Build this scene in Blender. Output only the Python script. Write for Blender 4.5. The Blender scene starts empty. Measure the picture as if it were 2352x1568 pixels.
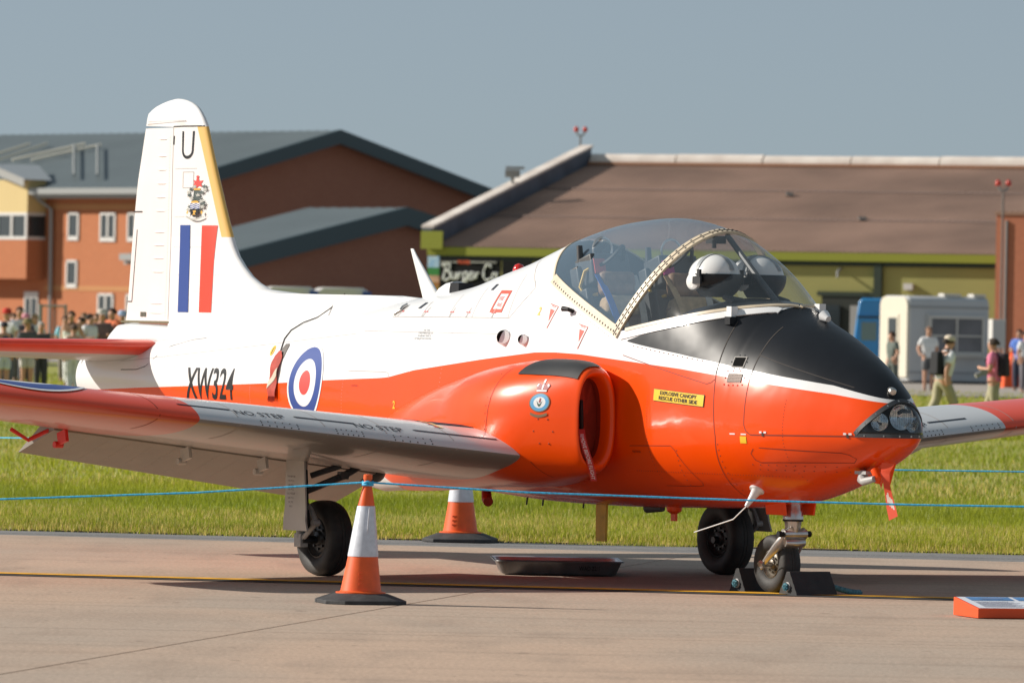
import bpy, bmesh, math, random
import numpy as np
from mathutils import Vector, Matrix
random.seed(7); RNG = np.random.default_rng(7)
scn = bpy.context.scene
COL = scn.collection
R = math.radians

# ------------------------------------------------------------------ camera
CAM_H, ROLL, FOCAL = 1.675, R(1.1), 255.55            # 1.1 deg roll, telephoto
cd = bpy.data.cameras.new('camera'); cam = bpy.data.objects.new('camera', cd); COL.objects.link(cam)
cd.sensor_width = 36.0; cd.lens = FOCAL; cd.clip_start = 0.5; cd.clip_end = 6000
cd.shift_y = -36.0/2352.0
cam.location = (0, 0, CAM_H)
cam.rotation_euler = (Matrix.Rotation(R(90), 4, 'X') @ Matrix.Rotation(ROLL, 4, 'Z')).to_euler()
cd.dof.use_dof = True; cd.dof.focus_distance = 47.0; cd.dof.aperture_fstop = 8.0
scn.camera = cam

# ------------------------------------------------------------------ sky and sun
SUN_EL, SUN_AZ = R(28.0), math.atan2(-0.983, 0.185)     # azimuth measured from +Y towards +X
w = bpy.data.worlds.new('World'); scn.world = w; w.use_nodes = True
nt = w.node_tree; bg = nt.nodes['Background']
sky = nt.nodes.new('ShaderNodeTexSky'); sky.sky_type = 'NISHITA'; sky.sun_disc = False
sky.sun_elevation = SUN_EL; sky.sun_rotation = SUN_AZ
sky.air_density = 0.5; sky.dust_density = 0.25; sky.ozone_density = 3.0
hsv = nt.nodes.new('ShaderNodeHueSaturation'); hsv.inputs['Saturation'].default_value = 0.6
nt.links.new(sky.outputs[0], hsv.inputs['Color'])
hz = nt.nodes.new('ShaderNodeMix'); hz.data_type = 'RGBA'; hz.inputs[0].default_value = 0.5; hz.inputs[7].default_value = (3.55, 4.55, 5.05, 1)   # even summer haze over the whole sky
nt.links.new(hsv.outputs[0], hz.inputs[6]); nt.links.new(hz.outputs[2], bg.inputs['Color'])
bg.inputs['Strength'].default_value = 0.070
sd = bpy.data.lights.new('sun', 'SUN'); sun = bpy.data.objects.new('sun', sd); COL.objects.link(sun)
sd.energy = 5.0; sd.angle = R(0.55); sd.color = (1.0, 0.93, 0.835)
to_sun = Vector((math.sin(SUN_AZ)*math.cos(SUN_EL), math.cos(SUN_AZ)*math.cos(SUN_EL), math.sin(SUN_EL)))
sun.rotation_euler = to_sun.to_track_quat('Z', 'Y').to_euler()
scn.view_settings.view_transform = 'Standard'; scn.view_settings.look = 'None'
scn.view_settings.exposure = 0.20; scn.view_settings.gamma = 1.0
try: scn.view_settings.use_curve_mapping = False
except Exception: pass
scn.cycles.use_denoising = True
scn.cycles.max_bounces = 8; scn.cycles.transparent_max_bounces = 16

# ------------------------------------------------------------------ helpers
FPX, YH = 16695.0, 748.0
def ray(px, py):
    a = px-1176; b = py-YH
    u = a*math.cos(ROLL)+b*math.sin(ROLL); v = -a*math.sin(ROLL)+b*math.cos(ROLL)
    return u/FPX, -v/FPX
def at(px, py, d):                      # a survey point: direction measured in the photograph, distance d in metres
    u, v = ray(px, py); return Vector((u*d, d, CAM_H+v*d))
def ground(px, py):
    u, v = ray(px, py); d = -CAM_H/v; return Vector((u*d, d, 0))

def link(o, parent=None):
    COL.objects.link(o)
    if parent is not None: o.parent = parent
    return o
def tag(o, label=None, cat=None, group=None, kind=None):
    if label: o['label'] = label
    if cat: o['category'] = cat
    if group: o['group'] = group
    if kind: o['kind'] = kind
    return o
def empty(name, loc=(0,0,0), rz=0, parent=None):
    o = bpy.data.objects.new(name, None); o.location = loc; o.rotation_euler = (0,0,rz); o.empty_display_size = .2
    return link(o, parent)

class MB:
    """collects faces; build() makes ONE mesh object"""
    def __init__(s, air=False): s.v=[]; s.f=[]; s.m=[]; s.air=air
    def add(s, vs, fs, mi=0):
        b=len(s.v); s.v += [tuple(p) for p in vs]; s.f += [tuple(b+i for i in f) for f in fs]; s.m += [mi]*len(fs); return s
    def box(s, c, sz, mi=0, M=None, taper=1.0):
        x,y,z=[k/2 for k in sz]
        vs=[(-x,-y,-z),(x,-y,-z),(x,y,-z),(-x,y,-z),(-x*taper,-y*taper,z),(x*taper,-y*taper,z),(x*taper,y*taper,z),(-x*taper,y*taper,z)]
        vs=[Vector(p) for p in vs]
        if M is not None: vs=[M@p for p in vs]
        vs=[p+Vector(c) for p in vs]
        return s.add(vs,[(0,3,2,1),(4,5,6,7),(0,1,5,4),(1,2,6,5),(2,3,7,6),(3,0,4,7)],mi)
    def cyl(s, p0, p1, r0, r1=None, n=16, mi=0, caps=True):
        r1=r0 if r1 is None else r1
        return s.tube([p0,p1],[r0,r1],n,mi,caps)
    def tube(s, path, rad, n=10, mi=0, caps=True, closed=False):
        P=[Vector(p) for p in path]; k=len(P)
        if not hasattr(rad,'__len__'): rad=[rad]*k
        rows=[]; up=None
        for i in range(k):
            a=P[i-1] if (i>0 or closed) else P[i]; b=P[(i+1)%k] if (i<k-1 or closed) else P[i]
            t=(b-a); t=t.normalized() if t.length>1e-9 else Vector((0,0,1))
            if up is None:
                up=Vector((0,0,1)) if abs(t.z)<.9 else Vector((1,0,0))
            e1=(up-t*up.dot(t)).normalized(); e2=t.cross(e1); up=e1
            rows.append([P[i]+(e1*math.cos(q)+e2*math.sin(q))*rad[i] for q in [2*math.pi*j/n for j in range(n)]])
        vs=[p for r in rows for p in r]; fs=[]
        for i in range(k if closed else k-1):
            i2=(i+1)%k
            for j in range(n):
                fs.append((i*n+j,i*n+(j+1)%n,i2*n+(j+1)%n,i2*n+j))
        if caps and not closed: fs += [tuple(range(n))[::-1], tuple((k-1)*n+j for j in range(n))]
        return s.add(vs,fs,mi)
    def lathe(s, prof, o=(0,0,0), ax=(0,0,1), n=32, mi=0, caps=True):
        """prof = [(r,h)...] round axis ax through o"""
        ax=Vector(ax).normalized(); e1=Vector((1,0,0)) if abs(ax.x)<.8 else Vector((0,1,0))
        e1=(e1-ax*e1.dot(ax)).normalized(); e2=ax.cross(e1); o=Vector(o)
        vs=[o+ax*h+(e1*math.cos(2*math.pi*j/n)+e2*math.sin(2*math.pi*j/n))*r for r,h in prof for j in range(n)]
        fs=[(i*n+j,i*n+(j+1)%n,(i+1)*n+(j+1)%n,(i+1)*n+j) for i in range(len(prof)-1) for j in range(n)]
        if caps: fs += [tuple(range(n))[::-1], tuple((len(prof)-1)*n+j for j in range(n))]
        return s.add(vs,fs,mi)
    def grid(s, rows, mi=0, close_u=False, caps=False):
        n=len(rows[0]); vs=[p for r in rows for p in r]; fs=[]
        for i in range(len(rows)-1):
            for j in range(n if close_u else n-1):
                fs.append((i*n+j,i*n+(j+1)%n,(i+1)*n+(j+1)%n,(i+1)*n+j))
        if caps: fs += [tuple(range(n))[::-1], tuple((len(rows)-1)*n+j for j in range(n))]
        return s.add(vs,fs,mi)
    def prism(s, poly, h0, h1, fn, mi=0):
        """poly of (a,b); fn(a,b,h)->xyz"""
        n=len(poly); vs=[fn(a,b,h0) for a,b in poly]+[fn(a,b,h1) for a,b in poly]
        fs=[tuple(range(n))[::-1],tuple(range(n,2*n))]+[(i,(i+1)%n,n+(i+1)%n,n+i) for i in range(n)]
        return s.add(vs,fs,mi)
    def build(s, name, mats, parent=None, smooth=40, recalc=True, loc=None, weld=True):
        me=bpy.data.meshes.new(name)
        vs=[(p[0],-p[1],p[2]) for p in s.v] if s.air else s.v
        me.from_pydata([tuple(p) for p in vs],[],s.f)
        if not isinstance(mats,(list,tuple)): mats=[mats]
        for m in mats: me.materials.append(m)
        if len(mats)>1: me.polygons.foreach_set('material_index',s.m)
        bm=bmesh.new(); bm.from_mesh(me)
        if weld: bmesh.ops.remove_doubles(bm,verts=bm.verts,dist=1e-5)
        if recalc: bmesh.ops.recalc_face_normals(bm,faces=bm.faces)
        bm.to_mesh(me); bm.free()
        if smooth:
            me.polygons.foreach_set('use_smooth',[True]*len(me.polygons)); me.set_sharp_from_angle(angle=R(smooth))
        me.update()
        o=bpy.data.objects.new(name,me)
        if loc is not None: o.location=loc
        return link(o,parent)

def bevelled(o, width=.006, seg=2):
    m=o.modifiers.new('bevel','BEVEL'); m.width=width; m.segments=seg; m.limit_method='ANGLE'; m.angle_limit=R(35)
    return o

# ------------------------------------------------------------------ materials
MATS={}
def mat(name, col, rough=.5, metal=0., coat=0., var=0., vscale=6., bump=0., bscale=30., spec=.5, col2=None, stretch=None, detail=4.):
    if name in MATS: return MATS[name]
    m=bpy.data.materials.new(name); m.use_nodes=True; N=m.node_tree.nodes; Lk=m.node_tree.links
    b=N['Principled BSDF']; b.inputs['Base Color'].default_value=(*col,1); b.inputs['Roughness'].default_value=rough
    b.inputs['Metallic'].default_value=metal; b.inputs['Coat Weight'].default_value=coat; b.inputs['Coat Roughness'].default_value=.06
    b.inputs['Specular IOR Level'].default_value=spec
    if var or bump:
        tc=N.new('ShaderNodeTexCoord'); src=tc.outputs['Object']
        if stretch:
            mp=N.new('ShaderNodeMapping'); mp.inputs['Scale'].default_value=stretch; Lk.new(src,mp.inputs[0]); src=mp.outputs[0]
        if var:
            n=N.new('ShaderNodeTexNoise'); n.inputs['Scale'].default_value=vscale; n.inputs['Detail'].default_value=detail; Lk.new(src,n.inputs['Vector'])
            mx=N.new('ShaderNodeMix'); mx.data_type='RGBA'
            c2=col2 if col2 else tuple(c*(1-var) for c in col); c1=col if col2 else tuple(min(1,c*(1+var*.6)) for c in col)
            mx.inputs[6].default_value=(*c1,1); mx.inputs[7].default_value=(*c2,1)
            rp=N.new('ShaderNodeMapRange'); rp.inputs[1].default_value=.33; rp.inputs[2].default_value=.67; Lk.new(n.outputs[0],rp.inputs[0])
            Lk.new(rp.outputs[0],mx.inputs[0]); Lk.new(mx.outputs[2],b.inputs['Base Color'])
        if bump:
            n2=N.new('ShaderNodeTexNoise'); n2.inputs['Scale'].default_value=bscale; n2.inputs['Detail'].default_value=5; Lk.new(src,n2.inputs['Vector'])
            bp=N.new('ShaderNodeBump'); bp.inputs['Strength'].default_value=bump; bp.inputs['Distance'].default_value=.01; Lk.new(n2.outputs[0],bp.inputs['Height']); Lk.new(bp.outputs[0],b.inputs['Normal'])
    MATS[name]=m; return m
def math_node(N,Lk,op,a,b=None,clamp=False):
    n=N.new('ShaderNodeMath'); n.operation=op; n.use_clamp=clamp
    for i,x in enumerate((a,b)):
        if x is None: continue
        if isinstance(x,(int,float)): n.inputs[i].default_value=x
        else: Lk.new(x,n.inputs[i])
    return n.outputs[0]
def mixc(N,Lk,fac,a,b):
    mx=N.new('ShaderNodeMix'); mx.data_type='RGBA'
    if isinstance(fac,(int,float)): mx.inputs[0].default_value=fac
    else: Lk.new(fac,mx.inputs[0])
    for k,x in ((6,a),(7,b)):
        if isinstance(x,tuple): mx.inputs[k].default_value=(*x[:3],1)
        else: Lk.new(x,mx.inputs[k])
    return mx.outputs[2]
def fcurve(N,Lk,xin,pts):
    """piecewise linear curve of (x in 0..1, y in 0..1)"""
    n=N.new('ShaderNodeFloatCurve'); c=n.mapping.curves[0]
    while len(c.points)>2: c.points.remove(c.points[1])
    c.points[0].location=pts[0]; c.points[1].location=pts[-1]
    for p in pts[1:-1]: c.points.new(*p)
    for p in c.points: p.handle_type='VECTOR'
    n.mapping.update(); Lk.new(xin,n.inputs['Value']); return n.outputs[0]
def glass_mat(name, tint=(.93,.96,.97), ior=1.45, haze=0.0, rough=0.0, hazecol=(.75,.8,.83)):
    if name in MATS: return MATS[name]
    m=bpy.data.materials.new(name); m.use_nodes=True; N=m.node_tree.nodes; Lk=m.node_tree.links
    out=N['Material Output']; N.remove(N['Principled BSDF'])
    tr=N.new('ShaderNodeBsdfTransparent'); tr.inputs[0].default_value=(*tint,1)
    gl=N.new('ShaderNodeBsdfGlossy'); gl.inputs['Roughness'].default_value=rough
    fr=N.new('ShaderNodeFresnel'); ge=N.new('ShaderNodeNewGeometry')
    iv=math_node(N,Lk,'MULTIPLY_ADD',ge.outputs['Backfacing'],1/ior-ior); iv.node.inputs[2].default_value=ior; Lk.new(iv,fr.inputs[0])   # same reflectance from both sides of the thin sheet
    mx=N.new('ShaderNodeMixShader'); Lk.new(fr.outputs[0],mx.inputs[0]); Lk.new(tr.outputs[0],mx.inputs[1]); Lk.new(gl.outputs[0],mx.inputs[2])
    last=mx.outputs[0]
    if haze:
        df=N.new('ShaderNodeBsdfDiffuse'); df.inputs[0].default_value=(*hazecol,1)
        m2=N.new('ShaderNodeMixShader'); m2.inputs[0].default_value=haze; Lk.new(last,m2.inputs[1]); Lk.new(df.outputs[0],m2.inputs[2]); last=m2.outputs[0]
    Lk.new(last,out.inputs[0]); MATS[name]=m; return m

ORANGE=(.93,.078,.001); WHITE=(.83,.825,.82); BLACKP=(.012,.014,.018)
m_orange=mat('orange_paint',ORANGE,.30,coat=.25,spec=.3,var=.05,vscale=3)
m_white=mat('white_paint',WHITE,.32,coat=.5,var=.03,vscale=3)
m_grey=mat('grey_paint',(.36,.375,.385),.38,coat=.25,var=.06,vscale=4)
m_lgrey=mat('pale_grey_paint',(.52,.50,.47),.42,coat=.15,var=.08,vscale=5)
m_black=mat('black_satin',BLACKP,.38,coat=.15)
m_rubber=mat('tyre_rubber',(.016,.016,.017),.66,var=.3,vscale=9,col2=(.045,.042,.038),bump=.15,bscale=60)
m_hub=mat('dark_hub',(.035,.037,.04),.4,metal=.4,var=.3,vscale=25)
m_steel=mat('polished_alloy',(.62,.60,.57),.28,metal=.9,var=.12,vscale=18)
m_leg=mat('gear_grey',(.38,.38,.37),.45,var=.18,vscale=14)
m_cream=mat('cream_frame',(.62,.52,.38),.42,var=.10,vscale=15)
m_dark=mat('cockpit_black',(.018,.019,.021),.55)
m_dgrey=mat('cockpit_grey',(.065,.07,.075),.5,var=.2,vscale=12)
m_line=mat('panel_gap',(.05,.04,.035),.8)
m_lineorange=mat('panel_gap_orange',(.22,.025,.008),.7)
m_linewhite=mat('panel_gap_white',(.40,.36,.34),.8)
m_red=mat('signal_red',(.72,.045,.035),.5)
m_blue=mat('roundel_blue',(.018,.055,.27),.4,coat=.1)
m_yel=mat('marking_yellow',(.85,.52,.02),.4,coat=.3)
m_yelpaint=mat('leading_edge_yellow',(.78,.50,.16),.35,coat=.5)
m_ink=mat('marking_black',(.010,.011,.014),.5,spec=.3)
m_ngrey=mat('marking_slate',(.025,.032,.05),.6,spec=.3)
m_glass=glass_mat('canopy_perspex',(.95,.965,.975),1.9,haze=.15,rough=.03,hazecol=(.36,.54,.72))  # blue haze put into the sheet colour in place of reflected sky
m_wglass=glass_mat('windscreen_glass_sheet',(.96,.97,.975),1.6,haze=.035,rough=.03,hazecol=(.55,.66,.74))
m_lampglass=glass_mat('lamp_cover_glass',(.80,.83,.85),1.5)
# ------------------------------------------------------------------ ground, apron, grass
def concrete_mat(name, c1, c2, c3, scale=.35):
    m=bpy.data.materials.new(name); m.use_nodes=True; N=m.node_tree.nodes; Lk=m.node_tree.links; b=N['Principled BSDF']
    tc=N.new('ShaderNodeTexCoord')
    def noise(s,d=5,st=(1,1,1),dist=0):
        mp=N.new('ShaderNodeMapping'); mp.inputs['Scale'].default_value=st; Lk.new(tc.outputs['Object'],mp.inputs[0])
        n=N.new('ShaderNodeTexNoise'); n.inputs['Scale'].default_value=s; n.inputs['Detail'].default_value=d; n.inputs['Distortion'].default_value=dist
        Lk.new(mp.outputs[0],n.inputs['Vector']); return n.outputs[0]
    def rng(x,a,bb):
        r=N.new('ShaderNodeMapRange'); r.inputs[1].default_value=a; r.inputs[2].default_value=bb; Lk.new(x,r.inputs[0]); return r.outputs[0]
    col=mixc(N,Lk,rng(noise(scale,4,(1,.45,1),.6),.38,.64),c1,c2)
    col=mixc(N,Lk,math_node(N,Lk,'MULTIPLY',rng(noise(2.2,6,(1,.25,1)),.5,.75),.65),col,c3)
    col=mixc(N,Lk,math_node(N,Lk,'MULTIPLY',rng(noise(1.3,8,(.18,2.2,1),.3),.52,.70),.24),col,tuple(c*.62 for c in c3))
    col=mixc(N,Lk,math_node(N,Lk,'MULTIPLY',rng(noise(7,3,(1,.5,1)),.66,.74),.45),col,tuple(c*.5 for c in c3))
    fine=rng(noise(40,3,(1,.35,1)),.3,.7)
    hs=N.new('ShaderNodeHueSaturation'); Lk.new(col,hs.inputs['Color']); v=math_node(N,Lk,'MULTIPLY_ADD',fine,.22); v.node.inputs[2].default_value=.89; Lk.new(v,hs.inputs['Value'])
    Lk.new(hs.outputs[0],b.inputs['Base Color']); b.inputs['Roughness'].default_value=.85; b.inputs['Specular IOR Level'].default_value=.25
    bp=N.new('ShaderNodeBump'); bp.inputs['Strength'].default_value=.5; bp.inputs['Distance'].default_value=.006
    hsum=math_node(N,Lk,'ADD',noise(25,6,(1,.4,1)),math_node(N,Lk,'MULTIPLY',noise(120,2),.5)); Lk.new(hsum,bp.inputs['Height']); Lk.new(bp.outputs[0],b.inputs['Normal'])
    MATS[name]=m; return m
m_conc=concrete_mat('apron_concrete',(.50,.362,.27),(.42,.335,.268),(.345,.258,.20))
m_asph=concrete_mat('edge_asphalt',(.24,.235,.23),(.19,.185,.185),(.15,.15,.15))
m_joint=mat('joint_sealant',(.07,.06,.055),.8)
m_soil=mat('soil_and_thatch',(.16,.12,.05),.95,var=.5,vscale=4,col2=(.10,.115,.025))
m_road=mat('far_paving',(.36,.32,.28),.9,var=.12,vscale=.4)

def GE(x): return 56.45-.17*x      # edge of the grass
def AE(x): return 54.72-.235*x     # edge between concrete and asphalt strip
def sheet(name, pts, z, m, parent=None):
    b=MB(); b.add([(x,y,z) for x,y in pts],[tuple(range(len(pts)))]); return b.build(name,m,parent,smooth=0)
earth=sheet('ground',[(-900,-300),(900,-300),(900,3000),(-900,3000)],-.06,m_soil); tag(earth,kind='structure')
apron=sheet('apron',[(-160,-60),(160,-60),(160,AE(25)),(25,AE(25)),(-25,AE(-25)),(-160,AE(-25))],-.03,m_joint); tag(apron,kind='structure')
# concrete bays separated by open joints: one joint runs away from the camera, two run across
ja=ground(190,1515); jb=ground(1600,1272); jd=(jb-ja).normalized(); jn=Vector((jd.y,-jd.x,0))
def jx(y,k=0): return ja.x+(y-ja.y)*jd.x/jd.y+k
def bay(x0f,x1f,y0,y1,top=None):
    g=.009; ys=[y0+g,(y0+y1)/2,y1-g]
    L=[(x0f(y)+g,y) for y in ys]; Rr=[(x1f(y)-g,y) for y in ys]
    if top: # clip to the asphalt edge
        L[-1]=(x0f(top(L[-1][0]))+g,top(L[-1][0])-g); Rr[-1]=(x1f(top(Rr[-1][0]))-g,top(Rr[-1][0])-g)
    poly=L+Rr[::-1]; b=MB(); n=len(poly)
    b.add([(x,y,0) for x,y in poly]+[(x,y,-.03) for x,y in poly],[tuple(range(n))]+[(i,(i+1)%n,n+(i+1)%n,n+i) for i in range(n)])
    return b.build('concrete_slab',m_conc,apron,smooth=0)
for k in range(-5,6):
    for y0,y1 in ((-30,30),(30,39.2),(39.2,53)):
        bay(lambda y,k=k:jx(y,k*7.5), lambda y,k=k:jx(y,(k+1)*7.5), y0,y1, AE if y1==53 else None)
xs=[-60,-25,-5,5,25,60]
strip=sheet('asphalt_edge_strip',[(x,AE(max(-25,min(25,x)))+.01) for x in xs]+[(x,GE(x)+.3) for x in xs[::-1]],-.004,m_asph); tag(strip,kind='structure')
sl=MB()   # thin seam inside the strip
for i in range(len(xs)-1):
    a,b_=xs[i],xs[i+1]; f=lambda x:AE(max(-25,min(25,x)))*.62+GE(x)*.38
    sl.add([(a,f(a),.001),(b_,f(b_),.001),(b_,f(b_)+.03,.001),(a,f(a)+.03,.001)],[(0,1,2,3)])
sl.build('strip_seam',m_joint,strip,smooth=0)
m_yline=mat('line_paint_yellow',(.78,.42,.02),.7,var=.25,vscale=9)
m_dline=mat('line_border_black',(.045,.045,.045),.85,var=.3,vscale=6)
def yl(x): return 46.62-.198*x
lb=sheet('line_border',[(-40,yl(-40)-.33),(40,yl(40)-.33),(40,yl(40)+.14),(-40,yl(-40)+.14)],.004,m_dline); tag(lb,kind='structure')
ylo=sheet('yellow_line',[(-40,yl(-40)-.14),(40,yl(40)-.14),(40,yl(40)+.12),(-40,yl(-40)+.12)],.008,m_yline); tag(ylo,kind='structure')
# grass ground with gentle humps
m_turf=mat('turf',(.26,.29,.03),.95,var=.5,vscale=.8,col2=(.34,.31,.07),bump=.8,bscale=14,stretch=(1,.4,1))
gx=np.linspace(-70,70,60); gy=np.r_[np.linspace(0,60,60),np.linspace(64,214,40)]
b=MB(); b.grid([[(x*(1+max(0,dy)/160),GE(x)+dy,.035*min(1,dy/.35)+.02*math.sin(x*1.1+dy*.7)*min(1,dy)*.6) for x in gx] for dy in gy])
turf=b.build('grass_field',m_turf,smooth=60); tag(turf,kind='structure')
road=sheet('far_path',[(8,190),(420,165),(420,262),(8,262)],.06,m_road); tag(road,kind='structure')
hs=sheet('hardstanding',[(-400,262.1),(420,262.1),(420,700),(-400,700)],.055,m_road); tag(hs,kind='structure')
m_verge_soil=mat('verge_soil',(.38,.26,.14),.95,var=.5,vscale=5,col2=(.24,.19,.09),bump=.8,bscale=40)
vx=np.linspace(-30,30,240); vr=random.Random(9)
vs_=sheet('verge_soil',[(x,GE(x)-.07-.06*vr.random()) for x in vx]+[(x,GE(x)+.35) for x in vx[::-1]],.006,m_verge_soil); tag(vs_,kind='structure')
# real blades
def noise2(x,y,s,seed):
    r=np.random.default_rng(seed); out=np.zeros_like(x)
    for k in range(6):
        a=r.uniform(0,6.28); f=s*r.uniform(.5,2.0); out+=np.sin((x*np.cos(a)+y*np.sin(a)*.6)*f+r.uniform(0,6.28))
    return out/6*1.6
def blades(name,n,d0,d1,xw,hh,wd,seed,edge=False):
    r=np.random.default_rng(seed)
    dy=d0+(d1-d0)*r.random(n)**(1.35); x=(r.random(n)*2-1)*(xw+.12*dy); y=GE(x)+dy
    dy=dy-(.10+.10*noise2(x,x*.3,3.0,11)+.06*r.random(n) if edge else 0); y=GE(x)+dy
    pat=noise2(x,y,.55,3); pat2=noise2(x,y,2.2,5)
    h=hh*(.55+.75*r.random(n))*(1+.35*pat2)
    # the mown edge strip is paler and shorter, then a lusher band
    band=np.exp(-((dy-9.0)/3.2)**2); h*=1+.35*band
    if edge: h*=.9
    lean=r.normal(0,.45,n); la=r.random(n)*6.283; ww=wd*(.6+.8*r.random(n)); ta=r.normal(0,.6,n)
    z0=.03*np.minimum(1,dy/.35)
    bx,by=np.cos(ta)*ww,np.sin(ta)*ww
    V=np.empty((n,3,3)); V[:,0]=np.c_[x-bx,y-by,z0-.01]; V[:,1]=np.c_[x+bx,y+by,z0-.01]
    V[:,2]=np.c_[x+np.cos(la)*lean*h,y+np.sin(la)*lean*h,z0+h*np.cos(np.clip(lean,-1,1)*.8)]
    g=np.array([.27,.335,.018]); g2=np.array([.46,.47,.04]); straw=np.array([.70,.56,.18]); dk=np.array([.16,.225,.018])
    t=np.clip(.45+.5*pat+.25*r.normal(size=n),0,1)[:,None]
    colr=g*(1-t)+g2*t
    pstraw=np.clip(.10+.30*np.clip(noise2(x,y,.28,13)-.25,0,1)+.20*np.clip(noise2(x,y,.8,9),0,1)+.32*np.exp(-((dy-3.2)/2.4)**2)-.25*band+(.25 if edge else 0),0,.7)
    s_=(r.random(n)<pstraw)[:,None]; colr=np.where(s_,straw*(.7+.5*r.random((n,1))),colr)
    colr=colr*(1-.35*band[:,None])+dk*.35*band[:,None]; colr*= (.8+.4*r.random((n,1)))
    me=bpy.data.meshes.new(name); me.vertices.add(3*n); me.vertices.foreach_set('co',V.ravel()); me.loops.add(3*n); me.loops.foreach_set('vertex_index',np.arange(3*n)); me.polygons.add(n); me.polygons.foreach_set('loop_start',np.arange(n)*3)
    try: me.polygons.foreach_set('loop_total',np.full(n,3))
    except Exception: pass
    ca=me.color_attributes.new('tint','FLOAT_COLOR','POINT'); cc=np.ones((3*n,4)); cc[:,:3]=np.repeat(colr,3,axis=0); ca.data.foreach_set('color',cc.ravel())
    me.update(calc_edges=True); me.materials.append(MATS['grass_blade']); return me
m=bpy.data.materials.new('grass_blade'); m.use_nodes=True; N=m.node_tree.nodes; Lk=m.node_tree.links; MATS['grass_blade']=m
at_=N.new('ShaderNodeAttribute'); at_.attribute_name='tint'; Lk.new(at_.outputs['Color'],N['Principled BSDF'].inputs['Base Color']); N['Principled BSDF'].inputs['Roughness'].default_value=.55
tl=N.new('ShaderNodeBsdfTranslucent'); Lk.new(at_.outputs['Color'],tl.inputs[0]); ms=N.new('ShaderNodeMixShader'); ms.inputs[0].default_value=.45
Lk.new(N['Principled BSDF'].outputs[0],ms.inputs[1]); Lk.new(tl.outputs[0],ms.inputs[2]); Lk.new(ms.outputs[0],N['Material Output'].inputs[0])
for i,(n,d0,d1,xw,hh,wd,edge) in enumerate([(44000,0.0,.9,11,.055,.0045,True),(300000,.3,16,11,.054,.0042,False),(130000,14,60,12,.07,.008,False),(60000,58,150,10,.085,.020,False)]):
    o=bpy.data.objects.new('grass',blades('grass',n,d0,d1,xw,hh,wd,20+i,edge)); link(o)
    tag(o,['dry straw grass tufts along the asphalt edge','mown green and straw grass behind the asphalt edge','longer grass further out across the field','distant grass before the spectators'][i],'grass',kind='stuff')
# ------------------------------------------------------------------ the jet trainer
# local frame: X forward, Y to port, Z up.  Builders below use (X, S, Z) with S positive to starboard.
PSI=R(57.6)
jet=empty('jet_trainer',(2.633,45.0,0),-PSI)
tag(jet,'white, orange and black side-by-side jet training aircraft parked nose right on the apron','aircraft')
def jl(X,S,Z):      # aircraft -> world
    return jet_M@Vector((X,-S,Z))
jet_M=Matrix.Translation((2.633,45.0,0))@Matrix.Rotation(-PSI,4,'Z')
#      X     ztop  zmid  zbot  half  nu  nl
STN=np.array([[-0.251,1.06,1.05,1.04,.01,2,2],[-0.281,1.15,1.05,.985,.087,2,2],[-0.351,1.235,1.05,.945,.153,2,2],[-0.481,1.355,1.05,.875,.234,2,2],
[-0.681,1.478,1.05,.795,.321,2,2],[-0.931,1.60,1.05,.71,.417,2,2.05],[-1.2,1.712,1.05,.632,.497,2,2.1],[-1.42,1.79,1.05,.584,.537,2,2.1],[-1.7,1.95,1.06,.552,.58,2,2.1],
[-2,2.165,1.08,.536,.615,2,2.15],[-2.4,2.327,1.08,.523,.645,2,2.2],[-2.9,2.398,1.08,.511,.66,2,2.25],[-3.37,2.371,1.08,.503,.665,2,2.3],[-3.8,2.297,1.08,.504,.66,2,2.3],
[-4.1,2.219,1.08,.508,.655,2,2.3],[-4.47,2.115,1.08,.52,.64,2,2.3],[-4.8,2.045,1.08,.54,.625,2,2.3],[-5.18,1.955,1.09,.56,.605,2,2.25],[-5.62,1.895,1.10,.58,.575,2,2.2],
[-6.13,1.845,1.12,.61,.54,2,2.1],[-7.06,1.745,1.15,.70,.465,2,2],[-8.0,1.655,1.18,.81,.39,2,2],[-9.0,1.575,1.21,.92,.325,2,2],[-9.7,1.525,1.23,.975,.29,2,2],[-10.05,1.50,1.24,.99,.272,2,2],[-10.53,1.475,1.24,1.01,.248,2,2]])
def pchip(x,xs,ys):
    h=np.diff(xs);d=np.diff(ys)/h;m=np.zeros(len(xs))
    for i in range(1,len(xs)-1):
        if d[i-1]*d[i]>0:
            w1=2*h[i]+h[i-1];w2=h[i]+2*h[i-1];m[i]=(w1+w2)/(w1/d[i-1]+w2/d[i])
    m[0]=d[0];m[-1]=d[-1]
    i=np.clip(np.searchsorted(xs,x)-1,0,len(xs)-2);t=(x-xs[i])/h[i]
    return ys[i]*(1+2*t)*(1-t)**2+m[i]*h[i]*t*(1-t)**2+ys[i+1]*t*t*(3-2*t)+m[i+1]*h[i]*t*t*(t-1)
FX=np.linspace(.251,10.53,2100); FT=np.stack([pchip(FX,-STN[:,0],STN[:,k]) for k in range(1,7)])
def smooth_tab(T,wid):
    k=int(wid/(FX[1]-FX[0])); ker=np.exp(-np.linspace(-2,2,2*k+1)**2); ker/=ker.sum()
    P=np.concatenate([2*T[:,:1]-T[:,k:0:-1],T,2*T[:,-1:]-T[:,-2:-k-2:-1]],axis=1)
    return np.stack([np.convolve(r,ker,'valid') for r in P])
sm1=smooth_tab(FT,.07); sm2=smooth_tab(FT,.22)
b1=np.clip((FX-.30)/.25,0,1); b2=np.clip((FX-1.9)/.8,0,1)
FT=FT*(1-b1)+sm1*b1; FT=FT*(1-b2)+sm2*b2
def st(X): return [float(np.interp(-X,FX,r)) for r in FT]
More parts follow.
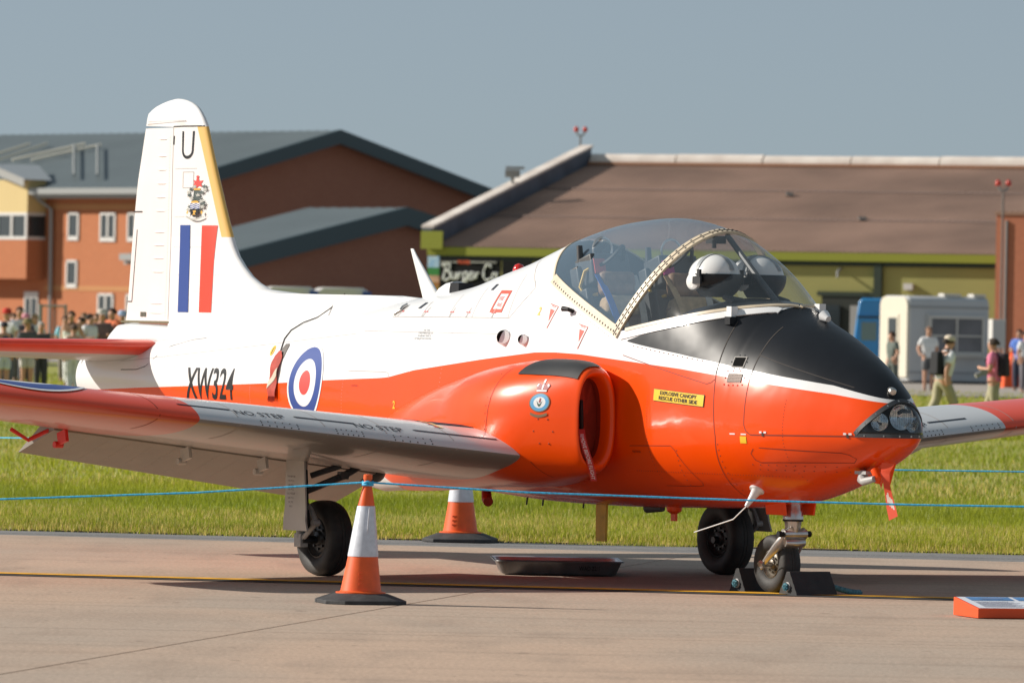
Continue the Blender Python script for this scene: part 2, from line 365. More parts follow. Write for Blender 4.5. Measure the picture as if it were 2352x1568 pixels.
def fus(X,z):
    zt,zc,zb,w_,nu,nl=st(X)
    if z>=zc: t=min(1,(z-zc)/(zt-zc)); return w_*(1-t**nu)**(1/nu)
    t=min(1,(zc-z)/(zc-zb)); return w_*(1-t**nl)**(1/nl)
def fnorm(X,z):
    e=.004; S=fus(X,z)
    dSdX=(fus(X+e,z)-fus(X-e,z))/(2*e); dSdz=(fus(X,z+e)-fus(X,z-e))/(2*e)
    n=Vector((-dSdX,1,-dSdz)); return n.normalized()
def fpt(X,z,off=.003,side=1):
    S=fus(X,z); n=fnorm(X,z); p=Vector((X,S,z))+n*off; return (p.x,side*p.y,p.z)
def top(X): return st(X)[0]

# sill of the glazing as seen from the side
SILL=[(-3.97,9),(-3.95,2.25),(-3.70,1.99),(-3.45,1.905),(-3.2,1.82),(-2.95,1.735),(-2.74,1.66),(-2.66,1.655),(-2.45,1.69),(-2.15,1.738),(-1.9,1.782),(-1.7,1.815),(-1.55,1.835),(-1.47,9)]
SX=[p[0] for p in SILL]; SZ=[p[1] for p in SILL]
def sill(X):
    if X<=-3.95 or X>=-1.49: return top(X)
    return min(float(np.interp(X,SX[1:-1],SZ[1:-1])),top(X))
def th_of_z(X,z):
    zt,zc,zb,w_,nu,nl=st(X); c=max(0.,min(1.,(z-zc)/(zt-zc))); return math.acos(c**(nu/2))
def ringpt(X,th):
    zt,zc,zb,w_,nu,nl=st(X); c=math.cos(th); s=max(0,math.sin(th))
    if c>=0: return (w_*s**(2/nu), zc+(zt-zc)*c**(2/nu))
    return (w_*s**(2/nl), zc-(zc-zb)*(-c)**(2/nl))
LW=.250
def lampz(S): return 1.03+.222*max(0,1-(abs(S)/LW)**1.75)**.72
def in_lamp(X,S,z): return X>-.75 and z>1.03 and z<lampz(abs(S)) and abs(S)<LW

Xst=list(-(.251+.75*np.linspace(0,1,80)**1.5))+list(np.arange(-1.03,-4.3,-.03))+list(np.arange(-4.35,-10.50,-.09))+[-10.53]
NT=72
def fus_rows(side_sign, a0f, a1f, n, xs):
    rows=[]
    for X in xs:
        a0,a1=a0f(X),a1f(X); rows.append([(X,)+ringpt(X,a0+(a1-a0)*j/n) for j in range(n+1)])
    return rows
rowsS=fus_rows(1,lambda X:th_of_z(X,sill(X)),lambda X:math.pi,NT,Xst)
b=MB(air=True)
for sgn in (1,-1):
    rows=[[(x,sgn*s,z) for x,s,z in r] for r in rowsS]
    n=NT+1; vs=[p for r in rows for p in r]; fs=[]
    for i in range(len(rows)-1):
        for j in range(n-1):
            q=(i*n+j,i*n+j+1,(i+1)*n+j+1,(i+1)*n+j)
            c=[sum(vs[k][t] for k in q)/4 for t in range(3)]
            if in_lamp(*c): continue
            fs.append(q)
    b.add(vs,fs)
# paint scheme: orange below, white above, black anti-glare panel, all as functions of station and height
def paint_mat():
    m=bpy.data.materials.new('fuselage_paint'); m.use_nodes=True; N=m.node_tree.nodes; Lk=m.node_tree.links; bs=N['Principled BSDF']
    tc=N.new('ShaderNodeTexCoord'); sp=N.new('ShaderNodeSeparateXYZ'); Lk.new(tc.outputs['Object'],sp.inputs[0])
    xn=math_node(N,Lk,'MULTIPLY',sp.outputs[0],-1/11.); z=sp.outputs[2]
    o=[(.0,1.20),(.40,1.240),(.705,1.286),(1.435,1.364),(1.986,1.421),(2.444,1.455),(3.1,1.499),(3.4,1.507),(3.64,1.504),(4.36,1.445),(5.25,1.362),(5.6,1.31),(5.73,1.302),(6.57,1.273),(7.25,1.244),(9.56,1.172),(11,1.12)]
    bl=[(.0,1.22),(.40,1.262),(.729,1.340),(1.467,1.436),(2.015,1.515),(2.478,1.573),(2.599,1.591),(2.65,1.598),(11,1.6)]
    bu=[(.0,2.5),(1.44,2.5),(1.50,1.795),(1.727,1.775),(2.128,1.688),(2.45,1.63),(2.599,1.592),(2.7,1.2),(11,1.2)]
    c=lambda L:math_node(N,Lk,'MULTIPLY',fcurve(N,Lk,xn,[(a/11.,zz/2.5) for a,zz in L]),2.5)
    isor=math_node(N,Lk,'LESS_THAN',z,c(o)); isbl=math_node(N,Lk,'MULTIPLY',math_node(N,Lk,'GREATER_THAN',z,c(bl)),math_node(N,Lk,'LESS_THAN',z,c(bu)))
    n=N.new('ShaderNodeTexNoise'); n.inputs['Scale'].default_value=2.5; n.inputs['Detail'].default_value=6; Lk.new(tc.outputs['Object'],n.inputs['Vector'])
    wv=mixc(N,Lk,n.outputs[0],(.85,.845,.84),(.79,.785,.78)); ov=mixc(N,Lk,n.outputs[0],(.94,.080,.001),(.88,.070,.001))
    col=mixc(N,Lk,isor,wv,ov); col=mixc(N,Lk,isbl,col,BLACKP); Lk.new(col,bs.inputs['Base Color'])
    ro=math_node(N,Lk,'MULTIPLY_ADD',isbl,.10); ro.node.inputs[2].default_value=.26; Lk.new(ro,bs.inputs['Roughness'])
    cw=math_node(N,Lk,'MULTIPLY_ADD',isbl,-.25); cw.node.inputs[2].default_value=.30; Lk.new(cw,bs.inputs['Coat Weight']); bs.inputs['Coat Roughness'].default_value=.04; sl0=math_node(N,Lk,'MULTIPLY_ADD',isbl,-.15); sl0.node.inputs[2].default_value=.32; Lk.new(sl0,bs.inputs['Specular IOR Level'])
    # faint oil-canning of the skins
    n2=N.new('ShaderNodeTexNoise'); n2.inputs['Scale'].default_value=3.2; n2.inputs['Detail'].default_value=2; Lk.new(tc.outputs['Object'],n2.inputs['Vector'])
    bp=N.new('ShaderNodeBump'); bp.inputs['Strength'].default_value=.32; bp.inputs['Distance'].default_value=.02; Lk.new(n2.outputs[0],bp.inputs['Height']); Lk.new(bp.outputs[0],bs.inputs['Normal']); Lk.new(bp.outputs[0],bs.inputs['Coat Normal'])
    MATS['fuselage_paint']=m; return m
m_fus=paint_mat()
fuse=b.build('fuselage',m_fus,jet,smooth=60)

# tail end: jet pipe and the fairing under the rudder
b=MB(air=True); b.lathe([(.0,-.35),(.19,-.35),(.20,0),(.225,-.02),(.25,-.10)],(-10.58,0,1.243),(-1,0,0),28,caps=False); b.build('jet_pipe',mat('burnt_steel',(.20,.18,.16),.4,metal=.8,var=.3),jet)
b=MB(air=True); rows=[]
for X,cz,h,wd in [(-8.6,1.56,.02,.02),(-9.0,1.55,.06,.09),(-9.4,1.54,.085,.13),(-9.8,1.53,.105,.14),(-10.15,1.52,.120,.115),(-10.30,1.505,.125,.085),(-10.42,1.47,.100,.055),(-10.52,1.43,.06,.03),(-10.60,1.40,.01,.01)]:
    rows.append([(X,wd*math.sin(q),cz+h*math.cos(q)) for q in [2*math.pi*k/24 for k in range(24)]])
b.grid(rows,close_u=True,caps=True); b.build('tail_fairing',m_white,jet,smooth=70)

# ---- glazing: one envelope, divided by the canopy arch
def xarch(z): return -2.72+(z-1.65)/.66*.39
b1_,b2_=MB(air=True),MB(air=True); gx_=[x for x in np.arange(-1.49,-3.951,-.02)]
NG=30
for sgn in (1,-1):
    rows=[]
    for X in gx_:
        t1=th_of_z(X,sill(X)); rows.append([(X,sgn*ringpt(X,t1*j/NG)[0],ringpt(X,t1*j/NG)[1]) for j in range(NG+1)])
    n=NG+1; vs=[p for r in rows for p in r]; F1=[];F2=[]
    for i in range(len(rows)-1):
        for j in range(NG):
            q=(i*n+j,i*n+j+1,(i+1)*n+j+1,(i+1)*n+j); cx=sum(vs[k][0] for k in q)/4; cz=sum(vs[k][2] for k in q)/4
            (F1 if cx<xarch(cz) else F2).append(q)
    b1_.add(vs,F1); b2_.add(vs,F2)
def drop_loose(o):
    bm=bmesh.new(); bm.from_mesh(o.data); bmesh.ops.delete(bm,geom=[v for v in bm.verts if not v.link_faces],context='VERTS'); bm.to_mesh(o.data); bm.free(); return o
canopy=drop_loose(b1_.build('canopy_glass',m_glass,jet,smooth=60)); windscreen=drop_loose(b2_.build('windscreen_glass',m_wglass,jet,smooth=60))
drop_loose(fuse)

def strip_on(path, width, off, mats, name, parent, thick=.006, air=True, mirror=False):
    """ribbon that follows (X,S,Z,n) points; path = list of (point,normal)"""
    b=MB(air=True)
    for sg in ((1,-1) if mirror else (1,)):
        rows=[]
        for i,(p,n) in enumerate(path):
            a=path[max(0,i-1)][0]; c=path[min(len(path)-1,i+1)][0]; t=(c-a).normalized(); q=t.cross(n).normalized()
            ring=[p+q*width/2-n*.004,p+q*width/2+n*off,p-q*width/2+n*off,p-q*width/2-n*.004]
            rows.append([(v.x,v.y*sg,v.z) for v in ring])
        b.grid(rows,close_u=True,caps=True)
    return b.build(name,mats,parent,smooth=35)
def nrm(X,z):
    z=min(z,top(X)-.0005); return fnorm(X,z)
def env(X,z):
    z=min(z,top(X)-1e-4); return Vector((X,fus(X,z),z))
# canopy sill rail and rear edge (cream), starboard and port
pth=[(env(X,sill(X)),nrm(X,sill(X))) for X in np.linspace(-3.70,-2.70,30)]
rail=strip_on(pth,.068,.010,m_cream,'canopy_rail',jet,mirror=True)
pth=[(env(X,sill(X)),nrm(X,sill(X)-.002)) for X in np.linspace(-3.70,-3.9495,24)]
strip_on(pth,.018,.006,m_cream,'canopy_rear_edge',jet,mirror=True)
# windscreen sill strip (white, cream inner lip)
pth=[(env(X,sill(X)-.03),nrm(X,sill(X)-.03)) for X in list(np.linspace(-2.66,-1.75,26))+list(np.linspace(-1.74,-1.50,14))]
strip_on(pth,.055,.007,m_white,'windscreen_sill',jet,mirror=True)
pth=[(env(X,sill(X)),nrm(X,sill(X))) for X in list(np.linspace(-2.62,-1.75,26))+list(np.linspace(-1.74,-1.50,14))]
strip_on(pth,.022,.011,m_cream,'windscreen_lip',jet,mirror=True)
# arch
zs=list(np.linspace(1.625,2.30,40)); pa=[]
for z in zs:
    X=xarch(z); pa.append((env(X,z),nrm(X,z)))
zt_=zs[-1]; X=xarch(zt_)
# continue over the top
full=[]
for p,n in pa:
    if not (p.z>=top(p.x)-.012): full.append((p,n))
e=full[-1][0]; XT=e.x+.012; 
for k in range(1,9):
    s_=e.y*(1-k/8); t=1-s_/e.y if e.y else 1; x_=e.x+(XT-e.x)*t
    zt,zc,zb,w_,nu,nl=st(x_); z=zc+(zt-zc)*math.sqrt(max(0,1-(s_/w_)**2)); n=Vector((.25,s_*.9,1)).normalized(); full.append((Vector((x_,s_,z)),n))
full=full+[(Vector((p.x,-p.y,p.z)),Vector((n.x,-n.y,n.z))) for p,n in full[:-1][::-1]]
arch=strip_on(full,.072,.012,m_cream,'canopy_arch',jet)
strip_on([(p+n*.0115,n) for p,n in full],.006,.003,m_line,'arch_seam',arch)
def rivet_rows(name,pts,r,m,parent):
    b=MB(air=True)
    for p,n in pts:
        p=Vector(p); n=Vector(n); e1=n.orthogonal().normalized(); e2=n.cross(e1); k=6
        b.add([p+(e1*math.cos(6.2832*i/k)+e2*math.sin(6.2832*i/k))*r for i in range(k)]+[p+n*r*.5],[(i,(i+1)%k,k) for i in range(k)])
    o=b.build(name,m,parent,smooth=0); o['kind']='stuff'; return o
pts=[]
for i in range(1,len(full)-1,2):
    p,n=full[i]; t=(full[i+1][0]-full[i-1][0]).normalized(); q=t.cross(n).normalized()
    for d in (.02,-.02): pts.append((p+q*d+n*.012,n))
rivet_rows('arch_rivets',pts,.009,m_ink,arch)
pts=[(env(X,sill(X)-.012)+nrm(X,sill(X)-.012)*.010,nrm(X,sill(X)-.012)) for X in np.linspace(-3.66,-2.74,26)]
rivet_rows('rail_rivets',pts,.0085,m_ink,rail)
# straight centre strut inside the windscreen, small grab fitting at its top
b=MB(air=True); b.tube([(-2.34,0,2.285),(-2.0,0,2.03),(-1.72,0,1.83)],[.018,.020,.022],8); b.build('windscreen_strut',m_dgrey,jet)
b=MB(air=True); b.box((-2.38,.06,2.255),(.10,.09,.05)); b.cyl((-2.34,.10,2.25),(-2.34,.10,2.20),.015); b.build('standby_compass',m_dark,jet)
# clips on the windscreen base
for X,S_ in ((-1.73,1),(-1.52,-1)):
    z=sill(X)-.03; p=Vector(fpt(X,z,.004,S_)); b=MB(air=True); n=fnorm(X,z); n.y*=S_
    b.box(p+n*.008,(.055,.05,.075)); b.box(p+n*.012+Vector((.015,.02*S_,-.055)),(.06,.05,.05),1); b.build('windscreen_clip',[m_white,m_ink],jet,smooth=0)

# ---- cockpit
b=MB(air=True)
for sg in (1,-1):
    rows=[]
    for X in np.linspace(-1.55,-3.94,50):
        zz=sill(X); s0=fus(X,min(zz,top(X)-1e-3)); s0=max(s0,.02)
        rows.append([(X,sg*(s0-.006),zz-.004),(X,sg*max(.01,s0-.05),zz-.05),(X,sg*max(.008,s0-.07),1.35),(X,sg*max(.006,s0-.10),.95),(X,0,.95)])
    b.grid(rows)
b.build('cockpit_tub',m_dgrey,jet)
b=MB(air=True); b.grid([[(-3.86+.08*k,s,1.0+k*.97) for s in np.linspace(-.62+.2*k,.62-.2*k,5)] for k in (0,1)]); b.build('cockpit_bulkhead',m_dgrey,jet,smooth=0)
b=MB(air=True)   # coaming
rows=[]
for X in np.linspace(-1.53,-2.24,18):
    zs_=sill(X)-.012; s0=fus(X,sill(X)-.002)-.012; bulge=.015+.115*min(1,(-1.50-X)/.5)
    rows.append([(X,s0*u,zs_+bulge*(1-abs(u)**2.4)) for u in np.linspace(-1,1,25)])
last=[(x-.015,s*.99,z-.03) for x,s,z in rows[-1]]; rows+=[last,[(x+.03,s*.9,1.35) for x,s,z in last]]
b.grid(rows); b.build('glareshield',m_black,jet,smooth=50)
m_tan=mat('tan_webbing',(.55,.38,.21),.8,var=.2,vscale=20); m_leather=mat('brown_pad',(.32,.19,.115),.6,var=.3,vscale=12,bump=.2,bscale=40)
m_bstrap=mat('blue_strap',(.04,.16,.62),.7); m_khaki=mat('pale_webbing',(.50,.47,.42),.8,var=.2,vscale=20)
m_placr=mat('placard_red',(.65,.07,.06),.5); m_placp=mat('placard_magenta',(.55,.06,.28),.5); m_handle=mat('handle_yellow',(.80,.50,.03),.5)
def seat(S0,plac,first):
    se=empty('ejection_seat',(0,0,0),0,jet)
    if first: tag(se,'seat with blue shoulder strap and red placard')
    else: tag(se,'seat with tan strap and magenta placard')
    M=Matrix.Rotation(R(-17),3,'Y')
    def P_(u,v,wd=0): q=M@Vector((u,0,v)); return Vector((-3.05+q.x,S0+wd,1.125+q.z))
    def part(name,m,fn,bev=.012):
        b=MB(air=True); fn(b); o=b.build(name,m,se,smooth=40)
        if bev: bevelled(o,bev)
        return o
    part('seat_pan',m_dgrey,lambda b:b.box(P_(.20,.02),(.46,.42,.14),M=M))
    part('seat_back',m_dgrey,lambda b:b.box(P_(-.06,.42),(.10,.40,.86),M=M))
    part('back_cushion',m_leather,lambda b:b.box(P_(.03,.40),(.13,.34,.66),M=M,taper=.85),.03)
    part('head_box',m_dgrey,lambda b:(b.box(P_(-.08,.98),(.20,.30,.20),M=M),b.box(P_(-.16,.88),(.10,.36,.30),M=M)))
    part('head_pad',m_leather,lambda b:b.box(P_(.05,.86),(.10,.26,.16),M=M),.03)
    part('parachute_pack',m_tan,lambda b:b.box(P_(.06,.70),(.16,.32,.14),M=M,taper=.8),.03)
    part('drogue_gun',m_dgrey,lambda b:b.cyl(P_(-.16,.95,.13),P_(-.12,1.17,.13),.026,.02),0); part('guide_tube',m_dgrey,lambda b:b.cyl(P_(-.16,.95,-.14),P_(-.13,1.12,-.14),.02),0)
    part('face_screen_ring',m_steel,lambda b:b.tube([P_(-.06,1.10)+Vector((.0,.075*math.cos(q),.075*math.sin(q)+.03)) for q in np.linspace(-.6,3.74,16)],.008,6),0)
    part('cable_loop',m_dark,lambda b:b.tube([P_(.02+.14*math.sin(q),1.04+.05*math.sin(q*1.5),-.10+.2*q/3.14) for q in np.linspace(0,3.14,12)],.014,6),0)
    part('pull_handle',m_handle,lambda b:b.tube([P_(.0,1.0,.11),P_(-.05,.97,.165),P_(-.10,.88,.185),P_(-.06,.80,.18),P_(.01,.80,.13)],.012,6),0)
    part('placard',plac,lambda b:b.box(P_(.035,.985,.10),(.008,.085,.10),M=M),0)
    def strap(ss,w_=.05,z0=.92,z1=.30):
        def f(b):
            rows=[]
            for k in range(9):
                t=k/8; p=P_(.06+.10*math.sin(t*2.6),z0+(z1-z0)*t,ss*(1-.45*t)); rows.append([(p.x,p.y-w_/2,p.z),(p.x,p.y+w_/2,p.z),(p.x-.006,p.y+w_/2,p.z),(p.x-.006,p.y-w_/2,p.z)])
            b.grid(rows,close_u=True,caps=True)
        return f
    part('harness_strap',m_bstrap if first else m_tan,strap(.14),0); part('harness_strap',m_khaki,strap(-.14),0); part('harness_strap',m_khaki,strap(.03,.045,.72,.2),0)
    return se
seat(.25,m_placr,True); seat(-.29,m_placp,False)
# ---- helmets resting on the coaming
def helmet(X,S_,rot,label,yellow):
    h=empty('flying_helmet',jl(X,S_,1.845),rot); h.scale=(1.28,1.28,1.08); tag(h,label,'helmet','flying helmets on the glareshield')
    mw=mat('helmet_white',(.80,.79,.77),.25,coat=.5); mv=mat('visor_cloth_black',(.012,.013,.016),.5); mg=mat('helmet_tape_grey',(.30,.32,.33),.5)
    b=MB(); rows=[]
    for i in range(17):   # shell, open below
        a=math.pi*.70*i/16
        rows.append([(.135*math.sin(a)*math.cos(q)*(1.06 if math.cos(q)>0 else 1.10),.122*math.sin(a)*math.sin(q),.155+.135*math.cos(a)) for q in [2*math.pi*k/32 for k in range(32)]])
    b.grid(rows,close_u=True); b.build('shell',mw,h,smooth=70)
    b=MB(); rows=[]   # visor cover: lower front
    for i in range(13):
        a=math.pi*(.46+.34*i/12)
        rows.append([(.142*math.sin(a)*math.cos(q)*1.10,.130*math.sin(a)*math.sin(q),.155+.148*math.cos(a)) for q in np.linspace(-1.65,1.65,25)])
    b.grid(rows); b.build('visor_cover',mv,h,smooth=70)
    for sg in (1,-1):
        b=MB(); b.lathe([(0,.0),(.05,.0),(.048,.014),(.03,.022),(0,.022)],(-.015,.118*sg,.125),(0,sg,0),20,caps=False); ec=b.build('ear_cup',mw,h)
        b=MB(); b.box((.03,.138*sg,.135),(.06,.012,.045)); b.box((.045,.138*sg,.175),(.02,.014,.05)); b.build('chin_clip',mv,h)
    b=MB(); rows=[[(.1375*math.sin(a)*1.07,s_,.155+.1375*math.cos(a)) for s_ in (-.013,.013)] for a in np.linspace(-1.5,1.25,24)]; b.grid(rows); b.build('tape_stripe',mg,h)
    b=MB(); rows=[[(x_,.1245*math.sin(a),.155+.1385*math.cos(a)) for x_ in (-.013,.013)] for a in np.linspace(-1.3,1.3,24)]; b.grid(rows); b.build('tape_stripe',mg,h)
    b=MB(); b.tube([(.12,-.03,.04),(.16,-.02,.02),(.15,.05,.015),(.08,.08,.01)],[.02,.025,.02,.015],10); b.build('mask_hose',mv,h)
    if yellow:
        b=MB(); b.box((-.03,-.137,.09),(.02,.008,.05),M=Matrix.Rotation(.5,3,'Y')); b.build('side_mark',m_handle,h)
    return h
helmet(-2.12,.24,-R(52),'white flying helmet with grey tape cross resting between the canopy arch and the windscreen strut',False)
helmet(-2.18,-.13,-R(35),'white flying helmet with a yellow side mark behind the windscreen strut',True)
# ---- nose landing lamps behind a moulded cover
lw=empty('landing_light_window',(0,0,0),0,jet)
b=MB(air=True); rows=[]
for z in np.linspace(1.03,1.252,14):
    smax=LW*max(0,1-((z-1.03)/.222)**(1/.72))**(1/1.75); rows.append([z,smax])
def xfront(S,z):      # nose surface X for given S,z
    lo,hi=-.9,-.2512
    for _ in range(40):
        mid=(lo+hi)/2
        zt,zc,zb,w_,nu,nl=st(mid); inside=((abs(S)/w_)**2+((z-zc)/((zt-zc) if z>zc else (zc-zb)))**2)<1
        if inside: lo=mid
        else: hi=mid
    return lo
gr=[]
for z,smax in rows:
    gr.append([(xfront(s*smax,z)+.003,s*smax,z) for s in np.linspace(-1,1,33)])
b=MB(air=True); b.grid(gr); b.build('lamp_cover',m_lampglass,lw,smooth=60)
b=MB(air=True)   # dark housing behind
hb=[[(min(xfront(s*smax*.97,z)-.012,-.46),s*smax*.97,z) for s in np.linspace(-1,1,17)] for z,smax in rows]
b.grid(hb); b.grid([[(xfront(s*.247,1.03),s*.247,1.028) for s in np.linspace(-1,1,17)],[(-.72,s*.247,1.028) for s in np.linspace(-1,1,17)]])
b.build('lamp_housing',mat('lamp_housing_black',(.02,.022,.024),.35),lw)
edge=[(Vector((xfront(S_,lampz(S_)-.001),S_,lampz(S_)-.001)),Vector((.6,S_*1.5,.6)).normalized()) for S_ in [.2485*math.sin(q) for q in np.linspace(math.pi/2,-math.pi/2,61)]]
strip_on(edge,.030,.008,mat('lamp_frame',(.05,.055,.06),.45),'lamp_frame',lw)
edge2=[(Vector((xfront(S_,1.034),S_,1.034)),Vector((.85,S_*1.8,0)).normalized()) for S_ in np.linspace(.2485,-.2485,50)]
strip_on(edge2,.024,.008,MATS['lamp_frame'],'lamp_frame',lw)
rivet_rows('frame_screws',[(p+n*.008,n) for p,n in edge[4:-4:6]]+[(p+n*.008,n) for p,n in edge2[3:-3:7]],.007,m_steel,lw)
m_refl=mat('lamp_reflector',(.85,.86,.87),.12,metal=1.); m_lens=glass_mat('lamp_lens',(.96,.97,.97),1.5)
def lamp(X_,S_,z,r,yaw):
    c=Vector((X_,S_,z)); ax=Vector((math.cos(yaw),math.sin(yaw),0)); l=MB(air=True)
    l.lathe([(.006,-.05),(r*.5,-.04),(r*.9,-.012),(r,.0),(r*1.06,.004),(r*1.06,-.01)],c,ax,28,caps=False); o=l.build('lamp',m_refl,lw,smooth=50)
    l=MB(air=True); l.lathe([(r,.001),(r*.7,.012),(r*.35,.017),(.001,.019)],c,ax,28,caps=False); l.build('lens',m_lens,o,smooth=60)
    l=MB(air=True)
    for k in range(-4,5):
        h=math.sqrt(max(0,1-(k/5)**2))*r*.9; sd_=Vector((-ax.y,ax.x,0))*r*k/5
        l.tube([c+sd_+ax*.01-Vector((0,0,h)),c+sd_+ax*.014+Vector((0,0,h))],.0022,5)
    l.build('lens_flute',glass_mat('flute_glass',(.75,.78,.8),1.6),o)
lamp(-.36,.005,1.152,.076,.2); lamp(-.405,.138,1.120,.052,.40); lamp(-.40,-.105,1.112,.052,-.15)
# ------------------------------------------------------------------ wings
def XLE(S): return -2.9-.13*abs(S)
def CH(S): return 2.55-.256*(abs(S)-1.1)
def ZLE(S): return .842+.0935*(abs(S)-1.135)+(.035 if S<0 else 0)
INC=R(2.6)
def foil(c,up,t=.135):
    y=.5*t*((1-(1-min(c/.34,1))**2.3)**.64 if c<.34 else max(.012,1-((c-.34)/.66)**1.7)); cam=.018*math.sin(math.pi*min(1,c)**.7)*(1-c*.2)
    return cam+(y if up else -y*.92)
def wpt(S,c,up,off=0.,scale=1.):
    ch=CH(S)*scale; h=foil(c,up); e=.004
    h2=foil(min(1,c+e),up); h1=foil(max(0,c-e),up); dc=min(1,c+e)-max(0,c-e); sl=(h2-h1)/dc
    n=Vector((sl,0,1)).normalized() if up else Vector((-sl,0,-1)).normalized()
    x=c*ch; z=h*ch
    X=XLE(S)-(x*math.cos(INC)+z*math.sin(INC)); Z=ZLE(S)-x*math.sin(INC)+z*math.cos(INC)
    return (X+n.x*off,S,Z+n.z*off)
def arc_c(S,s):
    '''chord fraction reached after s metres over the top surface from the leading edge'''
    ch=CH(S); cs=np.linspace(0,1,400)**2*.5; h=np.array([foil(c,True) for c in cs]); L=np.r_[0,np.cumsum(np.hypot(np.diff(cs),np.diff(h)))]*ch
    return float(np.interp(s,L,cs))
def section(S,c0,c1,n=26,shr=1.):
    cs=[c0+(c1-c0)*(1-math.cos(math.pi*k/(2*n))) for k in range(n+1)] if c0==0 else list(np.linspace(c0,c1,n+1))
    return [wpt(S,c,True) for c in cs[::-1]]+[wpt(S,c,False) for c in (cs[1:] if c0==0 else cs)]
def wing_mat(name,bound):
    m=bpy.data.materials.new(name); m.use_nodes=True; N=m.node_tree.nodes; Lk=m.node_tree.links; bs=N['Principled BSDF']
    tc=N.new('ShaderNodeTexCoord'); sp=N.new('ShaderNodeSeparateXYZ'); Lk.new(tc.outputs['Object'],sp.inputs[0])
    ab=math_node(N,Lk,'ABSOLUTE',sp.outputs[1]); isor=math_node(N,Lk,'GREATER_THAN',ab,bound)
    n=N.new('ShaderNodeTexNoise'); n.inputs['Scale'].default_value=3; n.inputs['Detail'].default_value=6; Lk.new(tc.outputs['Object'],n.inputs['Vector'])
    gv=mixc(N,Lk,n.outputs[0],(.64,.655,.67),(.57,.585,.60)); ov=mixc(N,Lk,n.outputs[0],(.92,.07,.008),(.82,.058,.008))
    ge=N.new('ShaderNodeNewGeometry'); sn=N.new('ShaderNodeSeparateXYZ'); Lk.new(ge.outputs['Normal'],sn.inputs[0]); low=math_node(N,Lk,'LESS_THAN',sn.outputs[2],-.30)   # shade of the under surface, put into the colour where faces look down
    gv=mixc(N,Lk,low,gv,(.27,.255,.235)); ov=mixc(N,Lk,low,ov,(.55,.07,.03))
    Lk.new(mixc(N,Lk,isor,gv,ov),bs.inputs['Base Color']); bs.inputs['Roughness'].default_value=.33; bs.inputs['Coat Weight'].default_value=.35; bs.inputs['Coat Roughness'].default_value=.08
    MATS[name]=m; return m
FLAP_C=.74
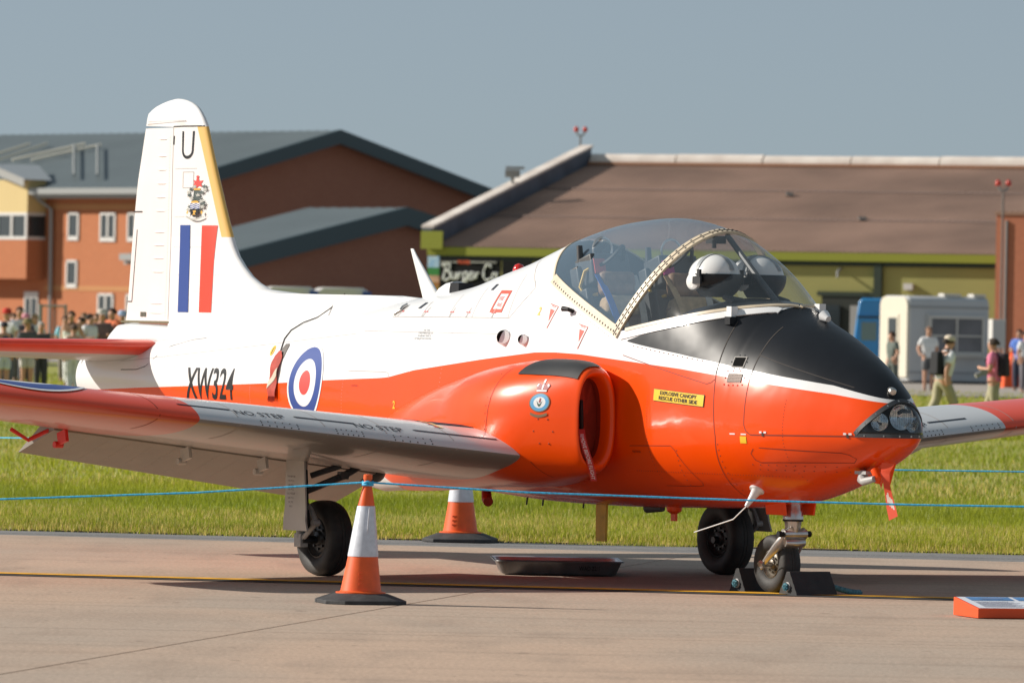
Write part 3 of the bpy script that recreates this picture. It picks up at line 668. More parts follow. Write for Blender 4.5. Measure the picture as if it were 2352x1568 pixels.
def wing(sg):
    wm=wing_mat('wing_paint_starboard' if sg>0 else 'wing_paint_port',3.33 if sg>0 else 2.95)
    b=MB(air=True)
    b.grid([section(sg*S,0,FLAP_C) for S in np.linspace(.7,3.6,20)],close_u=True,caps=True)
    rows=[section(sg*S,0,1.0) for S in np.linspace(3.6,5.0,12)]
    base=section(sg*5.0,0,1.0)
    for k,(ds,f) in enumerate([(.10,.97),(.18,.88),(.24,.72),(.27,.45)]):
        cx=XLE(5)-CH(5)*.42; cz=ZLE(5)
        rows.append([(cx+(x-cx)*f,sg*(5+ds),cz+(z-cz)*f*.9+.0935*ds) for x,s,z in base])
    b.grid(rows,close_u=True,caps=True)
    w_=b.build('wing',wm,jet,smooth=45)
    tag(w_,'silver grey wing with orange outer panel')
    # drooped flap
    b=MB(air=True); dfl=R(22)
    rows=[]
    for S in np.linspace(.98,3.58,10):
        pu=Vector(wpt(sg*S,FLAP_C+.005,True)); pl=Vector(wpt(sg*S,FLAP_C+.005,False)); fc=CH(S)*.27
        mid=(pu+pl)/2; h=(pu-pl).length/2*.9
        d=Vector((-math.cos(dfl+INC),0,-math.sin(dfl+INC))); nn=Vector((-math.sin(dfl+INC),0,math.cos(dfl+INC)))
        mid=mid+Vector((0,0,-.02))
        prof=[(0,h*.55),(.05,h*.9),(.25,h*.75),(.6,h*.42),(1,.003),(1,-.003),(.6,-h*.4),(.25,-h*.7),(.05,-h*.9),(0,-h*.55)]
        rows.append([tuple(mid+d*(a*fc)+nn*q) for a,q in prof])
    b.grid(rows,close_u=True,caps=True); fl=b.build('flap',mat('flap_grey',(.25,.23,.20),.45,coat=.1,var=.08,vscale=5),w_,smooth=40)
    # flap rivet rows on the underside
    pts=[]
    for S in list(np.linspace(1.05,3.3,14)):
        for a in np.linspace(.12,.95,16):
            i=min(8,int((S-.98)/(2.4)*9)); pu=Vector(wpt(sg*S,FLAP_C+.005,True)); pl=Vector(wpt(sg*S,FLAP_C+.005,False)); fc=CH(S)*.27; mid=(pu+pl)/2+Vector((0,0,-.02)); h=(pu-pl).length/2*.9
            d=Vector((-math.cos(dfl+INC),0,-math.sin(dfl+INC))); nn=Vector((-math.sin(dfl+INC),0,math.cos(dfl+INC)))
            hh=np.interp(a,[0,.05,.25,.6,1],[h*.55,h*.9,h*.7,h*.4,.003]); pts.append((mid+d*(a*fc)-nn*(hh+.0005),-nn))
    if sg>0: rivet_rows('flap_rivets',pts,.005,m_linewhite,fl)
    # hinge brackets under the wing
    for S in ((3.55,) if sg>0 else ())+(2.6,2.0):
        p=Vector(wpt(sg*S,.70,False)); b=MB(air=True); b.box(p+Vector((-.02,0,-.05)),(.11,.022,.08),M=Matrix.Rotation(R(-15),3,'Y')); b.cyl(p+Vector((-.08,-.03,-.10)),p+Vector((-.08,.03,-.10)),.022,n=10); b.build('flap_bracket',m_lgrey if S<3 else m_red,w_)
    if sg>0:
        p=Vector(wpt(3.72,.80,False)); b=MB(air=True); b.tube([p+Vector((.05,-.25,.02)),p+Vector((-.03,-.02,-.10)),p+Vector((-.05,.10,-.03))],.014,6); b.build('aileron_lock',m_red,w_); b=MB(air=True); b.tube([p+Vector((0,.7,.0)),p+Vector((0,.95,-.05)),p+Vector((0,1.2,0))],.012,6); b.build('aileron_lock',m_red,w_)
    # panel seams and access plates on the leading edge
    def seam(name,pts,wd,m):
        bb=MB(air=True); rows=[]
        for i,(S,c,up) in enumerate(pts):
            rows.append([wpt(sg*(S-wd/2),c,up,.0012),wpt(sg*(S+wd/2),c,up,.0012)])
        bb.grid(rows); return bb.build(name,m,w_,smooth=0)
    for S in (1.55,2.02,2.45,3.05,3.6):
        seam('panel_seam',[(S,c,True) for c in np.linspace(.30,.0,16)]+[(S,c,False) for c in np.linspace(.003,.20,10)],.006,m_linewhite if S<3.3 else m_lineorange)
    def plate(S0,S1,c0,c1):
        pts=[]
        for S,c in [(S0+(S1-S0)*k/5,c0) for k in range(6)]+[(S0+(S1-S0)*k/5,c1) for k in range(6)]+[(S0,c0+(c1-c0)*.5),(S1,c0+(c1-c0)*.5)]:
            up=True; p=Vector(wpt(sg*S,c,up)); q=Vector(wpt(sg*S,c,up,.01)); pts.append((p,(q-p).normalized()))
        rivet_rows('plate_screws',pts,.006,m_line,w_)
    plate(2.65,2.9,.0015,.013); plate(1.72,1.98,.0015,.013); plate(2.2,2.38,.0015,.013)
    # NO STEP stencils
    up_fn=lambda S0,s0:(lambda u,v:wpt(sg*S0-u,arc_c(S0,s0+v),True,.0025))
    for S0 in ((2.868,2.045) if sg>0 else (2.10,)):
        text_on('NO STEP',.10,up_fn(S0,.135),'no_step_stencil',m_ngrey,w_,width=.34 if sg>0 else .40,maxlen=.03)
    for a,bb in ([(3.42,3.06),(2.62,2.20),(1.79,1.2)] if sg>0 else [(2.33,2.68)]):
        q=MB(air=True); q.grid([[wpt(sg*S,arc_c(S,.150),True,.0025),wpt(sg*S,arc_c(S,.168),True,.0025)] for S in np.linspace(a,bb,12)]); q.build('walkway_line',m_ngrey,w_,smooth=0)
    # upper wing roundel
    q=MB(air=True)
    for r0,r1,mi,o in ((0,.16,2,.006),(.16,.32,1,.006),(.32,.47,0,.006),(.47,.50,1,.006)):
        n=48; rows=[]
        for rr in (r0,(r0+r1)/2,r1): rows.append([wpt(sg*(4.35+rr*math.cos(t)),max(.004,.345+rr*math.sin(t)/CH(4.35)),True,o) for t in [2*math.pi*k/n for k in range(n)]])
        q.grid(rows,mi=mi,close_u=True)
    q.build('wing_roundel',[m_blue,m_white,m_red],w_,smooth=60)
    return w_

# ------------------------------------------------------------------ conforming lettering
def text_geo(s,size,bold=0.,align='CENTER',spacing=1.0):
    c=bpy.data.curves.new('t','FONT'); c.body=s; c.size=size; c.align_x=align; c.align_y='CENTER'; c.offset=bold; c.space_character=spacing; c.resolution_u=3
    o=bpy.data.objects.new('t',c); COL.objects.link(o); dg=bpy.context.evaluated_depsgraph_get(); me=bpy.data.meshes.new_from_object(o.evaluated_get(dg))
    bpy.data.objects.remove(o); bpy.data.curves.remove(c); return me
def conform(me,fn,name,mats,parent,maxlen=.03,air=True):
    bm=bmesh.new(); bm.from_mesh(me); bmesh.ops.remove_doubles(bm,verts=bm.verts,dist=1e-6); bmesh.ops.triangulate(bm,faces=bm.faces)
    for _ in range(6):
        es=[e for e in bm.edges if e.calc_length()>maxlen]
        if not es: break
        bmesh.ops.subdivide_edges(bm,edges=es,cuts=1); bmesh.ops.triangulate(bm,faces=[f for f in bm.faces if len(f.verts)>3])
    for v in bm.verts:
        p=fn(v.co.x,v.co.y); v.co=(p[0],-p[1] if air else p[1],p[2])
    out=bpy.data.meshes.new(name); bm.to_mesh(out); bm.free()
    for m_ in (mats if isinstance(mats,(list,tuple)) else [mats]): out.materials.append(m_)
    o=bpy.data.objects.new(name,out); return link(o,parent)
def text_on(s,size,fn,name,m_,parent,width=None,height=None,bold=0.,maxlen=.02,air=True,spacing=1.0):
    me=text_geo(s,size,bold,spacing=spacing); xs_=[v.co.x for v in me.vertices]; ys_=[v.co.y for v in me.vertices]
    w0=max(xs_)-min(xs_); h0=max(ys_)-min(ys_); cx=(max(xs_)+min(xs_))/2; cy=(max(ys_)+min(ys_))/2
    sx=width/w0 if width else 1; sy=height/h0 if height else 1
    for v in me.vertices: v.co.x=(v.co.x-cx)*sx; v.co.y=(v.co.y-cy)*sy
    o=conform(me,fn,name,m_,parent,maxlen,air); bpy.data.meshes.remove(me); return o
def poly_on(polys,fn,name,mats,parent,maxlen=.03,air=True):
    """polys: list of (list of (u,v), mat index)"""
    me=bpy.data.meshes.new('p'); vs=[];fs=[];mi=[]
    for q_ in polys:
        P_,k=q_[0],q_[1]; lift=q_[2] if len(q_)>2 else 0.
        b0=len(vs); vs+=[(u,v,lift) for u,v in P_]; fs.append(tuple(range(b0,b0+len(P_)))); mi.append(k)
    me.from_pydata(vs,[],fs); me.polygons.foreach_set('material_index',mi)
    for m_ in (mats if isinstance(mats,(list,tuple)) else [mats]): me.materials.append(m_)
    bm=bmesh.new(); bm.from_mesh(me); bmesh.ops.triangulate(bm,faces=bm.faces)
    for _ in range(6):
        es=[e for e in bm.edges if e.calc_length()>maxlen]
        if not es: break
        bmesh.ops.subdivide_edges(bm,edges=es,cuts=1); bmesh.ops.triangulate(bm,faces=[f for f in bm.faces if len(f.verts)>3])
    for v in bm.verts:
        p=fn(v.co.x,v.co.y); lf=v.co.z; v.co=(p[0],-(p[1]+lf) if air else p[1]-lf,p[2])
    bm.to_mesh(me); bm.free(); me.name=name; o=bpy.data.objects.new(name,me); return link(o,parent)
def disc(r,n=40,cx=0,cy=0,ry=None): 
    ry=r if ry is None else ry
    return [(cx+r*math.cos(2*math.pi*k/n),cy+ry*math.sin(2*math.pi*k/n)) for k in range(n)]
def ringpolys(r0,r1,n=40,mi=0,cx=0,cy=0):
    P=[]
    for k in range(n):
        a,b_=2*math.pi*k/n,2*math.pi*(k+1)/n; P.append(([(cx+r0*math.cos(a),cy+r0*math.sin(a)),(cx+r1*math.cos(a),cy+r1*math.sin(a)),(cx+r1*math.cos(b_),cy+r1*math.sin(b_)),(cx+r0*math.cos(b_),cy+r0*math.sin(b_))],mi))
    return P
def F_(X0,z0,off=.003,side=1): return lambda u,v:fpt(X0+u,z0+v,off,side)
wing_s=wing(1); wing_p=wing(-1)

# ------------------------------------------------------------------ fin and rudder
FIN=[(1.45,-5.95,-10.24),(1.60,-6.0,-10.235),(1.652,-6.0,-10.226),(1.75,-6.02,-10.21),(1.82,-6.05,-10.20),(1.855,-6.12,-10.195),(1.868,-6.35,-10.193),(1.873,-7.70,-10.192),(1.90,-8.147,-10.19),(1.945,-8.29,-10.185),(1.992,-8.396,-10.18),(2.06,-8.50,-10.172),(2.132,-8.587,-10.165),(2.20,-8.643,-10.157),(2.273,-8.686,-10.148),(2.42,-8.765,-10.127),(2.666,-8.888,-10.09),(2.87,-8.985,-10.035),(3.06,-9.070,-9.985),(3.075,-9.077,-9.98),(3.089,-9.083,-9.976),(3.141,-9.127,-9.962),(3.178,-9.165,-9.945),(3.205,-9.20,-9.89),(3.228,-9.24,-9.83),(3.251,-9.30,-9.737),(3.268,-9.37,-9.65),(3.277,-9.43,-9.58),(3.282,-9.49,-9.53)]
FZ=[f[0] for f in FIN]; FL=[f[1] for f in FIN]; FTE=[f[2] for f in FIN]
def fle(z): return float(np.interp(z,FZ,FL))
def fte(z): return float(np.interp(z,FZ,FTE))
def fhalf(X,z):
    L=fle(z)-fte(z); d=max(0,fle(z)-X); hm=.068*(1-.30*(z-1.6)/1.7); 
    if z>3.15: hm*=math.sqrt(max(0.02,1-((z-3.15)/.135)**2))
    r=min(d,.34)/.34; rise=math.sqrt(max(0,1-(1-r)**2)); f=max(0,min(1,(L-d)/(.72*min(L,1.5))))
    return hm*rise*f**.85+.0035
def hinge(z): return -9.50-.012*(3.08-z)
b=MB(air=True); rows=[]
def fin_row(z,x0,x1,n):
    xs_=[x0+(x1-x0)*(1-math.cos(math.pi/2*k/n)) for k in range(n+1)]
    return [(x,fhalf(x,z),z) for x in xs_[::-1]]+[(x,-fhalf(x,z),z) for x in xs_[1:]]
rows=[fin_row(z,fle(z),hinge(z) if z<3.08 else min(fte(z),fle(z)-.01),26) for z in FZ]
n=len(rows[0])
vs=[p for r in rows for p in r]; fs=[];ms=[]
for i in range(len(rows)-1):
    for j in range(n):
        q=(i*n+j,i*n+(j+1)%n,(i+1)*n+(j+1)%n,(i+1)*n+j); fs.append(q)
        zc=(rows[i][0][2]+rows[i+1][0][2])/2; xc=0
        ms.append(1 if 2.273<zc<3.075 else 0)
b.v=vs; b.f=fs+[tuple(range(n))[::-1],tuple((len(rows)-1)*n+j for j in range(n))]; b.m=ms+[0,0]
def fin_paint():
    m=m_white.copy(); m.name='fin_paint'; N=m.node_tree.nodes; Lk=m.node_tree.links; bs=N['Principled BSDF']
    tc=N.new('ShaderNodeTexCoord'); sp=N.new('ShaderNodeSeparateXYZ'); Lk.new(tc.outputs['Object'],sp.inputs[0])
    lim=math_node(N,Lk,'MULTIPLY_ADD',sp.outputs[2],-.488); lim.node.inputs[2].default_value=-8.686+.488*2.273-.088
    Lk.new(mixc(N,Lk,math_node(N,Lk,'GREATER_THAN',sp.outputs[0],lim),(.80,.785,.765),(.80,.50,.13)),bs.inputs['Base Color']); MATS['fin_paint']=m; return m
fin=b.build('fin',[m_white,fin_paint()],jet,smooth=50); tag(fin,'white tail fin with yellow leading edge')
b=MB(air=True); Rz=[z for z in np.linspace(1.66,3.07,16)]
rows=[]
for z in Rz:
    x0=hinge(z)-.006; x1=fte(z); n=14; xs_=np.linspace(x0,x1,n+1); rows.append([(x,fhalf(x,z)-.001,z) for x in xs_]+[(x,-fhalf(x,z)+.001,z) for x in xs_[::-1]])
b.grid(rows,close_u=True,caps=True); rud=b.build('rudder',mat('rudder_white',(.78,.755,.73),.4,coat=.3,var=.03,vscale=3),fin,smooth=40)
for z in (2.99,2.865,2.765,2.665,2.565,2.465,2.31,2.215,2.12,2.02,1.79,1.72):
    x0,x1=hinge(z)-.10,hinge(z)-.10-.14-.07*(3.0-z)/1.3; b=MB(air=True)
    b.tube([(x,fhalf(x,z)-.001,z) for x in np.linspace(x0,x1,6)],[.002,.007,.0075,.0075,.007,.002],8); b.build('stiffener_bead',MATS['rudder_white'],rud)
def fin_fn(u,v): return (u,fhalf(u,v)+.003,v)
def fin_line(name,pts,wd,m_,parent):
    P=[]
    for (x0,z0),(x1,z1) in zip(pts[:-1],pts[1:]):
        t=Vector((x1-x0,z1-z0)).normalized()*wd/2; P.append(([(x0-t.y,z0+t.x),(x1-t.y,z1+t.x),(x1+t.y,z1-t.x),(x0+t.y,z0-t.x)],0))
    return poly_on(P,lambda u,v:(u,fhalf(u,v)+.0018,v),name,m_,parent,.08)
fin_line('rudder_gap',[(hinge(z),z) for z in np.linspace(1.67,3.07,8)],.006,m_linewhite,fin)
fin_line('horn_gap',[(-9.50,3.078),(-9.09,3.078)],.010,m_line,fin); fin_line('tip_seam',[(-9.95,3.10),(-9.30,3.115)],.005,m_linewhite,fin)
fin_line('trim_tab_gap',[(-10.07,2.33),(-10.13,1.80),(-10.2,1.80)],.008,m_line,rud); fin_line('trim_tab_gap',[(-9.99,2.46),(-10.13,2.46)],.010,m_line,rud)
fin_line('rudder_foot_gap',[(-9.50,1.652),(-10.30,1.652)],.014,mat('gap_bronze',(.14,.12,.06),.5),fin)
fin_line('access_plate',[(-9.33,2.745),(-9.17,2.745),(-9.17,2.63),(-9.33,2.63),(-9.33,2.745)],.005,m_linewhite,fin)
fin_line('aerial_slot',[(-9.487,3.01),(-9.492,2.945)],.022,m_ink,fin)
rivet_rows('fin_rivets',[((x,fhalf(x,z)+.001,z),(0,1,0)) for z in (2.77,2.42,2.2,2.0,1.80) for x in np.linspace(-9.45,fle(z)-.2,22)]+[((hinge(z)-.05,fhalf(hinge(z)-.05,z)+.001,z),(0,1,0)) for z in np.linspace(1.7,3.0,60)]+[((x,fhalf(x,3.115)+.001,3.12),(0,1,0)) for x in np.linspace(-9.94,-9.32,30)],.0035,m_linewhite,fin)
poly_on([([(-9.359,2.360),(-9.200,2.360),(-9.196,1.728),(-9.361,1.728)],0)],fin_fn,'fin_flash_bar',m_blue,fin,.08)
poly_on([([(-9.023,2.357),(-8.826,2.357),(-8.856,1.729),(-9.032,1.729)],0)],fin_fn,'fin_flash_bar',mat('flash_red',(.86,.05,.02),.4,coat=.1),fin,.08)
for x in (-9.95,-9.90): poly_on([([(x-.024,1.69),(x+.018,1.69),(x+.018,1.725),(x-.024,1.725)],0)],fin_fn,'foot_vent',mat('vent_bronze',(.16,.15,.12),.4,metal=.5),rud)
# code letter U as a stroked outline
uo=[(-9.352,3.042),(-9.330,3.042),(-9.330,2.90)]+[(-9.270+.060*math.cos(t),2.90+.038*math.sin(t)) for t in np.linspace(math.pi,2*math.pi,9)]+[(-9.210,3.042),(-9.188,3.042),(-9.188,2.90)]+[(-9.270+.082*math.cos(t),2.90+.06*math.sin(t)) for t in np.linspace(2*math.pi,math.pi,11)]
poly_on([(uo,0)],fin_fn,'code_letter',m_ink,fin,.05)
# heraldic device: red bird crest, dark helm and mantling, wavy shield, scroll
def crest(fn,parent,s=1.):
    K=[m_red,m_ink,mat('mantling_grey',(.42,.42,.38),.5),m_blue,m_white,mat('heraldic_gold',(.70,.40,.06),.4),mat('slate_green',(.05,.07,.065),.5)]
    P=[]; r_=random.Random(3)
    P.append(([(-.028,.145),(-.010,.138),(-.006,.165),(.006,.165),(.012,.138),(.040,.142),(.026,.115),(.034,.092),(.010,.100),(-.002,.085),(-.020,.096),(-.030,.10),(-.022,.122)],0))
    P.append((disc(.010,10,0,.170),0))
    P.append(([(-.026,.082),(.026,.082),(.022,.068),(-.022,.068)],5))
    P.append(([(-.022,.066),(.022,.066),(.026,.0),(.016,-.022),(-.016,-.022),(-.026,.0)],6))
    for sg,k1,k2 in ((-1,6,2),(1,6,2)):
        for i in range(9):
            y=.095-.022*i; x=sg*(.035+.022*math.sin(i*1.1+sg)+.008*r_.random()); k=(k1 if (i+(sg>0))%2 else k2)
            a=r_.random()*6; P.append(([(x+.019*(1+.3*r_.random())*math.cos(a+t)*(.45 if q%2 else 1),y+.019*math.sin(a+t)*(.45 if q%2 else 1)) for q,t in enumerate(np.linspace(0,6.283,13)[:-1])],k))
    P.append(([(-.038,-.030),(.038,-.030),(.038,-.075),(-.038,-.075)],4))
    P.append(([(-.030,-.020),(-.012,-.014),(.004,-.012),(.022,-.016),(.030,-.030),(-.030,-.030)],5))
    for yy in (-.040,-.054,-.068):
        P.append(([(x,yy+.005*math.sin(x*180)+.003) for x in np.linspace(-.036,.036,13)]+[(x,yy+.005*math.sin(x*180)-.003) for x in np.linspace(.036,-.036,13)],3))
    P.append(([(-.036,-.075),(.036,-.075),(.030,-.112),(.0,-.142),(-.030,-.112)],1))
    P.append(([(-.012,-.090),(.010,-.085),(.014,-.10),(.002,-.105),(.012,-.122),(-.004,-.118),(-.014,-.125),(-.006,-.105)],5))
    P.append(([(-.065,-.105),(-.055,-.085),(-.048,-.10),(-.056,-.118)],5)); P.append(([(.065,-.105),(.055,-.085),(.048,-.10),(.056,-.118)],5))
    P.append(([(x,-.135-.022*math.cos(x*25)+.008) for x in np.linspace(-.065,.065,13)]+[(x,-.135-.022*math.cos(x*25)-.006) for x in np.linspace(.065,-.065,13)],2))
    return poly_on([([(u*s*1.85,v*s*.95) for u,v in p],k,.0006*i) for i,(p,k) in enumerate(P)],fn,'heraldic_crest',K,parent,.05)
crest(lambda u,v:(-9.112+u,fhalf(-9.112+u,2.548+v)+.003,2.548+v),fin)

# ------------------------------------------------------------------ tailplane
def tpt(S,c,up): 
    ch=.98-.16*abs(S); y=5*.15*(.2969*math.sqrt(c)-.126*c-.3516*c*c+.2843*c**3-.1036*c**4)*ch
    return (-9.50-.075*abs(S)-c*ch,S,1.478+(y if up else -y)-.115*c*ch)
for sg in (1,-1):
    b=MB(air=True); n=20; cs=[1-math.cos(math.pi/2*k/n) for k in range(n+1)]; rows=[]
    for S in list(np.linspace(.15,1.95,8))+[2.02,2.06]:
        f=1 if S<=1.95 else (.8 if S<2.05 else .45); cx=-9.50-.075*S-.35
        r_=[tpt(sg*S,c,True) for c in cs[::-1]]+[tpt(sg*S,c,False) for c in cs[1:]]
        rows.append([(cx+(x-cx)*f,s_,1.468+(z-1.468)*f) for x,s_,z in r_])
    N_=len(rows[0]); vs=[p for r in rows for p in r]; fs=[];ms=[]
    for i in range(len(rows)-1):
        for j in range(N_):
            fs.append((i*N_+j,i*N_+(j+1)%N_,(i+1)*N_+(j+1)%N_,(i+1)*N_+j)); ms.append(1 if j>n+5 else 0)
    b.v=vs;b.f=fs+[tuple(range(N_))[::-1],tuple((len(rows)-1)*N_+j for j in range(N_))];b.m=ms+[0,0]
    tp=b.build('tailplane',[mat('tail_orange',(.78,.05,.012),.33,coat=.4,var=.08),m_lgrey],jet,smooth=50); tag(tp,'orange tailplane with pale grey underside')
    b=MB(air=True); b.box((-10.20,sg*.42,1.41),(.10,.05,.05)); b.build('elevator_horn',m_dgrey,tp); b=MB(air=True); b.tube([(-10.02,sg*.85,1.435),(-10.2,sg*.85,1.41),(-10.32,sg*.85,1.43)],.014,6); b.build('elevator_link',m_dgrey,tp)

# ------------------------------------------------------------------ engine intakes
INR=[(-2.70,.828,.112,1.08,.266,2.6),(-2.63,.828,.116,1.08,.274,2.6),(-2.600,.826,.124,1.08,.287,2.6),(-2.588,.822,.137,1.08,.303,2.6),(-2.598,.818,.150,1.08,.320,2.6),(-2.63,.815,.168,1.08,.340,2.6),(-2.70,.812,.205,1.08,.357,2.5),(-2.80,.80,.262,1.078,.372,2.45),(-2.95,.775,.345,1.070,.387,2.45),(-3.12,.745,.425,1.058,.402,2.5),(-3.3,.72,.475,1.045,.412,2.5),(-3.55,.69,.505,1.03,.408,2.4),(-3.85,.66,.50,1.01,.396,2.3),(-4.2,.63,.435,.975,.378,2.2),(-4.6,.60,.365,.93,.355,2.2),(-5.0,.57,.28,.88,.325,2.1),(-5.4,.53,.19,.83,.28,2.0),(-5.75,.46,.11,.79,.22,2.0)]
def intake(sg):
    it=empty('engine_intake',(0,0,0),0,jet); n=40
    def ring(r):
        X,cs_,a,cz,bb,nn=r; return [(X,sg*(cs_+a*math.copysign(abs(math.sin(t))**(2/nn),math.sin(t))),cz+bb*math.copysign(abs(math.cos(t))**(2/nn),math.cos(t))) for t in [2*math.pi*k/n for k in range(n)]]
    # interpolate rings smoothly
    I=np.array(INR); u=np.arange(len(I)); uu=np.linspace(0,len(I)-1,(len(I)-1)*3+1)
    J=np.stack([pchip(uu,u.astype(float),I[:,k]) for k in range(6)],axis=1)
    b=MB(air=True); b.grid([ring(r) for r in J],close_u=True); b.build('nacelle',m_orange,it,smooth=60)
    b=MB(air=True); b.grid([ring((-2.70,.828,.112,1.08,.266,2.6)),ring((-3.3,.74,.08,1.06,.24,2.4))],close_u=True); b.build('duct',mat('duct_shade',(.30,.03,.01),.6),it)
    b=MB(air=True); b.grid([ring((-2.76,.812,.125*f,1.08,.272*f,2.5)) for f in (1,.6,.05)],close_u=True,caps=True); b.build('intake_bung',mat('bung_red',(.50,.035,.012),.7),it)
    b=MB(air=True); b.tube([(-2.735,sg*.845,1.20),(-2.70,sg*.865,1.14),(-2.70,sg*.86,1.04),(-2.735,sg*.845,.98)],.014,8); b.build('bung_handle',m_ink,it)
    # black abrasion strip on the top shoulder
    q=MB(air=True); rows=[]
    for X in np.linspace(-2.625,-3.14,16):
        k=np.array([np.interp(-X,-I[3:,0],I[3:,c]) for c in range(6)]); tt=np.linspace(-.25,.80,11)
        row=[]
        for t in tt:
            S_=k[1]+k[2]*math.copysign(abs(math.sin(t))**(2/k[5]),math.sin(t)); z=k[3]+k[4]*abs(math.cos(t))**(2/k[5]); row.append((X,sg*(S_+.007*math.sin(t)),z+.007*math.cos(t)+.001))
        rows.append(row)
    q.grid(rows); q.build('abrasion_strip',mat('rubber_strip',(.025,.026,.028),.6,var=.2),it,smooth=60)
    return it,I
it_s,INT=intake(1); intake(-1)
def nac_pt(X,z,off=.004):
    k=[np.interp(-X,-INT[3:,0],INT[3:,c]) for c in range(6)]
    t=max(-1,min(1,(z-k[3])/k[4])); S_=k[1]+k[2]*(max(0,1-abs(t)**k[5]))**(1/k[5]); return (X,S_+off,z)
def nfn(X0,z0,off=.004): return lambda u,v:nac_pt(X0+u,z0+v,off)
# ------------------------------------------------------------------ fuselage markings and fittings
def seam(pts,wd,m_,name='panel_seam',side=1,off=.0015):
    b=MB(air=True); rows=[]
    P=[Vector(fpt(X,z,off,side)) for X,z in pts]
    for i,p in enumerate(P):
        t=(P[min(i+1,len(P)-1)]-P[max(0,i-1)]).normalized(); n=fnorm(*pts[i]); n.y*=side; q=t.cross(n).normalized()*wd/2; rows.append([tuple(p+q),tuple(p-q)])
    b.grid(rows); return b.build(name,m_,fuse,smooth=0)
def lin(a,b_,n=14): return [(a[0]+(b_[0]-a[0])*k/n,a[1]+(b_[1]-a[1])*k/n) for k in range(n+1)]
seam(lin((-1.66,1.73),(-1.655,1.40)),.007,m_line); seam(lin((-1.655,1.40),(-1.60,1.0))+lin((-1.60,1.0),(-1.64,.62))[1:],.006,m_lineorange)
seam(lin((-1.36,1.70),(-1.356,1.36)),.007,m_line); seam(lin((-1.356,1.36),(-1.34,1.08))+[(-1.32,1.04),(-1.28,1.018)],.006,m_lineorange)
seam(lin((-1.28,1.017),(-.50,1.027)),.008,m_lineorange); seam(lin((-1.28,1.017),(-.50,1.027)),.008,m_lineorange,side=-1)
seam(lin((-1.36,1.52),(-.60,1.33)),.005,m_line); seam(lin((-2.6,1.50),(-1.72,1.33))+[(-1.68,1.34),(-1.655,1.36)],.005,m_lineorange)
seam([(-1.27,.93),(-1.30,.90),(-1.28,.86)]+lin((-1.24,.845),(-.62,.86),10)+[(-.58,.885),(-.60,.91)]+lin((-.64,.92),(-1.22,.938),10),.005,m_lineorange)
seam(lin((-2.48,.92),(-2.05,.93))+lin((-2.03,.92),(-1.90,.70))[1:]+[(-1.92,.68)]+lin((-1.95,.675),(-2.30,.67))[1:],.004,m_lineorange)
seam(lin((-5.93,1.722),(-4.10,1.727),24),.007,m_linewhite)
for X in (-5.90,-5.48,-5.03,-4.66,-4.12): seam(lin((X,1.725),(X-.06,1.725+.62*(top(X-.06)-1.725)),8),.005,m_linewhite)
seam(lin((-4.10,1.727),(-3.90,1.93))+lin((-3.90,1.93),(-4.2,2.12))[1:],.005,m_linewhite)
seam(lin((-6.2,1.62),(-4.15,1.62),24),.004,m_linewhite)
seam([(-7.36,z) for z in np.linspace(1.47,1.25,8)],.004,m_linewhite); seam(lin((-9.85,1.36),(-6.3,1.60),30),.003,m_linewhite)
seam([(-8.75,1.545),(-8.95,1.53),(-9.2,1.48),(-9.32,1.40),(-9.42,1.33),(-9.55,1.305),(-9.8,1.30)],.006,m_line)
seam(lin((-6.20,1.345),(-5.65,1.345),8)+[(-5.60,1.335),(-5.585,1.305)],.005,m_linewhite)
# rivets and fasteners along the nose panels
pts=[]
for z0,x0,x1,k in ((.83,-1.32,-.62,12),(.80,-1.28,-.66,11)):
    for X in np.linspace(x0,x1,k): pts.append((Vector(fpt(X,z0,.001)),fnorm(X,z0)))
for z in np.linspace(.95,.66,9): pts.append((Vector(fpt(-1.585,z,.001)),fnorm(-1.585,z)))
for X in np.linspace(-2.5,-1.8,16): pts.append((Vector(fpt(X,1.56-.12*(X+2.5),.001)),fnorm(X,1.5)))
for z in np.linspace(.9,.68,8): pts.append((Vector(fpt(-2.0+.2*(z-.9),z,.001)),fnorm(-2.0,z)))
rivet_rows('skin_rivets',pts,.005,m_lineorange,fuse)
pts=[]
for X in np.linspace(-6.0,-4.2,50): pts.append((Vector(fpt(X,1.645,.001)),fnorm(X,1.645)))
for z in np.linspace(1.70,1.35,22): pts.append((Vector(fpt(-5.3,z,.001)),fnorm(-5.3,z)))
for X in np.linspace(-3.6,-2.8,30): z=sill(X)-.06; pts.append((Vector(fpt(X,z,.001)),fnorm(X,z)))
for X in np.linspace(-9.6,-8.9,14): pts.append((Vector(fpt(X,1.33,.001)),fnorm(X,1.33)))
rivet_rows('skin_rivets',pts,.0035,m_linewhite,fuse)
# latches
for X,z in ((-1.173,1.03),(-.559,1.035)):
    poly_on([([(-.028,.0),(-.008,.0),(-.008,.012),(-.028,.012)],0),([(.008,.0),(.028,.0),(.028,.012),(.008,.012)],0),([(-.008,-.02),(.008,-.02),(.008,.004),(-.008,.004)],1)],F_(X,z,.004),'panel_latch',[m_white,m_line],fuse)
for X in (-5.86,-5.46,-5.02,-4.75,-4.36): poly_on([([(-.03,0),(-.008,0),(-.008,.007),(-.03,.007)],0),([(.008,0),(.03,0),(.03,.007),(.008,.007)],0),([(-.006,-.03),(.004,-.03),(.014,.035),(.006,.035)],1)],F_(X,1.755,.004),'panel_latch',[m_red,m_linewhite],fuse)
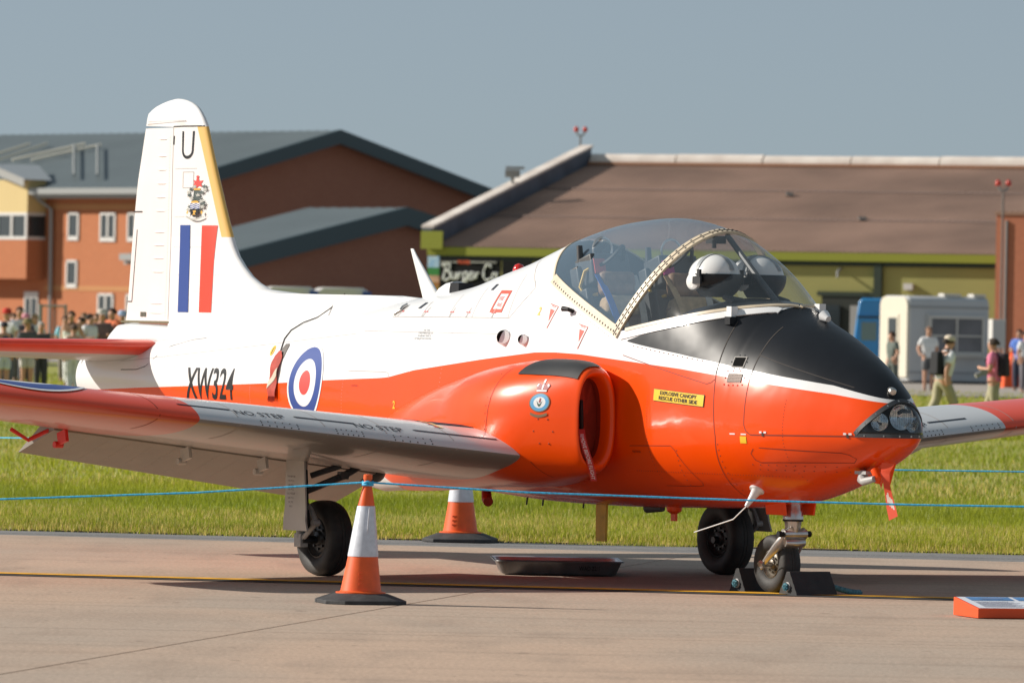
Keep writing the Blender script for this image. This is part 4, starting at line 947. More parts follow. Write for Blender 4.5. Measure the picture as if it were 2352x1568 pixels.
# serial, roundel, placards
text_on('XW324',.3,F_(-8.352,1.222),'serial_number',m_ink,fuse,width=.77,height=.225,bold=.003,maxlen=.03)
rp=[]
for r0,r1,mi in ((.0,.085,2),(.085,.165,1),(.165,.248,0),(.248,.268,1)): rp+=ringpolys(max(r0,.001),r1,48,mi)
rd_=poly_on(rp,F_(-6.835,1.252,.0035),'fuselage_roundel',[m_blue,m_white,m_red],fuse,.04)
def frame(w_,h_,t): return [([(-w_,-h_),(w_,-h_),(w_-t,-h_+t),(-w_+t,-h_+t)],0),([(w_,-h_),(w_,h_),(w_-t,h_-t),(w_-t,-h_+t)],0),([(w_,h_),(-w_,h_),(-w_+t,h_-t),(w_-t,h_-t)],0),([(-w_,h_),(-w_,-h_),(-w_+t,-h_+t),(-w_+t,h_-t)],0)]
poly_on(frame(.092,.074,.022),F_(-4.335,1.835,.0035),'fire_panel_frame',mat('frame_red',(.72,.09,.05),.4),fuse)
text_on('FIRE',.05,F_(-4.345,1.855),'fire_panel_word',m_red,fuse,width=.075,height=.026); text_on('PANEL',.05,F_(-4.325,1.812),'fire_panel_word',m_red,fuse,width=.085,height=.026)
for i,(t_,w_) in enumerate((('CAUTION',.10),('UNIFIED THREADS USED ON',.22),('THIS AIRCRAFT REFER TO',.21),('AIR PUBLICATIONS FOR DETAILS',.26))):
    text_on(t_,.02,F_(-5.253,1.632-.0185*i),'caution_line',m_ngrey,fuse,width=w_,height=.0125)
m_pred=mat('placard_triangle_red',(.70,.06,.03),.4)
for X,z in ((-3.545,1.752),(-3.118,1.622)):
    o=[(-.055,.072),(.062,.058),(.0,-.088),(-.055,.072)]
    tri=[(-.055,.075),(.062,.055),(-.012,-.095)]; inn=[(-.030,.040),(.032,.028),(-.010,-.045)]
    sc=lambda T,f,cx=-.002,cy=.012:[(cx+(u-cx)*f,cy+(v-cy)*f) for u,v in T]
    poly_on([(sc(tri,1.0),1),(sc(tri,.90),0,.001),(inn,1,.0022)],F_(X,z,.003),'danger_triangle',[m_white,m_pred],fuse)
    text_on('DANGER',.02,(lambda X,z:lambda u,v:fpt(X+.005+u,z+.054-.16*u+v,.0055))(X,z),'danger_word',m_pred,fuse,width=.065,height=.012)
for X,z in ((-3.712,1.775),(-5.465,1.125)): text_on('2',.06,F_(X,z),'zone_number',m_yel,fuse,width=.034,height=.055,bold=.0015)
ec=lambda u,v:fpt(-1.965+u,1.237-.016*u/.25+v*.74,.0045)
poly_on([([(-.25,-.053),(.25,-.053),(.25,.053),(-.25,.053)],1),([(-.246,-.049),(.246,-.049),(.246,.049),(-.246,.049)],0,.0012)],ec,'rescue_placard',[mat('placard_yellow',(.86,.56,.01),.4,coat=.3),m_ink],fuse)
ec2=lambda dv:(lambda u,v:fpt(-1.965+u,1.237-.016*u/.25+(v+dv)*.74,.0075))
text_on('EXPLOSIVE CANOPY',.05,ec2(.023),'rescue_wording',m_ink,fuse,width=.36,height=.034,bold=.0014); text_on('RESCUE OTHER SIDE',.05,ec2(-.021),'rescue_wording',m_ink,fuse,width=.38,height=.034,bold=.0014)
text_on('ELECTRICAL',.02,F_(-2.415,.885),'stencil_word',m_ink,fuse,width=.09,height=.013); text_on('ELECTRICAL',.02,F_(-6.064,1.245),'stencil_word',m_ink,fuse,width=.10,height=.012)
poly_on([(disc(.03,20,ry=.036),0),([(-.006,-.025),(.006,-.02),(.008,.026),(-.004,.022)],1,.001)],F_(-7.485,1.468),'earth_point_mark',[m_yel,m_ink],fuse)
poly_on([([(-.028,-.022),(.028,-.022),(.028,.022),(-.028,.022)],0)],F_(-1.345,.985),'bonding_mark',m_yel,fuse)
for dx in (-.05,.05): poly_on([([(-.024+dx,-.004),(.024+dx,-.004),(.024+dx,.004),(-.024+dx,.004)],0)],F_(-1.42+.03,1.02),'latch_mark',m_white,fuse)
for X,z in ((-4.60,1.93),(-5.62,1.80)): poly_on([([(-.03,-.02),(.015,-.02),(.03,.02),(-.015,.02)],0)],F_(X,z),'lifting_mark',m_ngrey,fuse)
# squadron badge on the nacelle: crown, blue ring, white field, green wreath, scroll
bd=[([(-.030,.074),(.030,.074),(.034,.088),(.044,.112),(.030,.126),(.010,.116),(.0,.132),(-.010,.116),(-.030,.126),(-.044,.112),(-.034,.088)],3,0),([(-.030,.070),(.030,.070),(.032,.080),(-.032,.080)],1,.001),([(-.006,.126),(.006,.126),(.006,.150),(-.006,.150)],1,.001),([(-.040,.106),(-.034,.120),(-.026,.118),(-.032,.100)],1,.0012),([(.040,.106),(.034,.120),(.026,.118),(.032,.100)],1,.0012),([(-.004,.085),(.004,.085),(.004,.118),(-.004,.118)],1,.0012)]
for r0,r1,k in ((.001,.036,1),(.036,.056,0),(.056,.062,2)): bd+=[(p,kk,0) for p,kk in ringpolys(r0,r1,28,k)]
bd+=[([(x,y) for x,y in [(-.018,.012),(-.008,-.02),(.0,-.028),(.008,-.02),(.018,.012),(.008,-.004),(.0,-.012),(-.008,-.004)]],4,.001),([(-.004,.0),(.006,.0),(.008,.026),(.0,.03)],3,.0015),
     ([(x,-.075-.016*math.cos(x*30)+.012) for x in np.linspace(-.05,.05,11)]+[(x,-.075-.016*math.cos(x*30)-.006) for x in np.linspace(.05,-.05,11)],2,.0008)]
poly_on([([(u*1.25,v*1.0) for u,v in p],k,l) for p,k,l in bd],nfn(-2.86,1.185),'squadron_badge',[mat('badge_blue',(.10,.36,.62),.4),m_white,mat('badge_bronze',(.20,.13,.06),.5),mat('badge_maroon',(.30,.03,.04),.5),mat('badge_green',(.02,.08,.05),.5)],it_s,.02)
# wing root walkway and warning placard
b=MB(air=True); b.grid([[wpt(S,c,True,.004) for S in (1.12,1.3,1.5)] for c in np.linspace(.16,.50,6)]); b.build('walkway_panel',m_ngrey,wing_s,smooth=0)
b=MB(air=True)
for S0,S1,k in [(1.50,1.53,0)]: b.grid([[wpt(S,c,True,.0042) for S in (S0,S1)] for c in np.linspace(.10,.50,8)])
b.build('walkway_edge',m_yel,wing_s,smooth=0)
b=MB(air=True)
for k in range(12):
    c=.10+.4*k/12; b.add([wpt(1.535,c,True,.0045),wpt(1.56,c,True,.0045),wpt(1.56,c+.016,True,.0045),wpt(1.535,c+.016,True,.0045)],[(0,1,2,3)])
b.build('walkway_dashes',m_red,wing_s,smooth=0)
# fittings
def vent(X,z,r,l):
    p=Vector(fpt(X,z,0)); n=fnorm(X,z); b=MB(air=True); a=p-Vector((l*.9,0,0))-n*.02; f=p+n*.025
    b.tube([a,p+n*.012,f+Vector((.012,0,0)),f+Vector((.012,0,0)),p],[r*.7,r,r,r*.86,r*.7],20,caps=False); b.build('vent_tube',m_white,fuse)
    b=MB(air=True); b.lathe([(.001,0),(r*.87,0)],f+Vector((.004,0,0)),(1,.35,0),20,caps=False); b.build('vent_mouth',mat('vent_dark',(.006,.006,.006),.9,spec=.1),fuse)
vent(-4.06,1.592,.052,.10); vent(-3.80,1.580,.036,.07)
poly_on([([(x,y) for x,y in [(-.036,-.024),(.036,-.024),(.044,-.014),(.044,.018),(.034,.028),(-.034,.028),(-.044,.018),(-.044,-.014)]],0)],F_(-1.493,1.470,.003),'air_inlet',mat('hole_black',(.006,.006,.006),.9,spec=.1),fuse)
poly_on(frame(.050,.034,.005),F_(-1.493,1.472,.005),'inlet_rim',mat('inlet_rim',(.20,.18,.16),.5),fuse)
rivet_rows('inlet_screws',[(Vector(fpt(-1.493+.062*math.cos(t),1.473+.045*math.sin(t),.002)),fnorm(-1.493,1.473)) for t in np.linspace(0,6.28,11)[:-1]],.005,m_dgrey,fuse)
gm=[]; 
poly_on([([(-.062,-.028),(.062,-.028),(.062,.028),(-.062,.028)],0)]+[([(-.06,y),(.06,y),(.06,y+.004),(-.06,y+.004)],1,.0015) for y in np.linspace(-.026,.022,6)]+[([(x,-.027),(x+.003,-.027),(x+.003,.027),(x,.027)],1,.0028) for x in np.linspace(-.058,.056,14)],F_(-1.486,1.372,.003),'grille',[m_ink,mat('grille_wire',(.35,.22,.17),.5)],fuse)
rivet_rows('grille_screws',[(Vector(fpt(-1.486+dx,1.372+dz,.002)),fnorm(-1.486,1.372)) for dx,dz in [(-.078,-.042),(-.04,-.046),(0,-.046),(.04,-.046),(.078,-.042),(-.08,0),(.08,0),(-.075,.042),(-.03,.046),(.03,.046),(.075,.042)]],.006,m_pred,fuse)
p=Vector(fpt(-3.29,1.777,0)); n=fnorm(-3.29,1.777); b=MB(air=True); b.tube([p,p+n*.04,p+n*.05+Vector((-.05,0,0))],[.014,.014,.018],10); b.build('canopy_handle',m_ink,fuse)
p=Vector((-.405,.05,1.315)); b=MB(air=True); b.lathe([(.001,-.06),(.014,-.035),(.024,.0),(.026,.02),(.018,.032),(.001,.036)],p,(.85,.2,-.25),18,caps=False); b.build('temperature_probe',m_steel,fuse)
b=MB(air=True); b.tube([(-1.34,-.05,1.78),(-1.30,-.05,1.775),(-1.25,-.05,1.755)],[.015,.04,.02],12); b.build('rain_deflector',m_white,fuse)
# spine: blade aerial, cold air scoop, beacon
b=MB(air=True); rows=[]
for t in np.linspace(0,1,9):
    cx=-5.93-.29*t; cz=1.83+.36*t; ch=.17*(1-t)+.035; th=.028*(1-t)+.009
    if t==1: cz+=.004
    rows.append([(cx+ch*math.cos(a)*.5,th*math.sin(a),cz+.02*math.cos(a)*(1-t)) for a in [2*math.pi*k/16 for k in range(16)]])
b.grid(rows,close_u=True,caps=True); b.build('blade_aerial',m_white,jet,smooth=60)
b=MB(air=True); rows=[]
for X,h,w_ in [(-5.88,.005,.03),(-5.80,.055,.055),(-5.72,.075,.065),(-5.62,.078,.068)]:
    rows.append([(X,w_*math.copysign(abs(math.sin(a))**.6,math.sin(a)),top(X)-.03+(h+.03)*abs(math.cos(a))**.6 if math.cos(a)>0 else top(X)-.05) for a in [2*math.pi*k/20 for k in range(20)]])
b.grid(rows,close_u=True,caps=True); sc_=b.build('air_scoop',m_white,jet,smooth=50)
b=MB(air=True); b.box((-5.565,0,top(-5.565)+.022),(.11,.118,.075)); b.build('scoop_mouth',m_ink,sc_,smooth=0)
b=MB(air=True); b.lathe([(.045,0),(.045,.012),(.040,.04),(.028,.062),(.001,.072)],(-4.84,0,top(-4.84)-.01),(0,0,1),20,caps=False); bc=b.build('beacon',mat('beacon_red',(.62,.02,.012),.12,coat=.8),jet,smooth=60)
b=MB(air=True); b.tube([Vector(fpt(X,1.735+.03*math.sin((X+5.93)*20),.008)) for X in np.linspace(-5.93,-5.88,3)]+[Vector(fpt(-5.89,1.78,.012)),Vector(fpt(-5.88,1.80,.008))],.012,8); b.build('grab_handle',m_steel,fuse)
# belly and chin fittings
b=MB(air=True); b.box((-3.758,0,.385),(.115,.018,.25),taper=1.05); b.build('ground_blade',mat('blade_yellow',(.85,.55,.05),.5,var=.2,vscale=10),jet)
b=MB(air=True); b.lathe([(.05,.04),(.055,.0),(.05,-.03),(.02,-.05)],(-2.82,.05,.52),(0,0,1),16); b.box((-2.82,.05,.465),(.05,.02,.08)); b.build('drain_fitting',[m_orange],jet)
b=MB(air=True); b.tube([(-3.18,.02,.525),(-3.18,.02,.50),(-3.0,.02,.50)],[.03,.035,.02],10); b.build('drain_fairing',m_dgrey,jet)
for X in (-4.6,-4.4,-3.9): 
    b=MB(air=True); b.cyl((X,.05,.53),(X-.01,.05,.475),.006,n=6); b.build('drain_pipe',m_dgrey,jet)
p=Vector(fpt(-1.457,.668,0)); n=fnorm(-1.457,.668); q=Vector((-1.475,.40,.56)); b=MB(air=True); b.tube([p-n*.01,p+n*.006,p+n*.014,p.lerp(q,.35)+n*.01,q],[.05,.05,.032,.024,.013],16); aer=b.build('whip_aerial_base',m_white,jet)
b=MB(air=True); b.tube([q,Vector((-1.619,.40,.475)),Vector((-2.03,.42,.379))],.004,6); b.build('whip_aerial',m_white,aer)
b=MB(air=True)
for s_ in (.02,-.085):   # two fangs under the chin
    x=-.53-(.06 if s_<0 else 0); b.add([(x+.05,s_+.02,.90),(x-.09,s_+.02,.87),(x-.09,s_-.02,.87),(x+.05,s_-.02,.90),(x-.01,s_,.70)],[(0,1,2,3),(0,1,4),(1,2,4),(2,3,4),(3,0,4)])
b.build('chin_strake',m_orange,jet,smooth=0)
b=MB(air=True); b.tube([(-.62,.10,.80),(-.60,.12,.755),(-.56,.14,.745),(-.46,.13,.765)],[.03,.035,.025,.02],12); b.box((-.60,.10,.80),(.12,.08,.02)); b.build('tow_fitting',m_leg,jet)
b=MB(air=True); b.tube([(-.50,.10,.82),(-.46,.10,.77),(-.47,.10,.74)],[.028,.026,.02],12); b.build('pitot_cover',m_orange,jet)

# ------------------------------------------------------------------ undercarriage
def wheel(parent,c,r,wd,hubr,n=40,out=1):
    wl=empty('wheel',(0,0,0),0,parent); h=wd/2; t=MB(air=True)
    prof=[(hubr,-h*.62),(hubr*1.08,-h*.80),(hubr+(r-hubr)*.35,-h*.96),(hubr+(r-hubr)*.65,-h),(hubr+(r-hubr)*.88,-h*.86),(r*.985,-h*.60),(r,-h*.3),(r,-h*.16),(r*.988,-h*.15),(r*.988,-h*.12),(r,-h*.11),(r,h*.11),(r*.988,h*.12),(r*.988,h*.15),(r,h*.16),(r,h*.3),(r*.985,h*.60),(hubr+(r-hubr)*.88,h*.86),(hubr+(r-hubr)*.65,h),(hubr+(r-hubr)*.35,h*.96),(hubr*1.08,h*.80),(hubr,h*.62)]
    t.lathe(prof,c,(0,1,0),n,caps=False); t.build('tyre',m_rubber,wl,smooth=50)
    for sg in (1,-1):
        t=MB(air=True); t.lathe([(hubr*1.02,h*.70),(hubr*.94,h*.74),(hubr*.90,h*.60),(hubr*.72,h*.42),(hubr*.66,h*.46),(hubr*.40,h*.50),(hubr*.32,h*.66),(hubr*.16,h*.74),(.001,h*.75)],c,(0,sg,0),n,caps=False)
        for k in range(8):
            a=k*math.pi/4; e=Vector(c)+Vector((math.cos(a)*hubr*.55,sg*h*.50,math.sin(a)*hubr*.55)); t.cyl(e-Vector((0,sg*.01,0)),e+Vector((0,sg*.010,0)),hubr*.07,n=8)
        t.build('rim',m_hub if r>.2 else mat('nose_hub',(.16,.14,.11),.4,metal=.5,var=.4,vscale=25),wl,smooth=35)
    return wl
def main_gear(sg):
    g=empty('main_undercarriage',(0,0,0),0,jet); s=lambda v:sg*v
    def part(name,m_,fn,bev=.004):
        b=MB(air=True); fn(b); o=b.build(name,m_,g,smooth=40)
        return bevelled(o,bev) if bev else o
    wheel(g,(-4.655,s(1.60),.249),.250,.180,.130)
    part('oleo_leg',m_leg,lambda b:(b.tube([(-4.70,s(1.765),.86),(-4.70,s(1.765),.50),(-4.69,s(1.765),.30)],[.045,.042,.038],16),b.tube([(-4.69,s(1.765),.36),(-4.69,s(1.765),.25)],[.030,.030],14),b.box((-4.69,s(1.76),.235),(.085,.06,.09))),.004)
    part('axle',m_hub,lambda b:b.cyl((-4.66,s(1.50),.238),(-4.66,s(1.775),.238),.026))
    part('torque_link',m_leg,lambda b:(b.tube([(-4.66,s(1.765),.245),(-4.55,s(1.765),.315),(-4.50,s(1.76),.355)],[.018,.016,.02],8),b.tube([(-4.50,s(1.76),.355),(-4.56,s(1.765),.44),(-4.66,s(1.765),.50)],[.02,.016,.018],8),b.cyl((-4.50,s(1.74),.355),(-4.50,s(1.79),.355),.022,n=10)),0)
    def dr(b):
        rows=[[(x,s(1.835+.02*((x+4.62)/.14)**2*(1 if z<.4 else .6)),z) for x in np.linspace(-4.765+.02*(z-.3),-4.48-.13*(z-.3),9)] for z in np.linspace(.30,.80,8)]
        rows[0]=[(x+(.02 if x>-4.55 else 0),y,z) for x,y,z in rows[0]]
        b.grid(rows); b.grid([[(x,y-s(.012),z) for x,y,z in r] for r in rows])
        b.grid([rows[0],[(x,y-s(.012),z) for x,y,z in rows[0]]]); b.grid([[r[-1] for r in rows],[(r[-1][0],r[-1][1]-s(.012),r[-1][2]) for r in rows]]); b.grid([[r[0] for r in rows],[(r[0][0],r[0][1]-s(.012),r[0][2]) for r in rows]])
    part('leg_door',m_lgrey,dr,0)
    if sg>0:
        for i,t_ in enumerate(('TYRE PRESSURE','120 P.S.I.','130 P.S.I.','130 P.S.I.','OLEO PRESSURE','500 P.S.I.','OIL SPEC','OM 15')):
            text_on(t_,.02,(lambda z0:lambda u,v:(-4.66+u,1.862,z0+v))(.655-.028*i),'pressure_stencil',m_ink,g,width=.008*len(t_),height=.013)
    part('side_stay',m_dgrey,lambda b:(b.tube([(-4.66,s(1.74),.56),(-4.60,s(1.50),.66),(-4.60,s(1.30),.76)],[.022,.026,.022],8),b.tube([(-4.68,s(1.70),.66),(-4.55,s(1.55),.73)],[.02,.02],8),b.box((-4.60,s(1.50),.665),(.05,.06,.05))),0)
    part('brake_pipe',m_ink,lambda b:b.tube([(-4.62,s(1.77),.70),(-4.59,s(1.775),.48),(-4.56,s(1.78),.36),(-4.60,s(1.76),.27)],.008,6),0)
    part('wheel_well_door',m_dgrey if sg<0 else m_ink,lambda b:b.tube([(-5.34,s(.98),.70),(-5.24,s(.98),.685),(-5.12,s(1.0),.68),(-5.0,s(1.0),.685),(-4.90,s(1.0),.70)],[.02,.075,.09,.075,.02],14),0)
main_gear(1); main_gear(-1)
ng=empty('nose_undercarriage',(0,0,0),0,jet)
wheel(ng,(-1.700,0,.188),.189,.140,.090,36)
def part(name,m_,fn,bev=0):
    b=MB(air=True); fn(b); o=b.build(name,m_,ng,smooth=40)
    return bevelled(o,bev) if bev else o
part('strut',m_steel,lambda b:b.lathe([(.052,.0),(.055,-.06),(.064,-.075),(.066,-.12),(.060,-.125),(.055,-.14),(.052,-.165),(.048,-.20),(.030,-.235)],(-1.53,0,.60),(0,0,1),24))
part('strut_seal',m_ink,lambda b:b.lathe([(.0655,-.001),(.0665,-.006),(.0655,-.012)],(-1.53,0,.478),(0,0,1),24,caps=False))
part('fork_pivot',m_steel,lambda b:(b.cyl((-1.515,-.085,.385),(-1.515,.085,.385),.033,n=16),b.box((-1.525,0,.42),(.06,.07,.08),taper=.8)))
part('pivot_bolt',m_ink,lambda b:b.cyl((-1.515,.085,.385),(-1.515,.125,.385),.02,n=8)); part('pivot_bolt',m_ink,lambda b:b.cyl((-1.515,-.085,.385),(-1.515,-.125,.385),.02,n=8))
def fork(b):
    for sg in (1,-1):
        rows=[]
        for X,S_,z,a,h in [(-1.500,.045,.380,.032,.050),(-1.520,.070,.350,.028,.055),(-1.565,.092,.312,.017,.058),(-1.62,.102,.264,.015,.050),(-1.67,.105,.218,.015,.040),(-1.705,.106,.184,.015,.034)]:
            rows.append([(X+h*.7*math.cos(q)*.6-h*.5*math.sin(q)*.2,sg*(S_+a*math.sin(q)),z+h*math.cos(q)) for q in [2*math.pi*k/14 for k in range(14)]])
        b.grid(rows,close_u=True,caps=True)
    b.tube([(-1.512,-.07,.33),(-1.50,0,.325),(-1.512,.07,.33)],[.026,.03,.026],12)
part('fork',m_steel,fork)
part('axle_bolt',m_steel,lambda b:(b.cyl((-1.70,-.125,.188),(-1.70,.125,.180),.02,n=12),b.cyl((-1.70,.115,.188),(-1.70,.130,.180),.028,n=6),b.cyl((-1.70,-.115,.188),(-1.70,-.130,.180),.028,n=6)))
for sg in (1,-1): part('nose_gear_door',m_orange,lambda b:b.box((-1.56,sg*.115,.565),(.22,.014,.12),M=Matrix.Rotation(R(-8*sg),3,'X')),.004)

for sg in (1,-1):
    b=MB(air=True); b.tube([(-6.15,sg*.50,.66),(-5.95,sg*.52,.63),(-5.6,sg*.55,.615),(-5.3,sg*.58,.62),(-5.0,sg*.6,.66)],[.01,.06,.08,.07,.02],18); b.build('flap_fairing',m_lgrey,jet,smooth=60)
b=MB(air=True); b.tube([(-5.05,.10,.60),(-5.0,.12,.50),(-4.95,.14,.485)],[.03,.036,.034],14); b.build('drain_mast',mat('drain_red',(.30,.03,.015),.5),jet)

# nacelle skin joint with screws, extra rivet lines on the fuselage frames
def nseam(X0,X1,z0,z1,n=24,wd=.005):
    b=MB(air=True); b.grid([[tuple(Vector(nac_pt(X0+(X1-X0)*k/n-wd/2,z0+(z1-z0)*k/n,.0025))),tuple(Vector(nac_pt(X0+(X1-X0)*k/n+wd/2,z0+(z1-z0)*k/n,.0025)))] for k in range(n+1)]); return b.build('nacelle_seam',m_lineorange,it_s,smooth=0)
nseam(-3.34,-3.28,.86,1.40); nseam(-2.98,-2.94,.80,.70)
rivet_rows('nacelle_screws',[(Vector(nac_pt(-3.31+.05*math.sin(z*9)*0-.03,z,.001)),(0,.95,.2)) for z in np.linspace(.9,1.36,10)]+[(Vector(nac_pt(-2.83+.07*math.cos(t),1.0+.09*math.sin(t),.002)),(0,1,0)) for t in np.linspace(0,6.28,7)[:-1]],.006,m_lineorange,it_s)
pts=[]
for X in (-4.85,-6.25,-7.7,-8.62):
    zt,zc,zb,w_,nu,nl=st(X)
    for z in np.linspace(1.05,zt-.12,30): pts.append((Vector(fpt(X,z,.0008)),fnorm(X,z)))
for z in (1.40,1.52):
    for X in np.linspace(-9.3,-6.0,80): 
        if z<top(X)-.1: pts.append((Vector(fpt(X,z,.0008)),fnorm(X,z)))
rivet_rows('frame_rivets',pts,.0030,m_linewhite,fuse)
pts=[]
for X in (-2.28,-1.02):
    for z in np.linspace(.72,1.24,26): pts.append((Vector(fpt(X,z,.0008)),fnorm(X,z)))
for X in np.linspace(-2.5,-1.1,60): pts.append((Vector(fpt(X,.76,.0008)),fnorm(X,.76)))
rivet_rows('frame_rivets',pts,.0035,m_lineorange,fuse)
# ------------------------------------------------------------------ loose things round the aircraft
jet_Mi=jet_M.inverted()
def apx(px,py,axis,val):
    """photo direction cut with an aircraft plane X, S or Z = val, in (X,S,Z)"""
    u,v=ray(px,py); o=jet_Mi@Vector((0,0,CAM_H)); e=jet_Mi@Vector((u,1,CAM_H+v)); A=Vector((o.x,-o.y,o.z)); B=Vector((e.x,-e.y,e.z))-A
    i='XSZ'.index(axis); t=(val-A[i])/B[i]; return A+B*t
m_cone=mat('cone_orange',(.86,.115,.012),.45,coat=.1,var=.10,vscale=14); m_sleeve=mat('cone_sleeve',(.66,.69,.76),.38,var=.10,vscale=30); m_base=mat('cone_base_rubber',(.045,.045,.047),.75,var=.4,vscale=9,bump=.3,bscale=40)
def cone(loc,s,rz,label,lean=0):
    c=empty('traffic_cone',loc,rz); c.scale=(s,s,s); tag(c,label,'traffic cone','traffic cones holding the blue rope')
    b=MB(); oct_=[(x,y) for x,y in [(-.2475,-.15),(-.15,-.2475),(.15,-.2475),(.2475,-.15),(.2475,.15),(.15,.2475),(-.15,.2475),(-.2475,.15)]]
    rows=[[(x*f,y*f,z) for x,y in oct_] for f,z in ((1.0,0.),(1.0,.022),(.93,.030),(.60,.062),(.30,.064))]
    b.grid(rows,close_u=True,caps=True); bevelled(b.build('base',m_base,c,smooth=25),.003)
    b=MB(); b.lathe([(.150,.062),(.150,.070),(.128,.072),(.122,.078),(.0895,.281),(.0515,.582),(.030,.690),(.0265,.705),(.0265,.715),(.022,.722),(.022,.738),(.0265,.742),(.0265,.768),(.020,.772)],n=36); bo=b.build('body',m_cone,c,smooth=30)
    for v in bo.data.vertices: v.co.x+=lean*max(0,v.co.z-.07)
    b=MB(); b.lathe([(.0912,.281),(.0926,.283),(.0545,.581),(.0530,.583)],n=36,caps=False); b.box((.0,-.0745,.43),(.006,.006,.29),M=Matrix.Rotation(math.atan(.126),3,'X')); sl_=b.build('reflective_sleeve',m_sleeve,c,smooth=30)
    for v in sl_.data.vertices: v.co.x+=lean*max(0,v.co.z-.07)
    for k in range(3):
        b=MB(); b.box((0,0,0),(.030,.004,.010)); q=b.build('moulded_mark',m_cone,c,smooth=0); zz=.12+.03*k; q.location=(-.025+lean*.05,-(.120-.162*(zz-.078))-.0005,zz); 
    return c
near=ground(828,1385); far=ground(1057,1243)
cone(near,1.0,R(14),'traffic cone with the blue rope knotted round its neck in front of the wheel',.045); cone((far.x,far.y,0),1.09,R(-10),'traffic cone standing on the asphalt strip by the grass')
m_rope=mat('blue_polyrope',(.05,.50,.86),.55,var=.35,vscale=60); m_trope=mat('teal_rope',(.09,.26,.32),.8,var=.4,vscale=50)
def rope(name,pts,r,m_,label,sag=0.,group=None,twist=0):
    P=[Vector(p) for p in pts]; out=[]
    for a,b_ in zip(P[:-1],P[1:]):
        n=max(2,int((b_-a).length/.12)); 
        for k in range(n):
            t=k/n; out.append(a.lerp(b_,t)-Vector((0,0,sag*4*t*(1-t))))
    out.append(P[-1]); b=MB(); b.tube(out,[r*(1+.10*math.sin(i*2.2)) for i in range(len(out))],7); o=b.build(name,m_,smooth=60)
    return tag(o,label,'rope',group)
def dfr(px): return 43.45-.18*((px-1176)/FPX*43.4+.874)
nk=Vector((near.x+.045*.65,near.y,.722))
rp1=rope('barrier_rope',[at(-900,1168,dfr(-900)),at(0,1146,dfr(0)),at(450,1131,dfr(450)),nk+Vector((-.03,-.01,0)),nk+Vector((0,-.034,.004)),nk+Vector((.034,0,0)),at(1200,1130,dfr(1200)),at(1700,1148,dfr(1700)),at(2100,1159,dfr(2100)),at(2352,1163,dfr(2352)),at(3300,1172,dfr(3300))],.0060,m_rope,'bright blue rope looped over the cone neck and strung in front of the aircraft')
b=MB(); b.tube([nk+Vector((.030*math.cos(t),.030*math.sin(t),.004*math.sin(t*3))) for t in np.linspace(0,6.283,20)[:-1]],.0085,8,closed=True); b.tube([nk+Vector((.030*math.cos(t),.030*math.sin(t),-.012)) for t in np.linspace(0,6.283,20)[:-1]],.008,8,closed=True)
b.build('rope_loop',m_rope,rp1)
ft=Vector((far.x,far.y,.79))
rope('barrier_rope',[at(-700,998,67),at(0,1005,64.5),at(300,1008,62.5),ft,at(1650,1060,55.9),at(2060,1079,55.6),at(2352,1083,55.3),at(3100,1092,55)],.0060,m_rope,'bright blue rope strung behind the aircraft along the grass')
# drip tray
def tray():
    c=Vector((.335,49.35,0)); t=empty('drip_tray',c,R(2)); tag(t,'shallow dark metal drip tray on the concrete under the engine','tray')
    def rr(w_,d_,r,n=5):
        P=[]
        for cx,cy,a0 in ((w_-r,d_-r,0),(-w_+r,d_-r,90),(-w_+r,-d_+r,180),(w_-r,-d_+r,270)):
            P+=[(cx+r*math.cos(R(a0+90*k/n)),cy+r*math.sin(R(a0+90*k/n))) for k in range(n+1)]
        return P
    lv=[(.36,.40,.05,.0),(.385,.425,.06,.012),(.420,.460,.07,.092),(.438,.478,.075,.099),(.439,.479,.075,.094)]
    b=MB(); rows=[[(x,y,z) for x,y in rr(w_,d_,r)] for w_,d_,r,z in lv]; b.grid(rows,close_u=True); b.add(rows[0],[tuple(range(len(rows[0])))]); b.build('tray_shell',mat('tray_metal',(.16,.16,.16),.38,metal=.5,var=.3,vscale=10),t,smooth=40)
    b=MB(); r2=[[(x*.985,y*.985,z+.004) for x,y in rr(w_,d_,r)] for w_,d_,r,z in lv[:4]]; b.grid(r2,close_u=True); b.add(r2[0],[tuple(range(len(r2[0])))]); b.build('tray_lining',mat('tray_inside',(.55,.56,.58),.3,metal=.6,var=.2,vscale=5),t,smooth=40)
    text_on('WAD 22/1',.05,lambda u,v:(.20+u,-.468+.0-.0-(.04*(.055+v)/.1)+.026,.054+v),'tray_lettering',m_ink,t,width=.135,height=.030,air=False,maxlen=.05)
    return t
tray()
